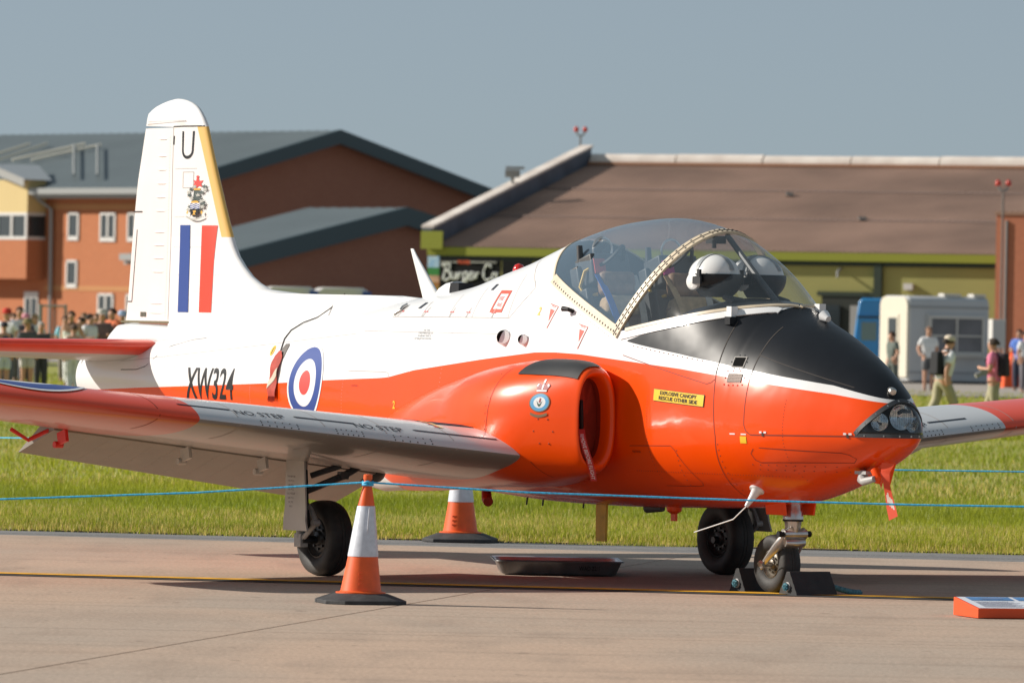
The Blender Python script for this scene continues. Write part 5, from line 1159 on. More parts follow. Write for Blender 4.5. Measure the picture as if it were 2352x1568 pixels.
# chocks
def chock(x0,x1,label,tailrope):
    ch=empty('wheel_chock',jl((x0+x1)/2,0,0),-PSI); tag(ch,label,'chock','wheel chocks at the nose wheel'); xm=(x0+x1)/2
    hw=(x1-x0)/2; n=7; prof=[]
    P0,P1,P2,P3=(-hw,0),(-hw*.16,.150),(hw*.16,.150),(hw,0)
    for k in range(n):
        t=k/n; prof.append((P0[0]+(P1[0]-P0[0])*t+(.004 if k%2 else 0),t*.150))
    prof+=[P1,P2]
    for k in range(1,n+1):
        t=k/n; prof.append((P2[0]+(P3[0]-P2[0])*t-(.004 if k%2 else 0),.150*(1-t)))
    b=MB(); b.prism([(x,z+.001) for x,z in prof],-.115,.20,lambda a,z,h:(a,h,z)); bevelled(b.build('rubber_block',mat('chock_rubber',(.022,.022,.023),.6,var=.3,vscale=15),ch,smooth=25),.003)
    b=MB()   # cord end knotted into the hole
    b.lathe([(.012,-.006),(.030,-.002),(.030,.004),(.022,.006)],(0,-.116,.055),(0,-1,0),16); b.build('eyelet',m_leg,ch)
    b=MB(); pr=random.Random(5)
    for k in range(7): a=k*.9; b.tube([(.012*math.cos(a),-.12,.055+.012*math.sin(a)),(.022*math.cos(a+.5),-.135,.055+.022*math.sin(a+.5)),(.012*math.cos(a+1.8),-.142,.055+.012*math.sin(a+1.8))],.007,6)
    b.build('cord_knot',m_trope,ch)
    return ch
chock(-1.515,-1.300,'black ribbed rubber chock ahead of the nose wheel with teal cord knot',True); chock(-2.075,-1.885,'black ribbed rubber chock behind the nose wheel with teal cord knot',False)
b=MB()
for k in range(3):
    ph=k*2.094; pts=[]
    for i in range(44):
        t=i/43; X=-1.40+.02*math.sin(t*4)+.015*t; S_=-.205-.24*t; z=.045*(1-t)**2+.016
        pts.append(jl(X+.011*math.cos(t*34+ph),S_,z+.011*math.sin(t*34+ph)))
    b.tube(pts,.0095,6)
tag(b.build('chock_rope',m_trope,smooth=60),'thick twisted teal rope trailing from the front chock on the concrete','rope')
# display board
def board():
    o=Vector((2.665,43.36,0)); bd=empty('display_board',o,R(15)); tag(bd,'low orange wedge display board with printed white top on the concrete','display board')
    W_,D_,hb,hf=1.05,.46,.112,.060
    b=MB(); b.add([(0,0,.004),(W_,0,.004),(W_,-D_,.004),(0,-D_,.004),(0,0,hb),(W_,0,hb),(W_,-D_,hf),(0,-D_,hf)],[(0,3,2,1),(4,7,6,5),(0,4,5,1),(1,5,6,2),(2,6,7,3),(3,7,4,0)]); bevelled(b.build('wedge_body',mat('board_orange',(.80,.085,.012),.5,var=.05),bd,smooth=0),.003)
    def top_(u,v,l=.002): return (u,-D_+v*D_/.46,hf+(hb-hf)*v/.46+l)
    def panel(name,pol,m_,l): 
        bb=MB(); bb.add([top_(u,v,l) for u,v in pol],[tuple(range(len(pol)))]); return bb.build(name,m_,bd,smooth=0)
    sh=panel('printed_sheet',[(.012,.012),(W_-.012,.012),(W_-.012,.448),(.012,.448)],mat('printed_white',(.74,.76,.82),.4),.002)
    for i,(u0,u1) in enumerate(((.06,.33),(.355,.56),(.585,.86))):
        panel('printed_photo',[(u0,.30),(u1,.30),(u1,.43),(u0,.43)],mat('print_sky_blue',(.10,.28,.60),.4,var=.4,vscale=5),.004)
        panel('printed_photo_subject',[(u0+.06,.345),(u1-.05,.355),(u1-.06,.38),(u0+.10,.37)],mat('print_dull_blue',(.22,.26,.42),.4),.0055)
    for j in range(9): 
        panel('printed_text_row',[(.06,.05+.025*j),(.33-.03*(j%3),.05+.025*j),(.33-.03*(j%3),.058+.025*j),(.06,.058+.025*j)],mat('print_ink',(.16,.17,.25),.5),.004)
        panel('printed_text_row',[(.66,.05+.025*j),(.92-.04*(j%2),.05+.025*j),(.92-.04*(j%2),.058+.025*j),(.66,.058+.025*j)],MATS['print_ink'],.004)
board()
# warning flags
m_flag=mat('flag_red_fabric',(.42,.045,.025),.75,var=.2,vscale=16,bump=.35,bscale=24); m_fwhite=mat('flag_pale_stripe',(.55,.50,.40),.75); m_flag2=mat('flag_dayglo',(.85,.09,.03),.7,var=.1)
fl=empty('warning_flag',jet_M@Vector((0,0,0)),-PSI); tag(fl,'dull red fabric flag with white diagonal stripe hanging beside the fuselage roundel','flag','safety flags on the aircraft')
ff=lambda u,v:fpt(-7.335+u*1.0-.16*v*.35,1.462+v,.016+.006*math.sin(v*40+u*12))
poly_on([([(-.060,-.03),(-.02,0),(.028,0),(.062,-.035),(.062,-.315),(-.060,-.315)],0),([(-.060,-.205),(.062,-.115),(.062,-.168),(-.060,-.262)],1,.003)],ff,'flag_cloth',[m_flag,m_fwhite],fl,.018)
b=MB(air=True)
for k in range(16):
    u=-.056+.0075*k; p=Vector(ff(u,-.312)); b.tube([p,p+Vector((.004*math.sin(k*3),.004,-.030-.012*math.sin(k*1.7)))],.003,4)
b.build('frayed_hem',m_flag,fl)
poly_on([([(-.035,-.055),(.02,-.065),(.035,-.05),(.04,.03),(.02,.045),(-.03,.04),(-.045,.01)],0)],lambda u,v:fpt(-7.295+u,1.475+v,.004),'vent_cover',mat('cover_taupe',(.10,.085,.075),.5),fl,.03)
cp=[Vector((-7.06,.030,1.878)),Vector((-7.11,.052,1.82)),Vector((-7.18,.075,1.772))]+[Vector(fpt(x,z,.006)) for x,z in ((-7.28,1.705),(-7.36,1.665),(-7.41,1.61),(-7.40,1.55),(-7.36,1.49),(-7.345,1.45))]
b=MB(air=True); b.tube(cp,.0042,6); b.build('cord',m_line,fl)
rb=empty('warning_flag',jet_M@Vector((0,0,0)),-PSI); tag(rb,'red ribbon reading REMOVE BEFORE FLIGHT hanging from the engine intake','flag','safety flags on the aircraft')
path=[apx(1336,985,'X',-2.66),apx(1338,1005,'X',-2.60),apx(1345,1030,'X',-2.575),apx(1354,1058,'X',-2.57),apx(1361,1085,'X',-2.57),apx(1364,1104,'X',-2.57)]
pl=[0]
for a,b_ in zip(path[:-1],path[1:]): pl.append(pl[-1]+(b_-a).length)
LT=pl[-1]
def rbn(t,wd,off=0.):
    p=Vector([np.interp(t,pl,[q[i] for q in path]) for i in range(3)]); return (p.x-.0+wd*.25+off*.55,p.y-wd*.97+off*.83,p.z)
b=MB(air=True); b.grid([[rbn(t,s_) for s_ in (-.021,.021)] for t in np.linspace(0,LT,20)]); b.build('ribbon_cloth',mat('ribbon_red',(.52,.035,.03),.6),rb)
text_on('REMOVE BEFORE FLIGHT',.03,lambda u,v:rbn(LT/2+.02+u,v,.004),'ribbon_lettering',m_white,rb,width=LT-.06,height=.024,maxlen=.02)
nf=empty('warning_flag',jet_M@Vector((0,0,0)),-PSI); tag(nf,'orange streamer with white stripe hanging under the nose','flag','safety flags on the aircraft')
pth=[(2040,1062,30),(2033,1085,20),(2036,1110,15),(2042,1140,18),(2047,1165,22),(2052,1195,20)]
rows=[]
for x,y,w_ in pth:
    a=apx(x-w_/2,y,'S',.09); c=apx(x+w_/2,y+(2 if y<1190 else -10),'S',.06); rows.append([tuple(a.lerp(c,t)) for t in np.linspace(0,1,7)])
b=MB(air=True); vs=[p for r in rows for p in r]
fr=[];N_=7
rows2=[]
for i in range(len(rows)-1):
    for k in range(6): rows2.append([tuple(Vector(p).lerp(Vector(q),k/6)) for p,q in zip(rows[i],rows[i+1])])
rows2.append(rows[-1]); b.grid(rows2); 
for i in range(len(rows2)-1):
    for j in range(6):
        t=i/(len(rows2)-1); w0=(t-.52)/.30; s_=j/6; b.m[i*6+j]=1 if (0<w0<1 and abs(s_-(.25+.45*w0))<.27*math.sin(math.pi*w0)+.05) else 0
b.build('streamer_cloth',[m_flag2,mat('streamer_pale',(.80,.66,.56),.7)],nf)
# ------------------------------------------------------------------ background buildings and vehicles
def brick_mat(name,c1,c2,mortar,scale=3.2):
    m=bpy.data.materials.new(name); m.use_nodes=True; N=m.node_tree.nodes; Lk=m.node_tree.links; bs=N['Principled BSDF']
    tc=N.new('ShaderNodeTexCoord'); mp=N.new('ShaderNodeMapping'); mp.inputs['Rotation'].default_value=(R(90),0,0); Lk.new(tc.outputs['Object'],mp.inputs[0])
    br=N.new('ShaderNodeTexBrick'); br.inputs['Color1'].default_value=(*c1,1); br.inputs['Color2'].default_value=(*c2,1); br.inputs['Mortar'].default_value=(*mortar,1); br.inputs['Scale'].default_value=scale; br.inputs['Mortar Size'].default_value=.012
    Lk.new(mp.outputs[0],br.inputs['Vector']); n=N.new('ShaderNodeTexNoise'); n.inputs['Scale'].default_value=.6; n.inputs['Detail'].default_value=6; Lk.new(tc.outputs['Object'],n.inputs['Vector'])
    Lk.new(mixc(N,Lk,math_node(N,Lk,'MULTIPLY',n.outputs[0],.45),br.outputs[0],tuple(c*.72 for c in c1)),bs.inputs['Base Color']); bs.inputs['Roughness'].default_value=.9; MATS[name]=m; return m
m_brick=brick_mat('orange_brick',(.50,.175,.070),(.45,.15,.06),(.42,.22,.12)); m_bband=brick_mat('buff_brick_band',(.55,.26,.10),(.52,.24,.09),(.45,.26,.14))
m_dbrick=brick_mat('red_brown_brick',(.34,.15,.095),(.30,.125,.08),(.27,.16,.12))
m_troof=mat('teal_grey_roofing',(.115,.140,.148),.45,var=.10,vscale=.15); m_fascia=mat('slate_blue_fascia',(.038,.068,.080),.5); m_gut=mat('gutter_grey',(.30,.31,.30),.5)
m_wfr=mat('window_white',(.66,.64,.60),.5); m_pane=mat('window_pane',(.035,.045,.05),.12,spec=.8); m_yclad=mat('yellow_cladding',(.62,.47,.20),.6,var=.06,stretch=(8,8,.1),vscale=3); m_soff=mat('soffit_grey',(.34,.34,.32),.7)
# office and hangar block: ridge runs left and away, gable faces right
TH=R(50); rdir=Vector((-math.cos(TH),math.sin(TH),0)); gdir=Vector((math.sin(TH),math.cos(TH),0)); UP=Vector((0,0,1))
def blk(o): return lambda a,b_,z: o+rdir*a+gdir*b_+UP*z         # a along the wall, b across the gable
def rect(mb,F,a0,a1,b0,b1,z0,z1,mi=0):
    vs=[F(a,b_,z) for z in (z0,z1) for a,b_ in ((a0,b0),(a1,b0),(a1,b1),(a0,b1))]; mb.add(vs,[(0,3,2,1),(4,5,6,7),(0,1,5,4),(1,2,6,5),(2,3,7,6),(3,0,4,7)],mi)
def gabled(name,label,corner,W_,L_,ze,zr,wallm_side,wallm_gable,over=1.2,fd=.95):
    t=empty(name,(corner.x,corner.y,0)); tag(t,label,'building'); F=blk(Vector((0,0,0)))
    b=MB(); b.add([F(0,0,0),F(L_,0,0),F(L_,0,ze),F(0,0,ze)],[(0,1,2,3)]); b.build('side_wall',wallm_side,t,smooth=0)
    b=MB(); b.add([F(0,0,0),F(0,W_,0),F(0,W_,ze),F(0,W_/2,zr-.15),F(0,0,ze)],[(0,1,2,3,4)]); b.build('gable_wall',wallm_gable,t,smooth=0)
    b=MB(); b.add([F(L_,0,0),F(L_,W_,0),F(L_,W_,ze),F(L_,W_/2,zr-.15),F(L_,0,ze)],[(4,3,2,1,0)]); b.add([F(0,W_,0),F(L_,W_,0),F(L_,W_,ze),F(0,W_,ze)],[(3,2,1,0)]); b.build('rear_wall',wallm_gable,t,smooth=0)
    sl=(zr-ze)/(W_/2)
    for sgn,nm in ((0,'roof_slope'),(1,'roof_slope')):
        b=MB(); n=int(L_/.9); e0=-over; 
        for k in range(2):
            pass
        rows=[]
        for k in range(n*2+1):
            a=-over+(L_+2*over)*k/(n*2); dz=.05 if k%2 else 0
            if sgn==0: rows.append([F(a,-over,ze-sl*over+dz+.25),F(a,W_/2,zr+dz+.25)])
            else: rows.append([F(a,W_+over,ze-sl*over+dz+.25),F(a,W_/2,zr+dz+.25)])
        b.grid(rows); b.build(nm,m_troof,t,smooth=0)
    for bb in ((-over,W_/2),(W_+over,W_/2)):
        b=MB(); y0,y1=bb; z0=ze-sl*over+.32; z1=zr+.32
        vs=[F(a,y,z) for a in (-over-.15,-over+.2) for y,z in ((y0,z0-fd),(y0,z0),(y1,z1),(y1,z1-fd))]; b.add(vs,[(0,1,2,3),(7,6,5,4),(0,4,5,1),(1,5,6,2),(2,6,7,3),(3,7,4,0)]); b.build('verge_board',m_fascia,t,smooth=0)
    b=MB(); rect(b,F,-over,L_+over,-over-.35,-over,ze-sl*over-.1,ze-sl*over+.3); b.build('gutter',m_gut,t,smooth=0)
    b=MB(); rect(b,F,-over+.3,L_+over,-over,-.02,ze-sl*over-.35,ze-sl*over-.12); b.build('soffit',m_soff,t,smooth=0)
    return t,F
def window(t,F,a,z0,z1,w_,mull=1,b0=0.,name='window'):
    wn=empty(name,(0,0,0),0,t)
    b=MB(); fw=.16
    rect(b,F,a-w_/2,a+w_/2,b0-.10,b0-.02,z0-.12,z0+fw); rect(b,F,a-w_/2,a+w_/2,b0-.10,b0-.02,z1-fw,z1); rect(b,F,a-w_/2,a-w_/2+fw,b0-.10,b0-.02,z0,z1); rect(b,F,a+w_/2-fw,a+w_/2,b0-.10,b0-.02,z0,z1)
    for k in range(1,mull): c=a-w_/2+w_*k/mull; rect(b,F,c-.08,c+.08,b0-.10,b0-.02,z0,z1)
    b.build('frame',m_wfr,wn,smooth=0)
    b=MB(); rect(b,F,a-w_/2+.1,a+w_/2-.1,b0-.05,b0-.015,z0+.1,z1-.1); b.build('pane',m_pane,wn,smooth=0)
dB=480.; cB=at(345,748,dB)
offb,FB=gabled('office_block','long orange brick block with slate blue gabled roof behind the tail fin',cB,29.5,44.,10.3,14.3,m_brick,m_dbrick)
pxm=FPX/dB
def aw(px): # photo column -> metres along the side wall
    return (345-px)/(pxm*math.cos(TH))*1.012
def zw(px,py): return CAM_H+(YH+(px-1176)*math.tan(ROLL)-py)/(pxm*.985)
for px,y0,y1,w_,mu in ((154,488,548,1.25,1),(239,490,552,1.75,2),(306,491,553,1.75,2),(152,597,657,1.25,1),(237,674,745,1.75,2),(306,676,745,1.75,2)):
    window(offb,FB,aw(px),zw(px,y1),zw(px,y0),w_,mu)
b=MB(); rect(b,FB,aw(345),aw(85),-.03,-.005,zw(200,482),zw(200,470)); b.build('buff_brick_band',m_bband,offb,smooth=0)
b=MB(); rect(b,FB,aw(345),aw(85),-.03,-.005,zw(200,668),zw(200,657)); b.build('buff_brick_band',m_bband,offb,smooth=0)
b=MB(); b.tube([FB(aw(88),-.9,9.6),FB(aw(104),-.25,8.9),FB(aw(105),-.2,0)],.13,8); b.build('downpipe',m_gut,offb)
for i,(x0,y0,x1,y1) in enumerate(((-40,362,108,329),(-40,377,0,367),(30,371,225,332),(75,371,242,338))):   # rails lying up the roof slope
    pass
sl_=(14.3-10.3)/14.75
def roofp(px,frac): # point on visible slope: column px at eave, fraction up
    a=aw(px); bb=-1.2+(14.75+1.2)*frac; return FB(a,bb,10.3+sl_*bb+.5)
def roof_at(px,py,lift=.0):
    u,v=ray(px,py); n=rdir.cross(gdir+UP*sl_).normalized(); p0=FB(0,0,10.3+.55+lift)+Vector((cB.x,cB.y,0)); o=Vector((0,0,CAM_H)); d=Vector((u,1,v)); t=(p0-o).dot(n)/d.dot(n); return o+d*t-Vector((cB.x,cB.y,0))
for x0,y0,x1,y1 in ((-60,370,68,331),(-50,383,108,330),(28,368,196,331),(72,368,232,333)):
    b=MB(); b.tube([roof_at(x0,y0),roof_at(x1,y1)],.10,6); b.build('roof_rail',mat('galvanised_rail',(.75,.70,.58),.6),offb)
for x,y0,y1 in ((170,333,402),(224,333,402)):
    b=MB(); b.tube([roof_at(x,y0,.15),roof_at(x,y1,.15)],.10,6); b.build('roof_vent_pipe',m_gut,offb)
# projecting stair bay with yellow cladding
bay_=empty('stair_bay',cB.to_tuple()[:2]+(0,)); bay_.location=(cB.x,cB.y,0); tag(bay_,'projecting bay with yellow cladding over white framed windows beside the brick block','building')
pb=1.6; a1=aw(85); a0=a1+9.
def bayrect(name,z0,z1,m_,bo=0.,ins=0.):
    b=MB(); rect(b,FB,a1+ins,a0,-pb-bo,-.06,z0,z1); return b.build(name,m_,bay_,smooth=0)
bayrect('yellow_cladding',zw(40,489),zw(40,412),m_yclad); bayrect('brick_base',zw(40,640),zw(40,548),m_brick); bayrect('window_band',zw(40,548),zw(40,489),m_pane,-.05,.05)
for a in (a1+.12,a1+1.75,a1+3.4,a1+5.0): 
    b=MB(); rect(b,FB,a-.1,a+.1,-pb-.03,-pb+.1,zw(40,548),zw(40,489)); b.build('window_post',m_wfr,bay_,smooth=0)
for z in (zw(40,546),zw(40,491)): 
    b=MB(); rect(b,FB,a1-.03,a0,-pb-.04,-.1,z-.1,z+.1); b.build('window_rail',m_wfr,bay_,smooth=0)
b=MB(); zt=zw(40,412); b.add([FB(a1-.3,-pb-.5,zt),FB(a1+4,-pb-.5,zt+1.1),FB(a1+4,2.2,zt+1.1),FB(a1-.3,.2,zt),FB(a1+9,-pb-.5,zt),FB(a1+9,.2,zt)],[(0,1,2,3),(1,4,5,2)]); b.build('bay_roof',mat('bay_sheet_roof',(.34,.37,.39),.5),bay_,smooth=0)
b=MB(); b.add([FB(a1-.3,-pb-.55,zt-.5),FB(a1-.3,-pb-.55,zt+.05),FB(a1+4,-pb-.55,zt+1.15),FB(a1+4,-pb-.55,zt+.6)],[(0,1,2,3)]); b.build('bay_verge',m_soff,bay_,smooth=0)
dr=empty('entrance_door',(0,0,0),0,bay_)
b=MB(); rect(b,FB,aw(70),aw(36),-.12,-.02,.0,zw(50,669)); b.build('door_frame',m_wfr,dr,smooth=0)
b=MB(); rect(b,FB,aw(67),aw(55),-.16,-.1,.9,zw(50,684)); b.build('door_pane',m_pane,dr,smooth=0)
b=MB(); rect(b,FB,aw(51),aw(40),-.16,-.1,.9,zw(50,684)); b.build('door_pane',m_pane,dr,smooth=0)
# lower wing in front of the gable
d2=440.; c2=at(515,748,d2); F2px=FPX/d2
lowb,FL_=gabled('low_brick_wing','low brick wing with slate blue gable roof in front of the large gable',c2,27.,8.6,5.2+.3,8.55,m_dbrick,m_dbrick,over=.7,fd=1.15)
# green hangar
AL=R(24); he=Vector((math.cos(AL),-math.sin(AL),0)); hu=Vector((math.sin(AL),math.cos(AL),0)); dH=285.; cH=at(1000,748,dH); cH.z=0
hg=empty('green_hangar',cH); tag(hg,'low olive green hangar with long brown corrugated roof','building')
FH=lambda a,b_,z: he*a+hu*b_+UP*z
def hrect(mb,a0,a1,b0,b1,z0,z1): rect(mb,FH,a0,a1,b0,b1,z0,z1)
m_olive=mat('olive_wall',(.345,.325,.105),.8,var=.06,vscale=.3); m_lime=mat('lime_green_gutter',(.27,.29,.02),.6); m_broof=mat('brown_corrugated_sheet',(.33,.205,.15),.85,var=.28,vscale=.22); m_dgreen=mat('dark_green_steel',(.02,.035,.02),.6)
ZE,ZR,RUN,LEN=4.72,8.40,15.2,46.
b=MB(); b.add([FH(0,0,0),FH(LEN,0,0),FH(LEN,0,ZE),FH(0,0,ZE)],[(0,1,2,3)]); b.build('front_wall',m_olive,hg,smooth=0)
b=MB(); b.add([FH(0,0,0),FH(0,2*RUN,0),FH(0,2*RUN,ZE),FH(0,RUN,ZR),FH(0,0,ZE)],[(0,1,2,3,4)]); b.build('end_wall',m_olive,hg,smooth=0)
b=MB(); b.add([FH(LEN,0,0),FH(LEN,2*RUN,0),FH(LEN,2*RUN,ZE),FH(LEN,RUN,ZR),FH(LEN,0,ZE)],[(4,3,2,1,0)]); b.build('end_wall',m_olive,hg,smooth=0)
b=MB(); b.add([FH(0,2*RUN,0),FH(LEN,2*RUN,0),FH(LEN,2*RUN,ZE),FH(0,2*RUN,ZE)],[(3,2,1,0)]); b.build('rear_wall',m_olive,hg,smooth=0)
b=MB(); n=190; rows=[]
for k in range(n*2+1):
    a=-.25+(LEN+.5)*k/(2*n); dz=.045 if k%2 else 0.; rows.append([FH(a,-.12,ZE-.02+dz),FH(a,RUN,ZR+dz)])
b.grid(rows); b.build('roof_sheet',m_broof,hg,smooth=0)
b=MB(); b.add([FH(-.25,RUN,ZR),FH(LEN,RUN,ZR),FH(LEN,2*RUN+.4,ZE),FH(-.25,2*RUN+.4,ZE)],[(0,1,2,3)]); b.build('roof_sheet',m_broof,hg,smooth=0)
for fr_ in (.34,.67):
    b=MB(); y_=RUN*fr_; z_=ZE+(ZR-ZE)*fr_+.05; b.add([FH(0,y_,z_),FH(LEN,y_,z_),FH(LEN,y_+.12,z_+.06),FH(0,y_+.12,z_+.06)],[(0,1,2,3)]); b.build('sheet_lap',mat('lap_dark_brown',(.20,.135,.11),.85),hg,smooth=0)  # darker brown strips across the roof at the sheet laps
b=MB(); hrect(b,-.3,LEN,-.26,-.06,ZE-.34,ZE-.02); b.build('gutter',m_lime,hg,smooth=0)
b=MB(); hrect(b,.0,LEN,-.12,-.02,ZE-.52,ZE-.34); b.build('eaves_beam',m_dgreen,hg,smooth=0)
m_cap=mat('weathered_ridge_cap',(.80,.73,.66),.8,var=.35,vscale=.9,col2=(.60,.52,.46)); m_verge=mat('blue_grey_verge',(.085,.11,.15),.6,var=.3,vscale=.7)
for k in range(12):
    b=MB(); a=.0+k*(LEN/12); b.prism([(RUN+.36*math.cos(q),ZR+.0+(.40+.02*math.sin(k*2.))*math.sin(q)) for q in np.linspace(0,math.pi,11)],a+.03,a+LEN/12-.03,lambda bb,z,h:FH(h,bb,z)); b.build('ridge_cap',m_cap,hg,smooth=0)
b=MB(); hrect(b,0,LEN,RUN-.45,RUN-.28,ZR-.05,ZR+.06); b.build('ridge_flashing',mat('rusty_flashing',(.42,.22,.13),.8),hg,smooth=0)
b=MB(); vs=[FH(a,y,z) for a in (-.45,-.05) for y,z in ((-.4,ZE),(-.4,ZE+.72),(RUN,ZR+.66),(RUN,ZR-.05))]; b.add(vs,[(0,1,2,3),(7,6,5,4),(0,4,5,1),(1,5,6,2),(2,6,7,3),(3,7,4,0)]); b.build('verge_upstand',m_verge,hg,smooth=0)
b=MB(); vs=[FH(a,y,z) for a in (-.50,.02) for y,z in ((-.4,ZE+.72),(-.4,ZE+.82),(RUN,ZR+.76),(RUN,ZR+.66))]; b.add(vs,[(0,1,2,3),(7,6,5,4),(0,4,5,1),(1,5,6,2),(2,6,7,3),(3,7,4,0)]); b.build('verge_capping',m_cap,hg,smooth=0)
b=MB(); hrect(b,-.48,.45,-.48,-.40,ZE-.1,ZE+.6); b.build('verge_end',m_lime,hg,smooth=0)
sH=FPX/280
def ah(px): return (px-1000)/(FPX/dH*math.cos(AL))*.985
for px,y0,y1,w_ in ((2010,588,860,.32),(1505,580,860,.26)): 
    b=MB(); hrect(b,ah(px)-w_/2,ah(px)+w_/2,-.18,-.02,0,ZE-.36); b.build('wall_stanchion',m_dgreen,hg,smooth=0)
b=MB(); hrect(b,ah(1885),ah(2005),-.10,-.025,.05,zw(1900,672)*0+3.05); b.build('door_opening',mat('doorway_dark',(.02,.025,.018),.7),hg,smooth=0)
b=MB(); hrect(b,ah(1875),ah(2006),-.14,-.03,3.05,3.22); b.build('door_lintel',m_dgreen,hg,smooth=0)
for px,pw,y in ((1898,1.1,0),(1975,.9,0)):
    b=MB(); hrect(b,ah(px)-pw/2,ah(px)+pw/2,-.2,-.12,.4 if px>1950 else .9,2.7); b.build('door_panel',m_soff if px>1950 else m_pane,hg,smooth=0)
for px,z in ((2078,3.45),):
    b=MB(); hrect(b,ah(px)-.18,ah(px)+.18,-.22,-.02,z-.12,z+.12); b.build('wall_lamp',m_wfr,hg,smooth=0)
b=MB(); b.tube([FH(ah(1925),-.02,4.1),FH(ah(1925),-.35,4.0),FH(ah(1925),-.38,3.75)],.05,8); b.build('wall_lamp',m_gut,hg)
for px,fr in ((1770,.62),(1953,.35)): 
    b=MB(); q=FH(ah(px)-5*fr,RUN*fr,ZE+(ZR-ZE)*fr+.12); b.box(q,(.3,.3,.12)); b.build('roof_patch',m_gut,hg,smooth=0)
b=MB(); q=FH(-.2,RUN*.50,ZE+(ZR-ZE)*.5+.6); b.tube([q,q+Vector((0,0,.5))],.07,6); b.box(q+Vector((0,0,.62)),(.6,.3,.3)); b.box(q+Vector((.1,0,.85)),(.75,.34,.1)); b.build('floodlight',m_soff,hg)
# brick tower at the right
dT=268.; cT=at(2284,748,dT); tw=empty('brick_tower',(cT.x,cT.y,0),R(-26)); tag(tw,'plain square red brick tower in front of the hangar end','building')
m_tbrick=brick_mat('tower_brick',(.52,.18,.09),(.47,.155,.08),(.42,.21,.13))
b=MB(); b.box((3.2,2.5,3.05),(6.4,5.,6.1)); b.build('tower_wall',m_tbrick,tw,smooth=0); b=MB(); b.box((3.2,2.5,6.16),(6.5,5.1,.12)); b.build('tower_coping',mat('coping_brown',(.30,.17,.11),.8),tw,smooth=0)
b=MB(); b.tube([(.42,-.04,0),(.42,-.04,5.9)],.05,6); b.build('downpipe',m_gut,tw)
# obstruction light masts
def mast(px,ytop,ybot,d,label):
    p=at(px,ytop,d); t=empty('obstruction_light_mast',(p.x,p.y,0)); tag(t,label,'light mast','twin red obstruction light masts'); h=p.z
    b=MB(); b.tube([(0,0,0),(0,0,h*.5),(0,0,h-.45)],[.05,.045,.04],8); b.build('pole',mat('mast_brown_grey',(.20,.17,.15),.6),t); b=MB(); b.tube([(-.19,0,h-.24),(-.10,0,h-.40),(.10,0,h-.40),(.19,0,h-.24)],.04,6); b.build('bracket',m_gut,t)
    for s_ in (-.19,.19): 
        b=MB(); b.lathe([(.08,-.02),(.11,.05),(.09,.15),(.04,.20)],(s_,0,h-.22),n=14); b.build('red_lamp',mat('obstruction_red',(.60,.05,.03),.3),t)
mast(1334,290,355,310.,'tall twin red light mast behind the hangar ridge'); mast(2305,412,560,266.,'twin red light mast standing against the brick tower')
# kiosk trailer
dK=236.; cK=at(2086,748,dK); kt=empty('kiosk_trailer',(cK.x,cK.y,0),R(24)); tag(kt,'grey box trailer kiosk with wide serving window and cream end','trailer')
m_kg=mat('kiosk_grey',(.52,.53,.54),.55,var=.05,vscale=.8); m_kc=mat('kiosk_cream',(.66,.61,.50),.55)
def rbox(mb,x0,x1,y0,y1,z0,z1,r,mi=0):
    P=[(x0+r,z0),(x1-r,z0),(x1,z0+r*.3),(x1,z1-r),(x1-r*.3,z1-r*.3),(x1-r,z1),(x0+r,z1),(x0+r*.3,z1-r*.3),(x0,z1-r),(x0,z0+r*.3)]
    mb.prism(P,y0,y1,lambda a,z,h:(a,h,z),mi)
L_=2.96; b=MB(); b.prism([(0,.12),(0,2.65),(.08,2.82),(.25,2.9),(1.75,2.9),(1.92,2.82),(2.0,2.65),(2.0,.12)],.04,L_,lambda a,z,h:(h,a,z)); bevelled(b.build('body',m_kg,kt,smooth=30),.05)
b=MB(); b.prism([(0.03,.25),(.03,2.62),(.11,2.78),(.27,2.86),(1.73,2.86),(1.89,2.78),(1.97,2.62),(1.97,.25)],-.03,.05,lambda a,z,h:(h,a,z)); b.build('end_panel',m_kc,kt,smooth=20)
b=MB(); b.box((-.045,1.0,1.35),(.03,.8,1.9)); kd=b.build('end_door',m_kc,kt,smooth=0); b=MB(); b.box((-.07,1.0,1.75),(.02,.55,.85)); b.build('door_pane',m_pane,kd,smooth=0)
sw=empty('serving_window',(0,0,0),0,kt)
b=MB(); b.box((1.72,-.04,1.62),(2.15,.08,1.40)); b.build('window_surround',m_kg,sw,smooth=0); b=MB(); b.box((1.72,-.06,1.64),(1.95,.10,1.15)); b.build('window_pane',mat('kiosk_pane',(.13,.13,.15),.15,spec=.7,var=.3,vscale=1.2),sw,smooth=0)
for x,w_,z,h in ((1.72,.05,1.64,1.15),(.76,.06,1.64,1.2),(2.68,.06,1.64,1.2),(1.72,1.95,2.22,.07),(1.72,1.95,1.06,.07),(1.72,1.95,1.62,.04)): 
    b=MB(); b.box((x,-.09,z),(w_,.10,h)); b.build('window_bar',m_wfr,sw,smooth=0)
for z_ in (.42,2.55): 
    b=MB(); b.box((1.5,-.012,z_),(2.9,.02,.05)); b.build('trim_strip',mat('trim_grey',(.30,.31,.32),.5),kt,smooth=0)
b=MB(); b.box((1.72,-.16,.98),(2.1,.26,.05)); b.build('serving_shelf',m_wfr,sw,smooth=0)
b=MB(); b.box((1.6,1.0,.06),(2.8,1.7,.12)); b.build('chassis',m_dark,kt,smooth=0)
for x in (1.7,2.7): 
    b=MB(); b.box((x,.4,2.95),(.62 if x<2 else .45,.4,.08)); b.build('roof_vent',m_wfr,kt,smooth=0)
b=MB(); b.box((.2,.5,.06),(.3,.2,.118)); b.build('jockey_stand',m_dark,kt,smooth=0)
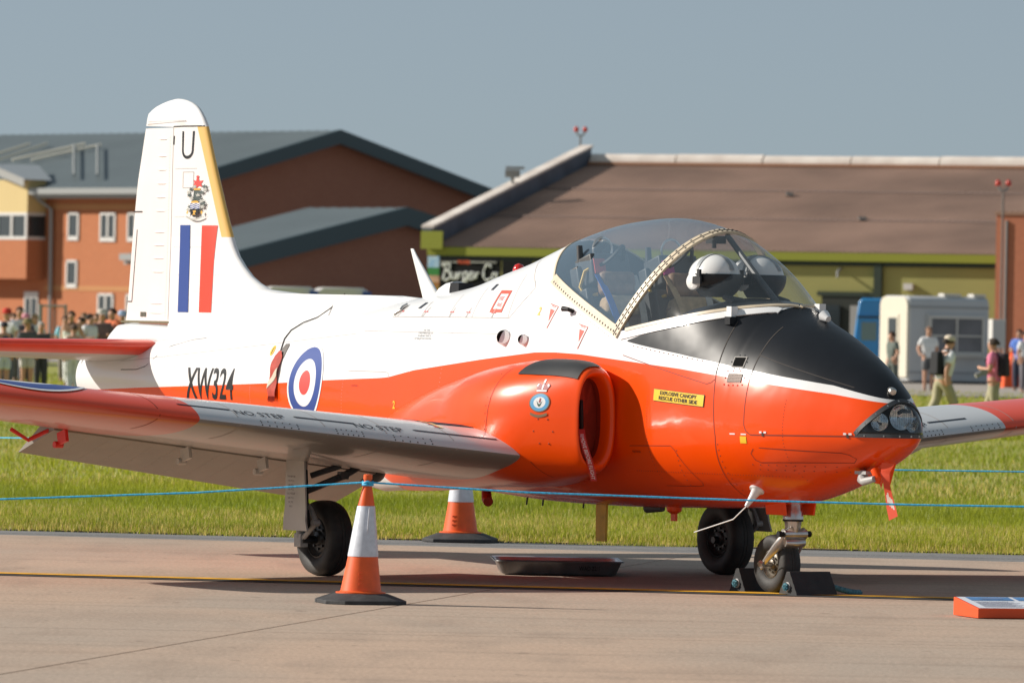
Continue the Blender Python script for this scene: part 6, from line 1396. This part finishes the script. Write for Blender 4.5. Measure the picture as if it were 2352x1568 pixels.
# blue van
dV=246.; cV=at(2026,748,dV); bv=empty('blue_van',(cV.x,cV.y,0),R(-5)); tag(bv,'bright blue panel van with rear door glass parked behind the kiosk','van')
m_vb=mat('van_blue',(.025,.26,.60),.3,coat=.6)
b=MB(); b.prism([(-.95,.35),(-.98,1.2),(-.90,1.9),(-.80,2.7),(-.70,2.84),(.70,2.84),(.80,2.7),(.90,1.9),(.98,1.2),(.95,.35)],0,4.8,lambda a,z,h:(a,h,z)); bevelled(b.build('body',m_vb,bv,smooth=30),.05)
for s_ in (-.44,.44):
    b=MB(); b.box((s_,-.02,1.35),(.80,.05,1.85)); rdv=b.build('rear_door',m_vb,bv,smooth=0); b=MB(); b.box((s_,-.05,1.72),(.52,.03,.62)); b.build('door_glass',mat('van_glass',(.16,.24,.24),.1,spec=.8),rdv,smooth=0)
    b=MB(); b.lathe([(.06,-.03),(.36,-.03),(.36,.22),(.06,.22)],(s_*1.9,.9,.365),(-1 if s_<0 else 1,0,0),20); b.build('wheel',m_rubber,bv); b=MB(); b.lathe([(.06,-.03),(.36,-.03),(.36,.22),(.06,.22)],(s_*1.9,3.8,.365),(-1 if s_<0 else 1,0,0),20); b.build('wheel',m_rubber,bv)
    b=MB(); b.box((s_*2.0,-.05,.95),(.14,.06,.45)); b.build('tail_light',m_red,bv,smooth=0)
b=MB(); b.box((0,-.05,2.2),(1.6,.04,.06)); b.build('door_seam',m_dark,bv,smooth=0)
# burger stall with painted fascia boards
dS=262.; sp_=FPX/dS
def brd(px0,py0,px1,py1,name,m_,parent,dd=0.,th=.08):
    a=at(px0,py1,dS)-SO; c=at(px1,py0,dS)-SO; b=MB(); b.box(((a.x+c.x)/2*1.09,-dd,(a.z+c.z)/2),((c.x-a.x)*1.09,th,c.z-a.z)); return b.build(name,m_,parent,smooth=0)
SO=at(1090,748,dS); SO.z=0; stl=empty('burger_stall',SO,R(-24)); tag(stl,'black catering stall with Burger Co fascia board and picture strip','food stall')
m_blk=mat('stall_black',(.006,.006,.007),.7,spec=.2)
b=MB(); b.box((.3,1.3,1.45),(4.4,2.3,2.5)); b.build('stall_body',m_blk,stl,smooth=0)
for x in (-1.4,1.8):
    b=MB(); b.lathe([(.05,-.1),(.3,-.1),(.3,.1),(.05,.1)],(x,.9,.3),(0,1,0),18); b.build('stall_wheel',m_rubber,stl)
fb=brd(1010,594,1150,665,'fascia_board',m_blk,stl); brd(1154,600,1222,665,'fascia_board',m_blk,stl)
brd(982,588,1009,614,'picture_sky',mat('print_sky',(.16,.42,.75),.5,var=.5,vscale=3,col2=(.65,.75,.82)),stl); brd(982,614,1009,632,'picture_grass',mat('print_green',(.04,.24,.05),.5),stl); brd(982,632,1009,648,'picture_bun',mat('print_bun',(.62,.36,.24),.5,var=.3,vscale=6),stl); brd(982,648,1009,670,'picture_filling',mat('print_filling',(.55,.10,.03),.5,var=.7,vscale=7,col2=(.20,.24,.04)),stl)
brd(1012,601,1053,602,'fascia_rule',m_wfr,stl,.05); brd(1082,602,1142,603,'fascia_rule',m_wfr,stl,.05)
def sgn(px,py): q=at(px,py,dS)-SO; return q.x*1.09,q.z
cx_,cz_=sgn(1067,602); text_on('PROPER',.2,lambda u,v:(cx_+u,-.06,cz_+v),'fascia_small_word',mat('sign_orange',(.62,.09,.03),.5),stl,width=.52,height=.13,bold=.012,air=False,maxlen=1.)
# brush-script lettering drawn as strokes, unit letter height 1
SC={'B':([[(.12,.0),(.2,.5),(.28,1.05)],[(.02,.95),(.3,1.12),(.56,1.02),(.54,.72),(.28,.56),(.56,.48),(.58,.14),(.3,-.06),(.02,.06)]],.66),
'u':([[(.0,.42),(.06,.5),(.04,.12),(.16,.02),(.32,.2),(.36,.5)],[(.36,.5),(.34,.1),(.44,.05)]],.46),
'r':([[(.0,.1),(.1,.5),(.1,.42),(.3,.5)],[(.1,.44),(.08,.05)]],.34),
'g':([[(.36,.46),(.2,.52),(.04,.34),(.08,.1),(.24,.1),(.36,.46)],[(.36,.46),(.32,-.1),(.16,-.36),(-.02,-.26),(.2,-.04),(.44,.1)]],.46),
'e':([[(.02,.24),(.26,.32),(.26,.48),(.1,.5),(.02,.24),(.1,.03),(.26,.05),(.40,.16)]],.42),
'C':([[(.56,.86),(.48,1.06),(.24,1.0),(.06,.6),(.1,.14),(.32,-.02),(.58,.14)]],.62),
'o':([[(.2,.5),(.04,.32),(.1,.06),(.28,.06),(.34,.34),(.2,.5),(.26,.42),(.44,.44)]],.44)}
x=.0; U=[]
for ch in 'Burger Co':
    if ch==' ': x+=.22; continue
    st_,ad=SC[ch]; U.append((ch,x,st_)); x+=ad
wtot=x; xs0,zb0=sgn(1015,641); xs1,_=sgn(1145,641); k=(xs1-xs0)/wtot; kz=.52
for ch,x0,st_ in U:
    b=MB()
    for s_ in st_:
        P=[Vector((xs0+(x0+u)*k,-.055,zb0+v*kz)) for u,v in s_]; Q=[]
        for i in range(len(P)-1):
            p0,p1,p2,p3=P[max(0,i-1)],P[i],P[i+1],P[min(len(P)-1,i+2)]
            for t in np.linspace(0,1,6)[:-1]: Q.append(.5*((2*p1)+(p2-p0)*t+(2*p0-5*p1+4*p2-p3)*t*t+(3*p1-p0-3*p2+p3)*t**3))
        Q.append(P[-1]); b.tube(Q,[.034+.012*math.sin(i*.8) for i in range(len(Q))],6)
    b.build('sign_letter',mat('sign_white',(.86,.86,.86),.6),stl)
cx_,cz_=sgn(1178,612); text_on('Proper',.2,lambda u,v:(cx_+u,-.06,cz_+v),'fascia_small_word',m_wfr,stl,width=.42,height=.12,air=False,maxlen=1.) if False else None
# two white vans whose roofs show over the spine
for px,w_,lab in ((668,2.0,'white van with pale roof parked below the low brick gable, beside the fin fillet'),(787,2.1,'white van with pale roof parked below the low brick gable, beside the burger stall')):
    p=at(px,748,232.); v=empty('white_van',(p.x,p.y,0),R(4)); tag(v,lab,'van','white vans parked before the brick gable')
    b=MB(); b.prism([(-w_/2,.4),(-w_/2,1.3),(-w_/2*.92,2.1),(-w_/2*.80,2.66),(-w_/2*.6,2.79),(w_/2*.6,2.79),(w_/2*.80,2.66),(w_/2*.92,2.1),(w_/2,1.3),(w_/2,.4)],0,5,lambda a,z,h:(a,h,z)); bevelled(b.build('body',mat('van_white',(.72,.70,.66),.4,coat=.3),v,smooth=30),.04)
    b=MB(); b.box((w_*.36,-.02,2.60),(.28,.30,.14)); b.build('blue_beacon',mat('beacon_blue',(.03,.08,.35),.3),v,smooth=0)
    b=MB(); b.box((0,-.02,1.75),(w_*.8,.05,.7)); b.build('rear_glass',m_pane,v,smooth=0)
    for sx in (-1,1):
        for yy in (.9,4.0):
            b=MB(); b.lathe([(.06,-.02),(.36,-.02),(.36,.2),(.06,.2)],(sx*(w_/2-.2),yy,.365),(sx,0,0),18); b.build('wheel',m_rubber,v)
# white cabinet on posts and orange barriers by the tower
p=at(2295,748,240.); cb=empty('white_cabinet',(p.x,p.y,0),R(25)); tag(cb,'white equipment cabinet on a post beside the brick tower','cabinet')
b=MB(); b.box((0,.2,1.72),(.5,.4,.95)); bevelled(b.build('cabinet_box',m_wfr,cb,smooth=0),.02); b=MB(); b.tube([(0,.2,0),(0,.2,1.3)],.05,8); b.build('cabinet_post',m_gut,cb)
for px,s_ in ((2322,1.),(2336,1.25)):
    p=at(px,748,225.); bb=empty('orange_barrier',(p.x,p.y,0),R(20)); tag(bb,'orange plastic barrier block by the brick tower'+(', the taller one' if s_>1 else ', the shorter one'),'barrier')
    b=MB(); b.box((0,.2,.42*s_),(.40,.4,.84*s_),taper=.7); bevelled(b.build('barrier_shell',mat('barrier_orange',(.80,.10,.015),.5),bb,smooth=20),.04); b=MB(); b.box((0,.2,.88*s_),(.18,.18,.12)); b.build('filler_cap',MATS['barrier_orange'],bb)
# steel fence panel among the spectators
p=at(92,748,214.); fp=empty('fence_panel',(p.x,p.y,0),R(-3)); tag(fp,'grey steel mesh fence panel behind the spectators','fence')
for x in (0,.75,2.6): 
    b=MB(); b.tube([(x,0,0),(x,0,2.05)],.04 if x else .05,6); b.build('fence_post',m_gut,fp)
for z in (.25,1.15,2.0): 
    b=MB(); b.tube([(0,0,z),(.75 if z>1.5 else 2.6,0,z)],.03,6); b.build('fence_rail',m_gut,fp)
for k in range(22): 
    b=MB(); b.tube([(.12*k+.06,0,.25),(.12*k+.06,0,1.15 if k>5 else 2.0)],.008,4); b.build('fence_wire',m_gut,fp)
# ------------------------------------------------------------------ spectators
def skin_mesh(name,joints,edges,radii,root,sub=2):
    keys=list(joints); idx={k:i for i,k in enumerate(keys)}
    me=bpy.data.meshes.new(name); me.from_pydata([joints[k] for k in keys],[(idx[a],idx[b_]) for a,b_ in edges],[])
    o=bpy.data.objects.new(name,me); COL.objects.link(o)
    sk=o.modifiers.new('s','SKIN'); sk.use_smooth_shade=True
    sv=me.skin_vertices[0].data
    for k in keys:
        r=radii[k]; sv[idx[k]].radius=r if isinstance(r,tuple) else (r,r)
        sv[idx[k]].use_root=(k==root)
    ss=o.modifiers.new('u','SUBSURF'); ss.levels=sub; ss.render_levels=sub
    dg=bpy.context.evaluated_depsgraph_get(); out=bpy.data.meshes.new_from_object(o.evaluated_get(dg)); out.name=name
    bpy.data.objects.remove(o); bpy.data.meshes.remove(me); out.polygons.foreach_set('use_smooth',[True]*len(out.polygons)); return out
SKIN_={'a':(.60,.33,.22),'b':(.42,.22,.14),'c':(.58,.36,.26)}
def person(loc,h,face,label,shirt,legs,skin='a',hair=(.03,.02,.015),hat=None,hatkind=None,shorts=False,sleeve='short',walk=0.,lean=0.,arms=('down','down'),pack=None,shoe=(.05,.045,.04),grp='spectators on the far grass',scarf=None):
    p=empty('person',loc,face); tag(p,label,'person',grp)
    ln=lambda z:lean*max(0,z-.5)      # forward lean, +Y is forward
    J={}; 
    def P(k,x,y,z): J[k]=(x*h,(y+ln(z))*h,z*h)
    P('pelvis',0,0,.525); P('waist',0,.0,.60); P('chest',0,.0,.72); P('neck0',0,-.005,.815); P('neck1',0,.004,.85); P('head0',0,.012,.885); P('head1',0,.012,.925); P('head2',0,.006,.965)
    E_=[('pelvis','waist'),('waist','chest'),('chest','neck0'),('neck0','neck1'),('neck1','head0'),('head0','head1'),('head1','head2')]
    rad={'pelvis':(.088,.072),'waist':(.084,.068),'chest':(.098,.072),'neck0':(.055,.046),'neck1':.034,'head0':(.043,.049),'head1':(.048,.058),'head2':(.036,.044)}
    P('nose',0,.062,.912); E_.append(('head1','nose')); rad['nose']=.009
    for s,sg in (('l',1),('r',-1)):
        w_=walk*sg
        P('hip'+s,.048*sg,0,.50); P('knee'+s,.052*sg,.02+.10*w_+.03*abs(walk),.285+.012*abs(w_)); P('ankle'+s,.052*sg,-.01+.17*w_-(.05 if w_<0 else 0),.045+(.03 if w_<0 else 0)); P('toe'+s,.060*sg,.085+.17*w_-(.05 if w_<0 else 0),.020+(.01 if w_<0 else 0))
        E_+=[('pelvis','hip'+s),('hip'+s,'knee'+s),('knee'+s,'ankle'+s),('ankle'+s,'toe'+s)]
        rad.update({'hip'+s:.062,'knee'+s:.040,'ankle'+s:.027,'toe'+s:.021})
        P('sh'+s,.098*sg,0,.795); E_.append(('chest','sh'+s)); rad['sh'+s]=.042
        mode=arms[0 if sg>0 else 1]
        if mode=='down': el,wr,hd=(.125,-.015,.635),(.130,.03,.50),(.128,.05,.445)
        elif mode=='swing': el,wr,hd=(.125,-.06*w_-.01,.64),(.13,-.11*w_+.05,.51),(.128,-.12*w_+.08,.46)
        elif mode=='hold': el,wr,hd=(.135,.0,.64),(.085,.13,.66),(.055,.165,.68)
        elif mode=='camera': el,wr,hd=(.14,.05,.66),(.08,.13,.80),(.05,.14,.85)
        else: el,wr,hd=(.16,.0,.65),(.13,.06,.56),(.10,.09,.55)
        P('el'+s,el[0]*sg,el[1],el[2]); P('wr'+s,wr[0]*sg,wr[1],wr[2]); P('hd'+s,hd[0]*sg,hd[1],hd[2])
        E_+=[('sh'+s,'el'+s),('el'+s,'wr'+s),('wr'+s,'hd'+s)]; rad.update({'el'+s:.030,'wr'+s:.021,'hd'+s:(.014,.022)})
    sc_=lambda d,f=1.,add=0.:{k:((v[0]*f+add)*h,(v[1]*f+add)*h) if isinstance(v,tuple) else (v*f+add)*h for k,v in d.items()}
    def put(name,joints,edges,rd,root,m_,sub=2):
        me=skin_mesh(name,joints,edges,rd,root,sub); me.materials.append(m_); return link(bpy.data.objects.new(name,me),p)
    put('body',J,E_,sc_(rad),'pelvis',mat('skin_'+skin,SKIN_[skin],.6))
    def sub(keys,extra=None):
        K={k:J[k] for k in keys}; K.update(extra or {}); return K
    def col(nm,c):
        c=tuple(min(.85,x*(2.1 if sum(c)>.6 else 1.7)+.03) for x in c) if nm=='cloth' else c
        return mat(nm+'_%d_%d_%d'%tuple(int(x*255) for x in c),c,.85,var=.12,vscale=8)
    mid=lambda a,b_,t:tuple(J[a][i]+(J[b_][i]-J[a][i])*t for i in range(3))
    # shirt
    keys=['pelvis','waist','chest','neck0','shl','shr']; K=sub(keys); ed=[('pelvis','waist'),('waist','chest'),('chest','neck0'),('chest','shl'),('chest','shr')]; r2={k:rad[k] for k in keys}
    if sleeve!='none':
        for s in 'lr':
            t=.75 if sleeve=='short' else 1.; K['sl'+s]=mid('sh'+s,'el'+s,t); ed.append(('sh'+s,'sl'+s)); r2['sl'+s]=.034 if sleeve=='short' else .030
            if sleeve=='long': K['cf'+s]=mid('el'+s,'wr'+s,.9); ed.append(('sl'+s,'cf'+s)); r2['cf'+s]=.024
    K['neck0']=mid('chest','neck0',.8); put('shirt',K,ed,sc_(r2,1.06,.006),'waist',col('cloth',shirt))
    # trousers or shorts
    K={'pelvis':J['pelvis'],'wb':mid('pelvis','waist',.4)}; ed=[('pelvis','wb')]; r2={'pelvis':(.090,.075),'wb':(.086,.070)}
    for s in 'lr':
        K['hip'+s]=J['hip'+s]; ed.append(('pelvis','hip'+s)); r2['hip'+s]=.064
        if shorts: K['hem'+s]=mid('hip'+s,'knee'+s,.92); ed.append(('hip'+s,'hem'+s)); r2['hem'+s]=.050
        else: K['knee'+s]=J['knee'+s]; K['hem'+s]=mid('knee'+s,'ankle'+s,.96); ed+=[('hip'+s,'knee'+s),('knee'+s,'hem'+s)]; r2['knee'+s]=.045; r2['hem'+s]=.038
    put('shorts' if shorts else 'trousers',K,ed,sc_(r2,1.05,.005),'pelvis',col('cloth',legs))
    for s in 'lr':
        put('shoe',{'a':J['ankle'+s],'t':J['toe'+s]},[('a','t')],{'a':.030*h,'t':.026*h},'a',col('shoe',shoe),1)
    hc=Vector(J['head1'])
    b=MB(); rows=[]
    for i in range(9):
        a=math.pi*.62*i/8; rows.append([(.053*h*math.sin(a)*math.cos(q),(.066*h*math.sin(a)*math.sin(q)-.010*h-(.012*h if i>5 else 0)),hc.z+.012*h+.056*h*math.cos(a)) for q in [2*math.pi*k/16 for k in range(16)]])
        if i>4: rows[-1]=[(x,min(y,.022*h),z) for x,y,z in rows[-1]]
    rows=[[(x,y+hc.y,z) for x,y,z in r] for r in rows]
    b.grid(rows,close_u=True); b.build('hair',col('hair',hair),p,smooth=70)
    if hat:
        b=MB(); R_=.060*h; zz=hc.z+.028*h
        b.lathe([(R_*1.0,-.012*h),(R_*1.02,.008*h),(R_*.9,.035*h),(R_*.5,.050*h),(.001,.053*h)],(0,hc.y-.004*h,zz),n=18,caps=False)
        if hatkind=='brim': b.lathe([(R_*.98,-.010*h),(R_*1.75,-.020*h),(R_*1.75,-.016*h),(R_*.98,-.004*h)],(0,hc.y,zz),n=18,caps=False)
        else:
            b.grid([[(R_*.9*math.sin(q),hc.y+R_*(.85*math.cos(q))+k*.055*h*math.cos(q),zz-.008*h-k*.010*h) for q in np.linspace(-1.1,1.1,9)] for k in (0,1)])
        b.build('hat',col('hat',hat),p,smooth=60)
    if pack:
        c=Vector(J['chest']); b=MB(); b.box((0,c.y-.115*h,c.z-.02*h),(.17*h,.10*h,.25*h),taper=.8); bevelled(b.build('backpack',col('pack',pack),p,smooth=40),.02*h,3)
        for s,sg in (('l',1),('r',-1)):
            b=MB(); b.tube([(.05*sg*h,c.y-.07*h,c.z+.08*h),(.062*sg*h,c.y-.01*h,J['shl'][2]+.045*h),(.066*sg*h,c.y+.078*h,c.z+.03*h),(.075*sg*h,c.y+.03*h,c.z-.09*h)],.012*h,6); b.build('pack_strap',col('pack',pack),p)
    return p
def gpos(px,d): q=at(px,748,d); return Vector((q.x,q.y,.035))
G1='spectators on the far grass'
# facing: 0 looks away (+Y), pi looks at the camera
person(gpos(16,173),1.83,R(160),'person in red cap and pale blue shirt among the spectators on the grass',(.42,.50,.66),(.05,.06,.09),hat=(.62,.05,.03),arms=('bent','bent'))
person(gpos(45,180),1.90,R(185),'person in grey top with dark hair beside the red cap',(.33,.33,.36),(.06,.06,.07),hair=(.05,.03,.02),sleeve='long')
person(gpos(59,174),1.71,R(200),'person in pink cap and dark top',(.06,.05,.06),(.04,.04,.05),hat=(.66,.28,.34),arms=('bent','down'))
person(gpos(10,156),1.54,R(20),'person with dark hair in navy jacket and grey shorts',(.03,.035,.06),(.30,.32,.36),shorts=True,sleeve='long',hair=(.02,.02,.03))
person(gpos(64,158),1.60,R(185),'person in olive brimmed hat, dark shirt and grey shorts',(.05,.05,.055),(.28,.26,.24),hat=(.22,.18,.07),hatkind='brim',shorts=True)
person(gpos(95,162),1.54,R(190),'person with grey hair in black clothes',(.03,.03,.035),(.015,.015,.02),hair=(.50,.48,.46),sleeve='long')
person(gpos(164,170),1.81,R(175),'person in pale pink sleeveless top with dark hair',(.62,.42,.34),(.66,.64,.62),hair=(.03,.02,.015),sleeve='none',arms=('down','bent'))
person(gpos(186,176),1.67,R(150),'person in light cyan shirt behind the white top',(.36,.60,.66),(.10,.10,.12),arms=('bent','bent'))
person(gpos(170,158),1.50,R(10),'short person with brown hair and white trousers seen from behind',(.30,.24,.20),(.70,.68,.66),hair=(.10,.06,.04))
person(gpos(206,171),1.75,R(230),'person in white and lilac T-shirt with short black hair',(.60,.60,.74),(.08,.08,.11),arms=('hold','down'))
person(gpos(234,172),1.85,R(190),'person in cream cap and dark waistcoat over red sleeves',(.10,.06,.06),(.05,.05,.06),hat=(.60,.55,.48),arms=('hold','hold'))
person(gpos(222,180),1.77,R(170),'person in red top half hidden behind the cream cap',(.58,.05,.03),(.05,.05,.06),hair=(.16,.09,.05))
person(gpos(258,174),1.90,R(150),'person in bright orange red top with dark hair',(.70,.09,.03),(.05,.05,.06),hair=(.04,.02,.02),arms=('bent','hold'),pack=(.05,.05,.06))
person(gpos(281,177),1.83,R(180),'person in pale blue cap partly hidden by the rudder',(.48,.20,.14),(.05,.05,.06),hat=(.40,.52,.70))
person(gpos(31,182),1.74,R(200),'person in bright blue shirt between the red cap and the grey top',(.08,.20,.50),(.10,.10,.12),hair=(.14,.08,.05),arms=('bent','hold'))
person(gpos(80,180),1.72,R(170),'person in white shirt with fair hair beside the fence panel',(.40,.40,.42),(.10,.12,.18),hair=(.34,.24,.12),arms=('hold','bent'))
person(gpos(150,184),1.70,R(190),'person in sky blue top with a dark bag near the fence panel',(.14,.32,.52),(.14,.12,.10),hair=(.08,.05,.03),pack=(.03,.03,.04))
person(gpos(193,184),1.78,R(160),'person in crimson shirt behind the white and lilac T-shirt',(.34,.03,.04),(.06,.06,.08),hair=(.20,.13,.07))
person(gpos(247,180),1.72,R(205),'person in bright white top beside the orange red top',(.42,.42,.42),(.05,.06,.12),hair=(.05,.03,.02),arms=('bent','down'))
# right hand group
G2='people walking by the kiosk'
person(gpos(2053,196),1.70,R(120),'person in dark dress with long brown hair walking past the kiosk door',(.06,.075,.065),(.06,.07,.06),hair=(.07,.035,.02),arms=('down','bent'),walk=.4,grp=G2,lean=.06)
person(gpos(2134,205),1.86,R(185),'bareheaded person in pale grey shirt and dark shorts before the serving window',(.55,.53,.50),(.06,.06,.065),hair=(.28,.16,.10),shorts=True,arms=('bent','down'),grp=G2)
person(gpos(2166,126),1.62,R(-58),'person in white cap and pale blue shirt with black backpack and khaki trousers',(.62,.68,.76),(.24,.215,.13),hat=(.70,.60,.48),pack=(.02,.02,.025),walk=.8,lean=.20,arms=('swing','swing'),grp=G2)
person(gpos(2287,127),1.60,R(68),'person in pink checked shirt with a camera, dark backpack and khaki trousers',(.48,.10,.17),(.23,.21,.13),pack=(.03,.02,.03),hair=(.06,.04,.03),arms=('down','hold'),walk=.5,lean=.05,grp=G2)
person(gpos(2342,214),1.84,R(160),'person in royal blue shirt and navy trousers by the orange barriers',(.06,.13,.42),(.012,.015,.035),arms=('hold','bent'),grp=G2)
person(gpos(2358,206),1.80,R(200),'person in pale pink shirt standing beside the royal blue shirt',(.70,.52,.52),(.10,.09,.10),grp=G2)
b=MB(); q=gpos(2262,126.4); b.box((q.x,q.y,1.02),(.13,.09,.10)); b.cyl((q.x-.06,q.y-.02,1.0),(q.x-.15,q.y-.05,.96),.038,.042)
tag(b.build('camera_with_lens',mat('camera_grey',(.30,.29,.28),.5)),'grey camera with long lens held by the pink checked shirt','camera')
